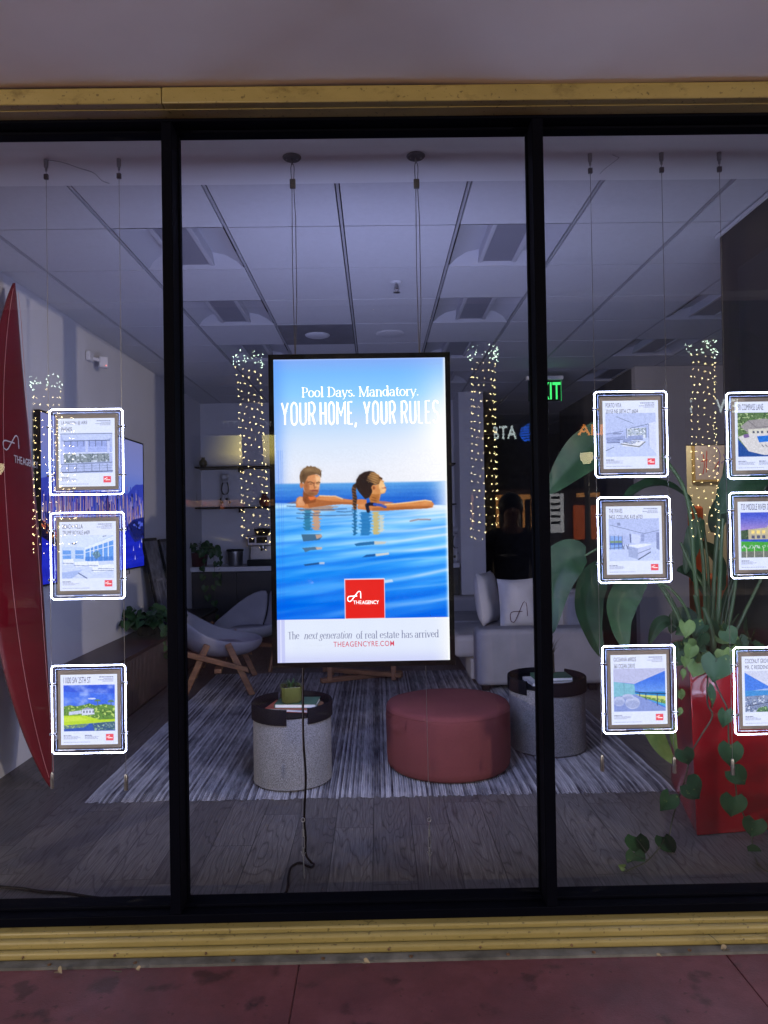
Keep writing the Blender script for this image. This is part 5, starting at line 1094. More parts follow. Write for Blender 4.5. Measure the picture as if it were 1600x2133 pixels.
# surfboard leaning in the left corner
def surfboard():
    t = thing('surfboard', (-1.87, 4.0, 0), 'tall glossy red surfboard leaning in the left corner', 'surfboard')
    tail = G(107, 1626, .0); tail = Vector((P(106, 1600, 4.02).x, 4.02, .015)); nose = P(29, 589, 4.22)
    ax = (nose-tail); L_ = ax.length; ax.normalize(); nrm = Vector((1, -.03, 0)); nrm = (nrm-ax*nrm.dot(ax)).normalized(); wd = ax.cross(nrm).normalized()*-1
    if wd.y > 0: wd = -wd
    n = 60; rows = []; sec = 24; deck = []
    def half(s): return .285*max(0, math.sin(math.pi*min(1, s**.90)))**.80+.0006
    def cen(s): return tail+ax*(s*L_)-nrm*(.112*(1-abs(2*s-1)**2.5))
    for i in range(n+1):
        s = .0008+.9984*(.5-.5*math.cos(math.pi*i/n)); hw = half(s); th = .038*max(.02, math.sin(math.pi*s))**.5+.004; c = cen(s)
        rows.append([c+wd*(hw*math.copysign(abs(math.cos(a_))**.85, math.cos(a_)))+nrm*(th*math.copysign(abs(math.sin(a_))**.9, math.sin(a_))) for a_ in np.linspace(0, 2*math.pi, sec+1)])
    MB().grid(rows).build('board', mat('dark red board gloss', (.15, .004, .010), .38, 0, .1, 3, coat=.2, spec=.25), t, angle=70)
    st = [cen(s)+nrm*(.038*max(.02, math.sin(math.pi*s))**.5+.0046) for s in np.linspace(.02, .985, 50)]
    m = MB(); m.tube([p+wd*(.13*max(0, math.sin(math.pi*min(1, k_/49*.97+.015)))**.6) for k_, p in enumerate(st)], .0016, 5); m.tube([p-wd*(.19*max(0, math.sin(math.pi*min(1, k_/49*.97+.015)))**.6) for k_, p in enumerate(st)], .0014, 5); m.build('highlight', mat('pale red pinline', (.55, .22, .22), .3), t)  # highlights along the rails, drawn as pale raised lines
    m = MB(); s0 = .655; c = cen(s0); X = -wd; Y = -ax; O = c+nrm*.043
    f2 = Flat(O+X*-.19+ax*.10, X, Y, .46, .22); f2.N = nrm
    amark(f2, m, .12, .0, .50, .50, .007, .002); f2.text(m, 'THE', .36, .56, .55, .76, .002, .004); f2.text(m, 'AGENCY', .56, .56, .95, .76, .002, .016)
    m.build('lettering', mat('white board print', (.6, .58, .6), .5), t)
surfboard()
# wall mounted screen with a skyline
XW = -2.19
A_ = XP(83, 857, XW); B_ = XP(297, 919, XW); C_ = XP(85, 1219, XW)
fw = Flat((XW, A_.y, A_.z), (0, 1, 0), (0, 0, -1), B_.y-A_.y, A_.z-C_.z); fw.N = Vector((1, 0, 0))
ws = thing('wall_screen', (XW-.04, (A_.y+B_.y)/2, C_.z), 'wide wall screen showing a blue dusk skyline and harbour on the left wall', 'screen')
m = MB(); bw, bh = .012/fw.w, .012/fw.h
fw.slab(m, -bw, -bh, 0, 1+bh, .004, -.035); fw.slab(m, 1, -bh, 1+bw, 1+bh, .004, -.035); fw.slab(m, 0, -bh, 1, 0, .004, -.035); fw.slab(m, 0, 1, 1, 1+bh, .004, -.035); fw.slab(m, .0005, .0005, .9995, .9995, -.003, -.03); m.build('bezel', M_black, ws)
cv = Cv(420, 246); U, V = cv.U, cv.V
cv.grad([(0, (128, 132, 190)), (.25, (120, 132, 205)), (.42, (92, 120, 215)), (.5, (70, 100, 205))])
cv.mix((V > .44-.09*np.maximum(0, np.sin(U*7+.4))**1.5-.05*vnoise(U, V*0, 14, 1, 3)-.04*(U > .8)*np.sin((U-.8)*16)).astype(float), (52, 66, 178))
cv.mix((V > .60).astype(float), (12, 20, 120))
rnd = random.Random(4)
for layer, (n_, h0, h1, base_) in enumerate(((80, .14, .26, .62), (90, .08, .20, .66), (70, .05, .13, .70))):
    for k_ in range(n_):
        u = rnd.random(); w_ = rnd.uniform(.006, .016); h_ = rnd.uniform(h0, h1)*(1.25 if .05 < u < .12 else 1); cset = rnd.choice([(42, 56, 178), (30, 40, 150), (66, 84, 205), (120, 110, 190), (20, 26, 96)])
        cv.rect(u, base_-h_, u+w_, base_+.05, cset)
        for q_ in range(rnd.randint(2, 5)):
            uu_ = u+rnd.random()*w_; cv.rect(uu_, base_-h_*rnd.uniform(.3, 1), uu_+.0022, base_+rnd.uniform(-.02, .04), rnd.choice([(240, 180, 130), (250, 205, 150), (160, 170, 240), (230, 140, 96), (246, 222, 190)]), .85)
cv.rect(.062, .22, .072, .62, (150, 140, 196)); cv.rect(.064, .2, .068, .3, (190, 170, 200))
cv.poly([(0, .66), (.1, .68), (.16, .74), (.3, .72), (.5, .74), (.8, .70), (1, .74), (1, 1), (0, 1)], (16, 28, 168)); cv.mix((V > .72)*vnoise(U, V, 10, 60, 6), (40, 58, 226), .8)
cv.poly([(0, .62), (.07, .66), (.16, .78), (.14, .80), (0, .72)], (16, 14, 50))
for k_ in range(60): t_ = rnd.random(); cv.ell(.16*t_, .64+.13*t_+rnd.uniform(-.03, .03), .004, .004, rnd.choice([(250, 160, 90), (255, 215, 150), (230, 90, 60)]))
cv.poly([(.8, .66), (.86, .62), (1, .60), (1, .78), (.88, .80), (.82, .74)], (26, 36, 122)); fol(cv, 3, [(.8, .66), (.86, .63), (1, .64), (1, .76), (.88, .78)], [(22, 30, 100), (12, 16, 60), (80, 96, 210)], 30)
for u, v in ((.86, .86), (.94, .84), (.88, .93), (.97, .8), (.5, .9), (.2, .95), (.35, .86), (.1, .92)): cv.poly([(u-.004, v), (u+.004, v), (u+.001, v-.035)], (206, 210, 250)); cv.rect(u-.005, v, u+.006, v+.006, (230, 220, 220))
picture('screen', fw, cv, screenmat('wall screen picture', .85), ws)
m = MB(); m.tube([XP(268, 1182, XW+.01), XP(270, 1195, XW+.02), XP(264, 1196, XW+.0)], .004, 6); m.build('cable', M_black, ws)
# motion sensor
sn = XP(184, 745, -2.235); ms = thing('motion_sensor', sn, 'small white camera like sensor high on the left wall', 'sensor')
MB().box((-2.238, sn.y-.055, sn.z-.03), (-2.20, sn.y+.03, sn.z+.045)).build('base', M_white, ms, bevel=.008)
MB().tube([(-2.21, sn.y+.02, sn.z), (-2.17, sn.y+.05, sn.z-.01)], .014, 10).build('arm', M_white, ms)
MB().box((-.035, -.03, -.045), (.035, .03, .045), Matrix.Translation((-2.15, sn.y+.08, sn.z-.02)) @ Matrix.Rotation(R(30), 4, 'Z')).build('head', M_white, ms, bevel=.012, seg=4)
MB().ell((-2.115, sn.y+.05, sn.z-.052), (.005, .005, .005), 8).build('indicator', emis('red indicator', (1, .25, .2), 2, False), ms)
# slatted credenza along the left wall
cr = thing('credenza', (-2.05, 6.3, 0), 'long low dark credenza with slatted front along the left wall', 'credenza')
M_crd = mat('black brown veneer', (.016, .013, .013), .4, 0, .3, 5, stretch=(1, 6, 1)); cy0, cy1 = 4.95, 8.2
MB().box((-2.236, cy0-.02, .475), (-1.845, cy1+.02, .505)).build('top', M_crd, cr, bevel=.003)
MB().box((-2.23, cy0, .06), (-1.90, cy1, .4745)).build('cabinet', M_crd, cr, bevel=.003)
m = MB()
for k_ in range(int((cy1-cy0)/.032)): m.box((-1.8985, cy0+.004+k_*.032, .065), (-1.868, cy0+.004+k_*.032+.020, .472))
m.build('slat_front', mat('dark walnut slat', (.035, .024, .022), .5, 0, .35, 6, stretch=(4, 4, 1)), cr, bevel=.002)
MB().box((-2.2, cy0+.03, .001), (-1.93, cy1-.03, .0595)).build('plinth', M_black, cr)
# leaning boards on the credenza
def leaning(y, label, h):
    t = thing('display_board', (-2.05, y, .506), label, 'board', 'framed boards leaning on the credenza'); Mx = Matrix.Translation((-2.02, y, .507)) @ Matrix.Rotation(R(-12), 4, 'Y')
    MB().box((-.012, -.21, 0), (.012, .21, h), Mx).build('board', M_black, t, bevel=.003)
    MB().box((.0125, -.19, .03), (.0145, .19, h-.03), Mx).build('print', mat('dim framed print', (.10, .10, .12), .4, 0, .8, 14), t)
    q = MB()
    for a_, b_ in (((-.1, .12), (.1, .14)), ((-.1, h-.42), (.1, h-.40)), ((-.1, .12), (-.088, h-.40)), ((.088, .12), (.1, h-.40))): q.box((.015, a_[0], a_[1]), (.018, b_[0], b_[1]), Mx)
    q.build('mount_line', mat('pale mount line', (.22, .22, .24), .5), t)
leaning(6.85, 'tall dark framed board leaning on the credenza beyond the wall screen', .86)
leaning(7.35, 'second dark framed board leaning behind the first, close to the left window post', .84)
# coffee counter, shelves and their things
kx0, kx1 = -2.235, P(957, 1180, 8.55).x
kc = thing('coffee_counter', (-.6, 8.8, 0), 'coffee counter with white top and dark cabinet doors along the rear wall', 'counter')
ztop = P(470, 1181, 8.5).z
MB().box((kx0, 8.5, ztop-.055), (kx1, 9.098, ztop)).build('worktop', M_white, kc, bevel=.004)
MB().box((kx0, 8.56, 0), (kx1, 9.09, ztop-.056)).build('cabinet', mat('dark navy cabinet', (.012, .012, .018), .5), kc)
for k_ in range(6): xx = kx0+.01+k_*(kx1-kx0-.02)/6; MB().box((xx+.004, 8.54, .09), (xx+(kx1-kx0-.02)/6-.004, 8.5595, ztop-.07)).build('door', mat('dark navy cabinet', (.012, .012, .018), .5), kc, bevel=.003)
for y_, lab in ((971, 'upper long dark shelf on the rear wall'), (1056, 'lower long dark shelf on the rear wall, with ornaments')):
    z_ = P(480, y_, 8.75).z; t = thing('wall_shelf', (-.6, 8.9, z_), lab, 'shelf', 'dark shelves over the coffee counter')
    MB().box((kx0, 8.75, z_-.018), (kx1, 9.098, z_)).build('board', M_black, t, bevel=.002)
    for x_ in (-1.7, -.4, .7): MB().box((x_-.008, 8.8, z_-.07), (x_+.008, 9.098, z_-.0185)).build('bracket', M_black, t)
zs1 = P(480, 971, 8.75).z; zs2 = P(480, 1056, 8.75).z
M_cer = mat('patterned black ceramic', (.02, .02, .025), .3); M_cer2 = mat('pale ceramic', (.45, .45, .47), .4)
def ornament(px, zb, s, label):
    c = P(px, 1100, 8.85); c = Vector((c.x, 8.85, zb+.001)); t = thing('ornament', c, label, 'ornament', 'black and white loop sculptures on the shelves')
    MB().lathe([(0, 0), (.07*s, 0), (.075*s, .02*s), (.06*s, .10*s), (.05*s, .17*s), (.03*s, .19*s), (0, .19*s)], c, 20).build('base', M_cer2, t)
    q = MB()
    for k_ in range(6): a_ = k_*1.05; q.ell(c+Vector((.064*s*math.cos(a_), .064*s*math.sin(a_), .07*s+.05*s*(k_ % 2))), (.022*s,)*3, 8)
    q.build('spots', M_cer, t)
    q = MB(); q.tube([c+Vector((.052*s*math.sin(a_), 0, .27*s-.085*s*math.cos(a_)*(1 if math.cos(a_) > 0 else 1.5))) for a_ in np.linspace(0, 6.283, 25)], .011*s, 8, False); q.build('loop', M_cer, t)
    q = MB(); q.ell(c+Vector((0, 0, .455*s)), (.058*s, .058*s, .052*s), 16); q.lathe([(.05*s, .40*s), (.03*s, .37*s), (.03*s, .39*s)], c, 14); q.build('cap', M_cer2, t)
ornament(470, zs2, .82, 'black and white loop sculpture on the lower shelf left of the screen')
ornament(950, ztop, .86, 'black and white loop sculpture standing on the counter right of the screen')
def vase2(px, zb, r_, h_, m_, label, grp=None):
    c = Vector((P(px, 1100, 8.85).x, 8.85, zb+.001)); t = thing('vase', c, label, 'vase', grp)
    MB().lathe([(0, 0), (r_*.6, 0), (r_, h_*.3), (r_*.9, h_*.6), (r_*.4, h_*.85), (r_*.5, h_), (r_*.4, h_), (r_*.3, h_*.85), (0, h_*.5)], c, 24).build('body', m_, t)
vase2(402, zs2, .06, .30, M_cer2, 'pale slim vase at the left end of the lower shelf')
vase2(552, zs2, .07, .16, mat('red brown glaze', (.18, .04, .03), .3), 'small red brown vase on the lower shelf by the screen')
vase2(425, zs1, .05, .12, M_cer, 'little dark vase on the upper shelf at the left')
# ice bucket
bc = Vector((P(490, 1160, 8.72).x, 8.72, ztop+.001)); ib = thing('ice_bucket', bc, 'brushed steel bucket with dark rim on the counter', 'bucket')
MB().lathe([(0, 0), (.085, 0), (.088, .01), (.098, .185), (.094, .185), (.084, .012), (0, .012)], bc, 32).build('bucket', M_steel, ib); MB().lathe([(.097, .175), (.104, .18), (.104, .20), (.094, .20), (.094, .186)], bc, 32).build('rim', M_black, ib)
# coffee machine
mc = Vector((P(546, 1160, 8.72).x, 8.72, ztop+.001)); cm = thing('coffee_machine', mc, 'steel and black espresso machine on the counter beside the screen', 'coffee machine')
def bx(x0, x1, y0, y1, z0, z1, nm, m_, bv=.006): return MB().box(mc+Vector((x0, y0, z0)), mc+Vector((x1, y1, z1))).build(nm, m_, cm, bevel=bv)
bx(-.15, .15, -.02, .18, .0, .36, 'body', M_steel, .015); bx(-.155, .155, -.16, -.021, .24, .365, 'front_head', M_steel, .012); bx(-.155, .155, -.17, -.021, .0, .075, 'drip_tray', M_black, .006)
bx(-.04, .09, -.166, -.161, .275, .35, 'display', M_black, .002); bx(-.13, -.06, -.163, -.1605, .28, .34, 'panel', M_black, .002)
MB().lathe([(0, -.05), (.035, -.05), (.035, 0), (0, 0)], mc+Vector((.03, -.09, .239)), 20).build('group_head', M_steel, cm); MB().tube([mc+Vector((.03, -.09, .2)), mc+Vector((.03, -.21, .195))], .013, 10).build('handle', M_black, cm); MB().tube([mc+Vector((-.11, -.1, .24)), mc+Vector((-.12, -.13, .12))], .005, 8).build('steam_wand', M_steel, cm)
MB().lathe([(.05, .366), (.085, .37), (.10, .44), (.095, .45), (0, .455)], mc+Vector((.0, .06, 0)), 24).build('bean_hopper', M_black, cm)
# exit sign
ec = P(1134, 815, 7.3); es = thing('exit_sign', ec, 'green lit exit sign hanging from the ceiling by the right window post', 'sign')
fe = Flat((ec.x-.17, 7.28, ec.z+.105), (1, 0, 0), (0, 0, -1), .34, .21)
m = MB(); fe.slab(m, 0, 0, 1, 1, 0, -.006); m.build('panel', glassmat('green tinted acrylic', .06, (.12, .42, .2)), es)
m = MB(); fe.text(m, 'EXIT', .16, .08, .98, .92, .002, .012); m.build('lettering', emis('green exit glow', srgb(70, 255, 120), 1.0), es)
m = MB(); fe.slab(m, -.05, -.22, 1.05, -.03, .03, -.04); m.build('housing', M_white, es, bevel=.004); MB().box((ec.x-.02, 7.285, ec.z+.14), (ec.x+.02, 7.305, CEIL)).build('stem', M_white, es)
m = MB(); fe.slab(m, .99, 0, 1.005, 1, .001, -.006); m.build('edge', emis('green edge glow', srgb(60, 220, 110), .5, False), es)
# office: painting, orange armchair
ac = P(1492, 964, 9.55); pa = thing('painting', ac, 'framed pale abstract drawing with red and violet strokes on the cream wall', 'painting')
fp = Flat((ac.x-.285, 9.57, ac.z+.265), (1, 0, 0), (0, 0, -1), .60, .49)
m = MB()
for u0, v0, u1, v1 in ((-.05, -.06, 0, 1.06), (1, -.06, 1.05, 1.06), (0, -.06, 1, 0), (0, 1, 1, 1.06)): fp.slab(m, u0, v0, u1, v1, .02, -.02)
m.build('frame', mat('gold leaf frame', (.42, .29, .12), .4, .3), pa)
m = MB(); fp.slab(m, .0005, .0005, .9995, .9995, .0, -.015); m.build('canvas', mat('pale lilac canvas', (.42, .36, .38), .7, 0, .12, 4), pa)
for nm, c_, pts_ in (('brush_stroke', (.45, .06, .05), [[(.2, .3), (.22, .6), (.18, .85)], [(.15, .5), (.3, .45)], [(.28, .2), (.26, .8)], [(.45, .7), (.55, .5)], [(.8, .75), (.9, .72), (.86, .8)]]), ('brush_stroke', (.16, .10, .35), [[(.5, .1), (.58, .3), (.55, .62), (.5, .9)], [(.66, .3), (.7, .42), (.74, .34), (.78, .44)], [(.6, .55), (.7, .48), (.78, .55), (.74, .62), (.7, .52)], [(.95, .02), (.86, .12), (.99, .2)]])):
    m = MB()
    for p_ in pts_: fp.stroke(m, smooth_path([Vector((*q_, 0)) for q_ in p_], 5) and [(v.x, v.y) for v in smooth_path([Vector((*q_, 0)) for q_ in p_], 5)], .012, .003)
    m.build(nm, mat('paint '+('red' if c_[0] > .3 else 'violet'), c_, .6), pa)
oc = P(1448, 1070, 9.0); oa = thing('armchair', (oc.x, 9.0, 0), 'orange armchair in front of the cream office wall', 'armchair')
cushion('back', (oc.x-.09, 8.95, .75), (oc.x+.10, 9.12, oc.z+.10), mat('orange upholstery', (.50, .085, .02), .7), oa, .05); cushion('seat', (oc.x-.25, 8.5, .2), (oc.x+.30, 9.1, .74), mat('orange upholstery', (.5, .085, .02), .7), oa, .05)
for x_ in (-.2, .25):
    for y_ in (8.55, 9.05): MB().box((oc.x+x_-.02, y_-.02, .001), (oc.x+x_+.02, y_+.02, .21)).build('leg', M_black, oa)
# ================================================================ planter and plants
pl = thing('planter', (1.68, 3.6, 0), 'tall glossy red faceted planter in the right pane', 'planter')
Ab = G(1452, 1742); Db = G(1398, 1627)
bot = [Ab, Vector((1.850, 3.33, 0)), Vector((1.872, 3.78, 0)), Vector((1.80, 4.02, 0)), Db]
At = P(1436, 1384, 3.32); Dt = P(1399, 1384, Db.y); zt = At.z
top = [At, Vector((1.855, 3.31, zt)), Vector((1.878, 3.79, zt)), Vector((1.80, 4.05, zt)), Vector((Dt.x, Dt.y, zt))]
cen = sum(top, Vector())/5; inn = [cen+(p-cen)*.86 for p in top]; low = [p-Vector((0, 0, .07)) for p in inn]
for p in bot: p.z = .001
m = MB(); m.add(bot+top+inn+low, [tuple(range(4, -1, -1))]+[(r*5+i, r*5+(i+1) % 5, (r+1)*5+(i+1) % 5, (r+1)*5+i) for r in range(3) for i in range(5)]); m.build('shell', M_red, pl, bevel=.006, seg=3)
MB().add([p+Vector((0, 0, .004)) for p in low], [(0, 1, 2, 3, 4)]).build('soil', M_soil, pl)
def f_leafm(c0, c1, yel=0.0):
    def f(t, b, N, L):
        co = N('ShaderNodeTexCoord').outputs['Object']; n = noise_n(t, co, 9, 5, .6); n2 = noise_n(t, co, 38, 3, .5)
        c = ramp(t, n, [(.3, c0), (.7, c1)])
        if yel: c = mixc(t, ramp(t, n2, [(.66, (0,)*3), (.74, (yel,)*3)]), c, (.30, .34, .08))
        L(c, b.inputs['Base Color']); b.inputs['Roughness'].default_value = .45; b.inputs['Specular IOR Level'].default_value = .22; bumpn(t, b, n2, .15, .002)
    return f
M_pad = nodemat('paddle leaf green', f_leafm((.007, .025, .011), (.020, .055, .022))); M_pad2 = nodemat('yellow green leaf', f_leafm((.07, .12, .03), (.14, .19, .05)))
M_stem = mat('green leaf stalk', (.038, .072, .026), .45, 0, .2, 10); M_poth = nodemat('pothos leaf green', f_leafm((.012, .045, .019), (.026, .072, .030), .5)); M_poth2 = nodemat('young pothos leaf', f_leafm((.07, .135, .035), (.13, .20, .06), .4))
M_vine = mat('brown green vine', (.035, .04, .02), .6, 0, .4, 20); M_rib = mat('pale midrib', (.075, .125, .05), .45)
def bez(a, b, c, n=14): return [a*(1-t)**2+b*2*t*(1-t)+c*t*t for t in [i/n for i in range(n+1)]]
def paddle(parent, base_, ctrl, tip, w, nrm, m=None, fold=.35, wav=0):
    NB = 44; mid = bez(base_, ctrl, tip, NB); rows = []; nrm = Vector(nrm).normalized()
    for i, p in enumerate(mid):
        t = i/NB; d = (mid[min(i+1, NB)]-mid[max(i-1, 0)]).normalized(); nn = (nrm-d*nrm.dot(d)).normalized(); s = d.cross(nn)
        hw = w/2*max(0, math.sin(math.pi*min(1, (t*.97+.03)**.78)))**.62*(1 if t < .995 else .05)
        rows.append([p+s*(hw*q)+nn*(fold*hw*abs(q)**1.4 - .02*hw*abs(q)**3 + .012*math.sin(t*19+q*2+wav)*abs(q)**2*w*2 + .0011*math.sin(t*118-abs(q)*9)*(1-abs(q)**4)) for q in (-1, -.72, -.42, -.14, 0, .14, .42, .72, 1)])
    lf = MB().grid(rows).build('leaf', m or M_pad, parent, angle=180)
    rb = MB(); rb.tube([p-Vector(nrm)*.001 for p in mid], [.0042*(1-i/(NB+2)) for i in range(NB+1)], 6)
    for i in range(3, NB-4, 2):
        for qs in ((5, 6, 7), (3, 2, 1)):
            off_ = nrm*.0012; rb.tube([rows[i][4]+off_]+[rows[min(NB, i+1+k_)][q_]+off_ for k_, q_ in enumerate(qs)], [.0011, .0009, .0007, .0004], 4, False)
    rb.build('midrib', M_rib, lf)
    return lf
bp = thing('bird_of_paradise', (1.68, 3.62, zt-.06), 'large leaved bird of paradise plant with long stalks growing from the red planter', 'plant')
def stalk(pts, r0, r1): 
    q = smooth_path(pts, 6); MB().tube(q, [r0+(r1-r0)*i/(len(q)-1) for i in range(len(q))], 8).build('stalk', M_stem, bp)
so_ = lambda x, y: P(x, 1378, y)
stalk([so_(1466, 3.55), P(1448, 1200, 3.5), P(1432, 1040, 3.45), P(1390, 962, 3.42), P(1345, 918, 3.4), P(1302, 903, 3.4)], .012, .006)
paddle(bp, P(1305, 903, 3.40), P(1225, 915, 3.38), P(1140, 1030, 3.36), .205, (.25, -.75, .55), wav=1)
stalk([so_(1472, 3.6), P(1466, 1180, 3.6), P(1450, 1075, 3.58), P(1434, 1040, 3.56)], .012, .006)
paddle(bp, P(1436, 1042, 3.56), P(1372, 980, 3.52), P(1298, 1040, 3.5), .13, (0, -.35, .94), wav=2)
stalk([so_(1452, 3.5), P(1400, 1260, 3.5), P(1340, 1180, 3.5), P(1270, 1138, 3.5), P(1218, 1158, 3.5)], .010, .005)
paddle(bp, P(1220, 1156, 3.50), P(1140, 1150, 3.48), P(1150, 1322, 3.46), .20, (-.35, -.92, .2), wav=3)
stalk([so_(1450, 3.62), P(1400, 1250, 3.65), P(1340, 1190, 3.66), P(1262, 1178, 3.66)], .009, .005)
paddle(bp, P(1264, 1176, 3.66), P(1185, 1225, 3.66), P(1256, 1372, 3.66), .17, (.2, -.95, .1), wav=4)
stalk([so_(1458, 3.45), P(1432, 1275, 3.42), P(1390, 1222, 3.4), P(1338, 1208, 3.38)], .009, .005)
paddle(bp, P(1342, 1208, 3.38), P(1258, 1235, 3.36), P(1306, 1356, 3.35), .155, (.15, -.97, .15), wav=5)
paddle(bp, P(1348, 1480, 3.40), P(1360, 1540, 3.40), P(1406, 1592, 3.38), .085, (-.3, -.9, .2), M_pad2, wav=6)
paddle(bp, P(1400, 1500, 3.34), P(1396, 1540, 3.34), P(1412, 1572, 3.33), .04, (.3, -.9, .2), M_pad2, wav=6)
stalk([so_(1480, 3.6), P(1490, 1180, 3.6), P(1503, 1040, 3.6), P(1518, 930, 3.6), P(1550, 840, 3.6)], .013, .006)
stalk([so_(1476, 3.7), P(1476, 1200, 3.7), P(1466, 1100, 3.72), P(1458, 1078, 3.72)], .010, .005)
paddle(bp, P(1460, 1080, 3.72), P(1448, 1120, 3.74), P(1428, 1196, 3.76), .10, (-.7, -.6, .1), wav=7)
stalk([so_(1490, 3.5), P(1498, 1250, 3.45), P(1502, 1150, 3.42), P(1506, 1080, 3.4)], .014, .007)
stalk([so_(1500, 3.5), P(1524, 1270, 3.45), P(1545, 1150, 3.42), P(1600, 1000, 3.36)], .010, .006)
paddle(bp, P(1640, 985, 3.36), P(1560, 960, 3.4), P(1496, 1072, 3.45), .22, (.1, -.7, .7), wav=8)
stalk([so_(1505, 3.55), P(1540, 1300, 3.5), P(1585, 1208, 3.45), P(1630, 1120, 3.4)], .010, .006)
stalk([so_(1484, 3.65), P(1484, 1260, 3.66), P(1440, 1180, 3.7), P(1418, 1130, 3.72)], .012, .007)
stalk([so_(1470, 3.5), P(1458, 1290, 3.46), P(1448, 1240, 3.44)], .012, .010)
stalk([so_(1486, 3.42), P(1484, 1320, 3.40), P(1466, 1265, 3.38)], .015, .010)
paddle(bp, P(1452, 1330, 3.75), P(1420, 1250, 3.8), P(1396, 1320, 3.85), .12, (-.3, -.8, .5), wav=9)
paddle(bp, P(1560, 1330, 3.6), P(1590, 1270, 3.62), P(1640, 1330, 3.6), .16, (.2, -.8, .5), wav=10)
for bx_, by_, tx_, ty_, cx_, cy_, Y_, w_, n_ in ((1530, 1190, 1602, 1120, 1560, 1110, 3.75, .13, (-.2, -.8, .5)), (1500, 1230, 1455, 1130, 1500, 1150, 3.78, .11, (.5, -.8, .2)), (1545, 1270, 1630, 1225, 1590, 1200, 3.72, .14, (0, -.8, .6)), (1520, 1300, 1580, 1190, 1525, 1220, 3.8, .12, (-.4, -.9, .1)), (1478, 1250, 1410, 1190, 1440, 1180, 3.8, .10, (.3, -.8, .5)), (1560, 1120, 1640, 1075, 1590, 1050, 3.7, .15, (0, -.7, .7)), (1490, 1110, 1540, 1010, 1495, 1050, 3.8, .10, (-.5, -.8, .1)), (1400, 1300, 1352, 1345, 1370, 1280, 3.7, .07, (0, -.8, .6))):
    paddle(bp, P(bx_, by_, Y_), P(cx_, cy_, Y_), P(tx_, ty_, Y_-.03), w_, n_, wav=bx_*.1); stalk([so_(min(1500, max(1460, bx_)), 3.6), P((bx_+1480)/2, (by_+1370)/2, (Y_+3.6)/2), P(bx_, by_, Y_)], .007, .004)
def heart(parent, c, size, tipd, nrm, m, curl=.25, name='leaf'):
    ww = random.uniform(.86, 1.2); tw_ = random.uniform(-.5, .5); asy = random.uniform(-.14, .14); droop = random.uniform(.6, 1.8)
    tipd = Vector(tipd).normalized(); nrm = Vector(nrm).normalized(); nrm = (nrm-tipd*nrm.dot(tipd)).normalized(); nrm = Quaternion(tipd, tw_) @ nrm; s = tipd.cross(nrm); rows = []
    for i in range(9):
        t = i/8; w_ = (.26, .45, .50, .475, .42, .335, .225, .105, .006)[i]
        row = []
        for q in (-1, -.75, -.4, 0, .4, .75, 1):
            back = -.13*abs(q)*max(0, 1-t*2.2)+(.10*(1-abs(q))*max(0, 1-t*3))
            row.append(c+tipd*(size*(t-.15+back))+s*(size*(w_*ww*q*(1+asy*q)+asy*.5*math.sin(t*3)))+nrm*(size*(curl*.5*abs(q)**1.5*w_*2-curl*droop*(t-.3)**2*.9-.055*(q == 0)+.02*math.sin(t*8+q*3)*abs(q))))
        rows.append(row)
    return MB().grid(rows).build(name, m, parent, angle=180)
rnd = random.Random(11)
def vine(label, stem_pts, leaves, m=M_poth):
    t = thing('trailing_vine', stem_pts[0], label, 'vine', 'pothos vines trailing from the red planter'); q = smooth_path(stem_pts, 6)
    MB().tube(q, [.0042-.0016*i/len(q) for i in range(len(q))], 7).build('stem', M_vine, t)
    for c, sz, td, mm in leaves:
        near = min(q, key=lambda p: (p-c).length)
        nr_ = Vector((rnd.uniform(-.35, .35), -1, rnd.uniform(-.1, .45))); heart(t, c, sz, td, nr_, mm or m)
        if (near-c).length > .004: MB().tube([near, (near+c)/2+Vector((0, -.004, .004)), c], .0014, 5).build('leaf_stalk', M_vine, t)
    return t
D = Vector
yv = 3.22
vine('pothos vine hanging at the planter corner and ending on the floor', [P(1478, 1385, 3.36), P(1474, 1420, 3.27), P(1474, 1465, yv), P(1484, 1492, yv), P(1462, 1530, yv), P(1440, 1570, yv), P(1428, 1620, yv), P(1412, 1668, yv), P(1400, 1710, yv), P(1392, 1745, 3.19), P(1372, 1768, 3.12), G(1345, 1796, .02), G(1318, 1808, .01), G(1304, 1816, .01)],
     [(P(1493, 1375, 3.22), .125, (-.15, 0, -1), None), (P(1478, 1438, 3.2), .098, (.35, 0, -1), None), (P(1424, 1566, 3.2), .082, (.35, 0, -1), None), (P(1432, 1636, 3.2), .105, (.75, 0, -.8), None), (P(1394, 1658, 3.2), .095, (-.5, 0, -.9), None), (P(1384, 1748, 3.12), .10, (.45, 0, -.9), None), (P(1326, 1748, 3.08), .10, (.3, 0, -.9), None), (P(1322, 1780, 3.06), .09, (-.1, -.2, -.9), None), (G(1300, 1806, .02), .03, (-.8, 0, .3), M_poth2)])
vine('pothos vine hanging straight down the middle of the planter front', [P(1482, 1390, 3.34), P(1490, 1422, 3.27), P(1505, 1455, yv), P(1516, 1482, yv), P(1518, 1540, yv), P(1524, 1590, yv), P(1533, 1640, yv), P(1536, 1666, yv), P(1550, 1700, yv), P(1564, 1735, yv), P(1570, 1772, 3.15), G(1586, 1808, .02), G(1640, 1830, .01)],
     [(P(1512, 1484, 3.2), .088, (-.1, 0, -1), None), (P(1522, 1556, 3.2), .112, (.0, 0, -1), None), (P(1526, 1608, 3.2), .105, (.7, 0, -.75), None), (P(1528, 1664, 3.2), .105, (-.1, 0, -1), None), (P(1573, 1712, 3.2), .09, (-.2, 0, -1), None), (P(1562, 1778, 3.12), .085, (.7, 0, -.3), None), (P(1592, 1800, 3.08), .08, (.3, 0, -.9), None)])
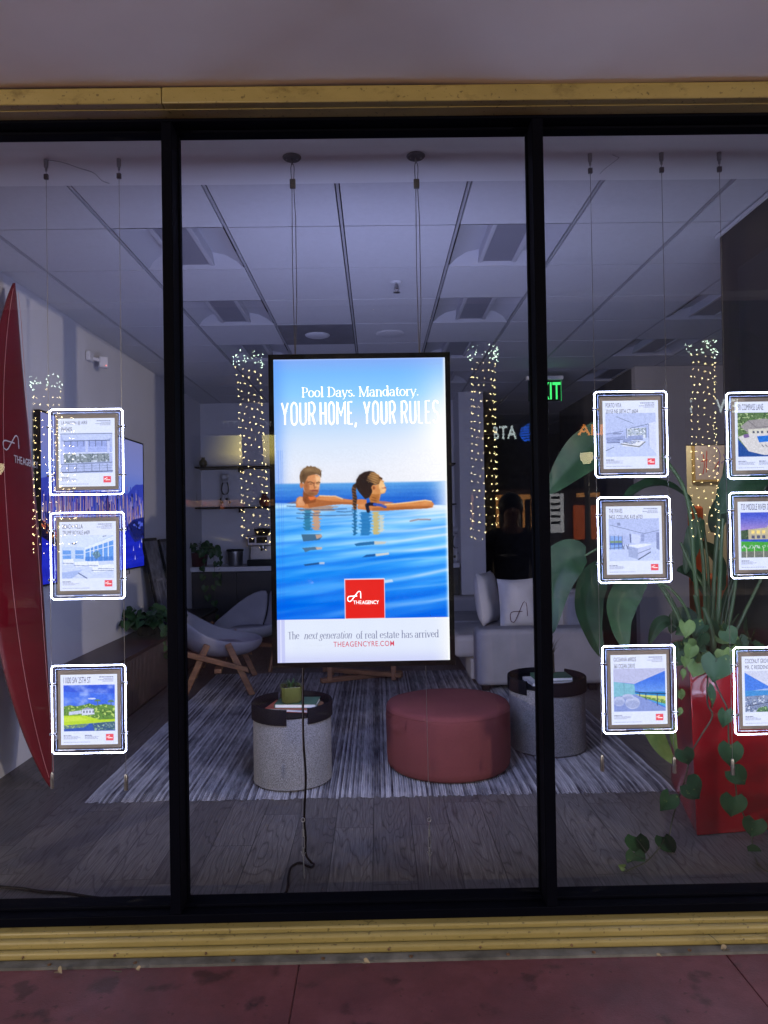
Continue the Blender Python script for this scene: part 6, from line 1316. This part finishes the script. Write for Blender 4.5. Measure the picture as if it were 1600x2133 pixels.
fo = thing('pothos_plant', (1.7, 3.5, zt-.05), 'low pothos foliage filling the rim of the red planter', 'plant')
for k in range(66):
    x = rnd.uniform(1412, 1625); y = rnd.uniform(1300, 1392)-(10 if x < 1435 else 0); Yd = rnd.uniform(3.30, 3.75)
    heart(fo, P(x, y, Yd), rnd.uniform(.055, .105), (rnd.uniform(-1, 1), rnd.uniform(-.4, .2), rnd.uniform(-1, -.1)), (rnd.uniform(-.5, .5), -1, rnd.uniform(0, .9)), M_poth2 if k % 5 == 0 else M_poth)
for x, y, sz in ((1442, 1358, .07), (1425, 1378, .06), (1452, 1392, .075), (1420, 1408, .05), (1415, 1448, .05), (1412, 1486, .045), (1508, 1365, .07)):
    heart(fo, P(x, y-8, 3.27), sz, (rnd.uniform(-.4, .4), 0, -1), (rnd.uniform(-.4, .4), -1, .3), M_poth2)
MB().tube(smooth_path([P(1440, 1380, 3.36), P(1418, 1395, 3.28), P(1412, 1440, 3.26), P(1410, 1490, 3.26)]), .0022, 6).build('stem', M_vine, fo)
for k in range(12): x = rnd.uniform(1425, 1600); MB().tube([P(x, 1395, 3.5), P(x+rnd.uniform(-25, 25), rnd.uniform(1310, 1370), 3.45)], .0022, 5).build('stem', M_stem, fo)
# pothos on the credenza and on the counter
def potted(name, c, r, h, potm, label, plabel, n, spread, drop, m):
    t = thing('plant_pot', c, plabel, 'plant pot'); MB().lathe([(0, 0), (r*.72, 0), (r*.8, .01), (r, h), (r*.92, h), (r*.85, h*.85), (0, h*.85)], c, 28).build('pot', potm, t)
    p = thing('pothos_plant', c+Vector((0, 0, h)), label, 'plant')
    for k in range(n):
        a_ = rnd.uniform(0, 6.28); rr_ = spread*rnd.uniform(.2, 1); z_ = h+rnd.uniform(-.02, .16)*(1-rr_/spread*.6)
        q = c+Vector((rr_*math.cos(a_), rr_*math.sin(a_), z_)); heart(p, q, rnd.uniform(.07, .115), (math.cos(a_)+rnd.uniform(-.4, .4), math.sin(a_)-.2, rnd.uniform(-.9, .3)), (rnd.uniform(-.4, .8), -1, rnd.uniform(.2, 1)), m)
        if k % 3 == 0: MB().tube([c+Vector((0, 0, h*.9)), c+Vector((rr_*.6*math.cos(a_), rr_*.6*math.sin(a_), z_+.03)), q], .002, 5).build('stem', M_stem, p)
    for d_, (dx, dy) in enumerate(drop):
        L_ = drop[(dx, dy)]; pts_ = [c+Vector((dx*.3, dy*.3, h)), c+Vector((dx, dy, h+.02)), c+Vector((dx*1.15, dy*1.15, h-L_*.4)), c+Vector((dx*1.1, dy*1.1, h-L_))]; q = smooth_path(pts_, 6); MB().tube(q, .0022, 5).build('stem', M_vine, p)
        for k in range(3, len(q), 2): heart(p, q[k]+Vector((rnd.uniform(-.03, .03), -.01, 0)), rnd.uniform(.06, .09), (rnd.uniform(-.7, .7), -.1, -1), (rnd.uniform(-.5, .5), -1, .3), m)
M_pothd = nodemat('rear pothos leaf', f_leafm((.018, .05, .018), (.04, .09, .03), .3))  # leaf green of the credenza and counter pothos
c = XP(306, 1338, -2.05); c.z = .506
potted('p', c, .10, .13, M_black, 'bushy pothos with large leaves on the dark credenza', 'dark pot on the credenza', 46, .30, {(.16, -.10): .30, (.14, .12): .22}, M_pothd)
c = Vector((P(415, 1160, 8.68).x, 8.66, ztop+.001))
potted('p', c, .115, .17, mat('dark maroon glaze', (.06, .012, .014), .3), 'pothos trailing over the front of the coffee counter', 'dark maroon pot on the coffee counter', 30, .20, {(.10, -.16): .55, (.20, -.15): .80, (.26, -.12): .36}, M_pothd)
# dry leaves and litter on the pavement edge
M_dry = mat('dry leaf', (.22, .17, .11), .8, 0, .3, 40)
for x, y, sz, lab in ((1513, 1975, .030, 'curled dry leaf caught against the yellow trim at the right'), (760, 2003, .022, 'small dry leaf on the grey strip below the screen'), (120, 2022, .022, 'dry leaf scraps at the foot of the trim on the left'), (1370, 1990, .016, 'tiny dry leaf by the strip right of centre'), (290, 2018, .014, 'tiny dry leaf by the strip left of centre')):
    c = G(x, y, .008); o = heart(None, c, sz, (rnd.uniform(-1, 1), rnd.uniform(-.4, .1), .05), (0, -.4, 1), M_dry, .5, 'dry_leaf'); tag(o, lab, 'leaf')
for x, y, a_, lab in ((1476, 1946, 50, 'thin dark twig stuck against the yellow trim on the right'), (232, 2020, 4, 'dry twig lying along the trim foot on the left')):
    c = G(x, y, .012) if y > 1990 else P(x, y, 2.434); tag(MB().tube([c, c+Vector((.016, -.002, -.004 if y > 1990 else -.012)), c+Vector((.034, -.001, -.006 if y > 1990 else -.030))], .0013, 6).build('twig', M_vine), lab, 'twig')
# ================================================================ the street behind, seen mirrored in the glass
YP, YF = -10.0, -14.0
LAMP = 1650
M_trunk = mat('palm bark', (.07, .055, .04), .9, 0, .5, 8, .6, 30, stretch=(1, 1, 4)); M_frond = mat('palm frond', (.06, .08, .035), .55, 0, .3, 6)
M_bulb = emis('warm fairy bulb', srgb(255, 230, 165), 30, False); M_bulbw = emis('cool fairy bulb', srgb(225, 255, 225), 30, False)
def palm(px_top, y_top, px_bot, label, llabel, seed):
    rnd = random.Random(seed); p1 = RF(px_top, y_top+12, YP); p0 = RF(px_bot, 1110, YP); x0 = p0.x+(p0.x-p1.x)*.3; zt_ = p1.z
    t = thing('palm_tree', (x0, YP, 0), label, 'palm tree', 'palms along the street'); prof = []
    ax = lambda z: Vector((x0+(p1.x-x0)*(z/zt_)**1.2, YP, z))
    rad = lambda z: .26-.07*(z/zt_)+(.05*max(0, (z-zt_+.5)/.5) if z > zt_-.5 else 0)
    zs = [-.02+i*(zt_+.25)/60 for i in range(61)]; MB().tube([ax(max(z, 0)) if z > 0 else Vector((x0, YP, -.02)) for z in zs], [rad(z)*(1+.04*(i % 2)) for i, z in enumerate(zs)], 16).build('trunk', M_trunk, t)
    c = ax(zt_+.2); m = MB()
    for k in range(24):
        a_ = k*2.4+rnd.uniform(-.2, .2); el = R(rnd.uniform(-25, 70)); L_ = rnd.uniform(1.7, 2.5); pts = []
        for i in range(15):
            s = i/14*L_; pts.append(c+Vector((math.cos(a_)*s*math.cos(el), math.sin(a_)*s*math.cos(el), s*math.sin(el)-.28*s*s)))
        m.tube(pts, [.022*(1-i/16) for i in range(15)], 5, False)
        for i in range(1, 15):
            for f_ in (0, .5):
                p = pts[i-1].lerp(pts[i], f_); d = (pts[i]-pts[i-1]).normalized(); sd = d.cross(Vector((0, 0, 1))).normalized()
                for s in (-1, 1):
                    l_ = .42*math.sin(math.pi*min(1, (i+f_)/15*.9+.1)); q = p+(sd*s*.8+d*.5+Vector((0, 0, -.35))).normalized()*l_; m.add([p-d*.014, p+d*.014, q], [(0, 1, 2)])
    m.build('crown', M_frond, t)
    g = thing('string_lights', (x0, YP, 1.2), llabel, 'string lights', 'string lights wound round the palms'); wv = []; m = MB(); mw_ = MB(); z = .95; a_ = rnd.uniform(0, 6); last = 0; ph = rnd.uniform(0, 6)
    def bulb(mm, p, r_): mm.add([p+Vector(v)*r_ for v in ((1, 0, 0), (-1, 0, 0), (0, 1, 0), (0, -1, 0), (0, 0, 1), (0, 0, -1))], [(0, 2, 4), (2, 1, 4), (1, 3, 4), (3, 0, 4), (2, 0, 5), (1, 2, 5), (3, 1, 5), (0, 3, 5)], True)
    while z < zt_-.15:
        wob = z+.05*math.sin(a_+ph); p = ax(wob)+Vector((math.cos(a_), math.sin(a_), 0))*(rad(wob)*1.05+.01); wv.append(p); a_ += .16; z += .145*.16/6.283*(1.1 if z > 2 else 1.2); last += 1
        if last >= 3 and rnd.random() < .6 and (math.sin(a_) > -.3): last = 0; bulb(m, p+Vector((math.cos(a_), math.sin(a_), rnd.uniform(-.6, .6)))*.028, rnd.uniform(.014, .021))
    for k in range(34):
        a2 = rnd.uniform(-.4, 3.5); z2 = zt_+rnd.uniform(-.15, .16); p = ax(z2)+Vector((math.cos(a2), math.sin(a2), 0))*(rad(zt_)*1.12+.06*rnd.random()); bulb(mw_, p, rnd.uniform(.014, .021))
    MB().tube(wv, .006, 4, False).build('wire', M_black, g); b = m.build('bulbs', M_bulb, g); b['kind'] = 'stuff'; b = mw_.build('bulbs', M_bulbw, g); b['kind'] = 'stuff'
palm(517, 738, 533, 'palm across the street whose lit trunk mirrors just left of the screen', 'warm string lights round the palm mirrored just left of the screen', 1)
palm(1006, 728, 1010, 'palm across the street whose lit trunk mirrors just right of the screen', 'warm string lights round the palm mirrored just right of the screen', 2)
palm(1462, 718, 1468, 'palm across the street mirrored between the two right listing columns', 'warm string lights round the palm mirrored between the two right listing columns', 3)
palm(97, 785, 100, 'palm across the street mirrored over the left listing sheets', 'warm string lights round the palm mirrored over the left listing sheets', 4)
# opposite buildings
M_fac = mat('dim stucco facade', (.10, .10, .13), .9, 0, .15, 1.5); M_fd = mat('dark fascia', (.012, .012, .016), .7)
ob = thing('shop_row', (0, YF-2, 0), 'dark row of shops across the street with lit windows and signs', 'building')
MB().box((-26, YF-6, -.15), (26, YF-.2, 7.5)).build('wall', M_fac, ob)
def flatR(x0, y0, x1, y1, Y=YF): # facing the window, from mirrored photo corners
    a_ = RF(x1, y0, Y); b_ = RF(x0, y1, Y); return Flat(a_, (-1, 0, 0), (0, 0, -1), a_.x-b_.x, a_.z-b_.z)
def pane(x0, y0, x1, y1, nm, m, e0=.0, e1=-.19, Y=YF):
    f_ = flatR(x0, y0, x1, y1, Y); q = MB(); f_.slab(q, 0, 0, 1, 1, e0, e1); return q.build(nm, m, ob), f_
pane(430, 845, 660, 905, 'sign_board', M_fd, .12); pane(985, 860, 1600, 1020, 'sign_board', M_fd, .05)
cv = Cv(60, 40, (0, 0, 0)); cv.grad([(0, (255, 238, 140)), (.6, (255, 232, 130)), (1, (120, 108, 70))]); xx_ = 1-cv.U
cv.a *= np.clip((xx_-.02-.12*(1-cv.V))/.55, 0, 1)[..., None]**.8*(.75+.25*np.exp(-((xx_-.6)/.25)**2))[..., None]; f_ = flatR(398, 906, 574, 970); picture('glowing_shopfront', f_, cv, screenmat('yellow wall glow', 8.5, False), ob, e=.005)  # lamp-lit wall opposite: its light painted as a fading yellow glow
M_ws = emis('white sign letters', srgb(220, 240, 240), 6.5, False); M_os = emis('orange sign letters', srgb(255, 150, 60), 6.5, False); M_dim = emis('dim grey sign letters', srgb(170, 175, 190), .9, False)
def sign(x0, y0, x1, y1, txt, m, off=.01, Y=YF, e=.14):
    f_ = flatR(x0, y0, x1, y1, Y); q = MB(); f_.text(q, txt, 0, 0, 1, 1, e, off); return q.build('sign_letters', m, ob)
sign(467, 878, 514, 890, 'OTTI', M_dim); sign(540, 878, 566, 890, 'IO', M_dim)
sign(1004, 888, 1074, 917, 'AT&T', M_ws, .015); sign(1200, 885, 1252, 908, 'LIA', M_os, .02)
sign(1487, 833, 1532, 862, 'EW', M_ws, .015); sign(1433, 833, 1462, 862, 'OS', M_ws, .015)
f_ = flatR(1081, 884, 1119, 922); q = MB()
for k in range(7):
    v0, v1 = .02+k*.14, .02+k*.14+.095; n_ = 16; top_ = []; bot_ = []
    for i in range(n_+1):
        x = -1+2*i/n_
        for lst, v in ((top_, v0), (bot_, v1)):
            yv_ = 2*v-1; w_ = math.sqrt(max(0, 1-yv_*yv_)); lst.append(f_.at(.5+.5*x*w_, v-.06*(1-x*x)+.03, .14))
    q.add(top_+bot_, [(i, n_+1+i, n_+2+i, i+1) for i in range(n_)])
q.build('sign_globe', emis('blue sign globe', srgb(40, 110, 255), 6, False), ob)
M_w1 = emis('warm shop window', srgb(255, 176, 96), 1.5, False); M_w2 = emis('pale shop poster', srgb(225, 228, 236), 2.2, False); M_w3 = emis('orange shop window', srgb(240, 110, 50), 1.0, False)
pane(985, 1030, 1000, 1095, 'glowing_shopfront', M_w1); pane(1036, 1030, 1106, 1150, 'glowing_shopfront', M_w1); pane(1139, 1028, 1174, 1110, 'glowing_shopfront', M_w2); pane(1199, 1052, 1242, 1124, 'glowing_shopfront', M_w3); pane(1205, 1026, 1250, 1035, 'glowing_shopfront', M_w1); pane(382, 1040, 570, 1056, 'glowing_shopfront', emis('faint warm window', srgb(255, 190, 130), .10, False))
for x_, y_ in ((390, 1046), (427, 1050), (462, 1056), (508, 1052), (552, 1048)): pane(x_-3, y_-4, x_+3, y_+4, 'glowing_shopfront', emis('small warm mark', srgb(255, 140, 80), .8, False), .03)  # warm shapes behind the shop glass, drawn as small glowing marks
for k in range(5): f_ = flatR(1148, 1034+k*13, 1166, 1044+k*13); q = MB(); f_.slab(q, 0, 0, 1, .55, .03, .0); q.build('window_shelf', M_fd, ob)
for x_ in (1050, 1078, 1095): pane(x_, 1040, x_+9, 1150, 'window_post', M_fd, .05)
# street lanterns
M_lan = emis('warm lantern glass', srgb(255, 240, 190), 6.5, False); M_post = mat('dark green post', (.01, .016, .012), .4)
def lantern(px, py, Y, label, en):
    c = RF(px, py, Y); t = thing('street_lamp', (c.x, Y, 0), label, 'street lamp', 'lanterns along the street')
    MB().lathe([(0, -.2), (.14, -.2), (.14, .3), (.07, .4), (.05, 1.0), (.045, c.z-.16), (.09, c.z-.14), (0, c.z-.14)], (c.x, Y, 0), 16).build('post', M_post, t)
    MB().lathe([(0, -.11), (.05, -.11), (.095, -.05), (.105, .02), (.10, .07), (0, .07)], c, 20).build('lantern', M_lan, t); MB().lathe([(.115, .072), (.08, .11), (.02, .14), (0, .17)], c, 20).build('cap', M_post, t)
    return t
lantern(1222, 952, -6.5, 'street lantern mirrored beside the topmost lounge sheet', 420)
lantern(-6, 975, -6.5, 'street lantern mirrored at the left edge over the surfboard', 0)
for x_, lab in ((-7.6, 'unseen street lantern added to light the shop front, off to the left'), (7.8, 'unseen street lantern added to light the shop front, off to the right')):
    t = lantern(785, 950, -4.2, lab, 0); t.location.x = x_
    l = bpy.data.lights.new('added_lamp_light', 'POINT'); l.energy = LAMP; l.color = (1, .84, .66); l.shadow_soft_size = .06; o = bpy.data.objects.new('added_lamp_light', l); C.objects.link(o); o.location = (x_, -4.1, 2.72); o.parent = t; o.matrix_parent_inverse = Matrix.Translation(-t.location)  # strong light added out of view for the soffit, trim and interior
def car(x0, Y, label):
    t = thing('parked_car', (x0+2.2, Y, -.16), label, 'car'); g = -.16
    st = [(0, .62, .34, .62, .66, .5), (.12, .78, .22, .72, .80, .62), (.9, .86, .20, .80, .90, .74), (1.35, .87, .20, .86, .98, .74), (1.95, .87, .20, .88, 1.38, .60), (2.5, .87, .20, .90, 1.45, .58), (3.1, .87, .20, .92, 1.40, .58), (3.75, .86, .20, .92, 1.04, .70), (4.25, .82, .24, .88, .98, .68), (4.45, .66, .36, .74, .86, .55)]
    rows = []
    for x, hw, zl, zb, zt_, tw in st: rows.append([Vector((x0+x, Y+a_*1.0, g+z)) for a_, z in ((hw*.8, zl), (hw, zl+.12), (hw*1.01, (zl+zb)/2), (hw*.96, zb), (tw, zt_-.05), (tw*.6, zt_), (-tw*.6, zt_), (-tw, zt_-.05), (-hw*.96, zb), (-hw*1.01, (zl+zb)/2), (-hw, zl+.12), (-hw*.8, zl))])
    M_car = mat('dark car paint', (.012, .013, .018), .22, .2, .05, 4, coat=.6); b = MB(); b.grid(rows); b.add(rows[0], [tuple(range(12))[::-1]]); b.add(rows[-1], [tuple(range(12))]); o = b.build('body', M_car, t); s_ = o.modifiers.new('Sub', 'SUBSURF'); s_.levels = s_.render_levels = 2
    M_cg = mat('dark car glass', (.006, .007, .01), .08)
    for pts_ in (((1.62, .93), (1.98, 1.30), (2.48, 1.36), (2.48, .94)), ((2.54, .94), (2.54, 1.36), (3.02, 1.31), (3.5, .97))):
        m = MB(); m.add([Vector((x0+x, Y+(.845-.30*(z-.93)/.5*1.12+.012), g+z)) for x, z in pts_], [(0, 1, 2, 3)]); m.build('side_window', M_cg, t)
    for x in (.85, 3.62):
        for s in (-1, 1):
            w = MB(); Mx = Matrix.Rotation(R(90), 3, 'X'); w.lathe([(0, -.10), (.22, -.10), (.32, -.09), (.325, 0), (.32, .09), (.22, .10), (0, .10)], (x0+x, Y+s*.79, g+.325), 28, Mx); w.build('wheel', M_black, t)
    for s in (-1, 1): MB().ell((x0+.10, Y+s*.55, g+.62), (.05, .16, .07), 12).build('headlight', M_steel, t); MB().ell((x0+4.40, Y+s*.52, g+.72), (.05, .16, .06), 12).build('tail_light', M_red, t)
car(RF(640, 1100, -6.8).x-4.3, -6.8, 'dark parked saloon car across the street, roof mirrored below the lit palm')
# bystander next to the camera, mirrored in the dark part of the glass
pe = thing('person', (.98, .02, 0), 'dark haired person in a dark top mirrored between screen and right post', 'person')
def skin(name, nodes, edges, m, root=0, sub=2):
    me = bpy.data.meshes.new(name); me.from_pydata([n[:3] for n in nodes], edges, []); o = bpy.data.objects.new(name, me); C.objects.link(o)
    sk = o.modifiers.new('Skin', 'SKIN'); s_ = o.modifiers.new('Sub', 'SUBSURF'); s_.levels = sub; s_.render_levels = sub
    for i, n in enumerate(nodes): me.skin_vertices[0].data[i].radius = (n[3], n[4] if len(n) > 4 else n[3]); me.skin_vertices[0].data[i].use_root = i == root
    me.materials.append(m)
    for p in me.polygons: p.use_smooth = True
    sk.use_smooth_shade = True; o.location = (0, 0, 0); attach(o, pe); return o
X0 = .98
nd = [(X0, .02, .90, .135, .10), (X0, .02, 1.08, .115, .085), (X0, .02, 1.26, .14, .095), (X0, .03, 1.37, .085, .07), (X0, .035, 1.43, .05, .052), (X0, .045, 1.49, .062, .072), (X0, .045, 1.56, .074, .086), (X0, .04, 1.61, .055, .065)]
ed = [(0, 1), (1, 2), (2, 3), (3, 4), (4, 5), (5, 6), (6, 7)]
def chain(start, pts):
    p = start
    for q_ in pts: nd.append(q_); ed.append((p, len(nd)-1)); p = len(nd)-1
    return p
for s in (-1, 1):
    h_ = chain(3, [(X0+s*.155, .02, 1.345, .048), (X0+s*.20, .02, 1.08, .038), (X0+s*.205, .06, .84, .026), (X0+s*.205, .075, .80, .020, .028), (X0+s*.203, .085, .745, .016, .034)])
    for k in range(4): chain(h_, [(X0+s*(.203-.004*k), .062+.016*k, .71, .0085), (X0+s*(.196-.004*k), .062+.016*k, .67-(.008 if k in (1, 2) else 0), .0075)])
    chain(h_-1, [(X0+s*.195, .115, .765, .010), (X0+s*.19, .128, .735, .008)])
    chain(0, [(X0+s*.085, .02, .82, .085), (X0+s*.09, .03, .47, .056), (X0+s*.09, .01, .10, .036), (X0+s*.09, .02, .04, .034), (X0+s*.095, .15, .03, .028)])
M_skin = mat('skin', (.34, .19, .13), .55, 0, .06, 20)
skin('body', nd, ed, M_skin)
M_top = mat('dark knit top', (.012, .012, .016), .9); M_tr2 = mat('dark trousers', (.015, .016, .022), .85)
grow = lambda n, k: (n[0], n[1], n[2], n[3]*k+.008, (n[4] if len(n) > 4 else n[3])*k+.008)
tn = [grow(nd[i], 1.05) for i in (0, 1, 2, 3)]; te = [(0, 1), (1, 2), (2, 3)]
for s in (-1, 1): tn += [(X0+s*.155, .02, 1.345, .058), (X0+s*.20, .02, 1.08, .048), (X0+s*.205, .055, .87, .036)]; b_ = len(tn)-3; te += [(3, b_), (b_, b_+1), (b_+1, b_+2)]
skin('top', tn, te, M_top)
tn = [(X0, .02, .92, .14, .105)]; te = []
for s in (-1, 1): tn += [(X0+s*.085, .02, .82, .096), (X0+s*.09, .03, .47, .068), (X0+s*.09, .012, .12, .055)]; b_ = len(tn)-3; te += [(0, b_), (b_, b_+1), (b_+1, b_+2)]
skin('trousers', tn, te, M_tr2)
for s in (-1, 1): MB().ell((X0+s*.092, .085, .04), (.045, .125, .05), 16).build('shoe', M_black, pe)
m = MB(); m.ell((X0, .02, 1.575), (.092, .098, .098), 20); m.ell((X0, -.02, 1.47), (.082, .06, .14), 16); m.build('hair', mat('dark hair', (.01, .008, .007), .5), pe)
m = MB(); m.ell((X0, .133, 1.545), (.011, .018, .02), 10); m.build('nose', M_skin, pe)
for s in (-1, 1): MB().ell((X0+s*.03, .122, 1.565), (.011, .006, .006), 10).build('eye', mat('eye', (.05, .04, .035), .2), pe); MB().ell((X0+s*.081, .04, 1.55), (.01, .02, .03), 10).build('ear', M_skin, pe)
MB().ell((X0, .124, 1.508), (.022, .008, .006), 10).build('mouth', mat('lips', (.28, .09, .08), .5), pe)
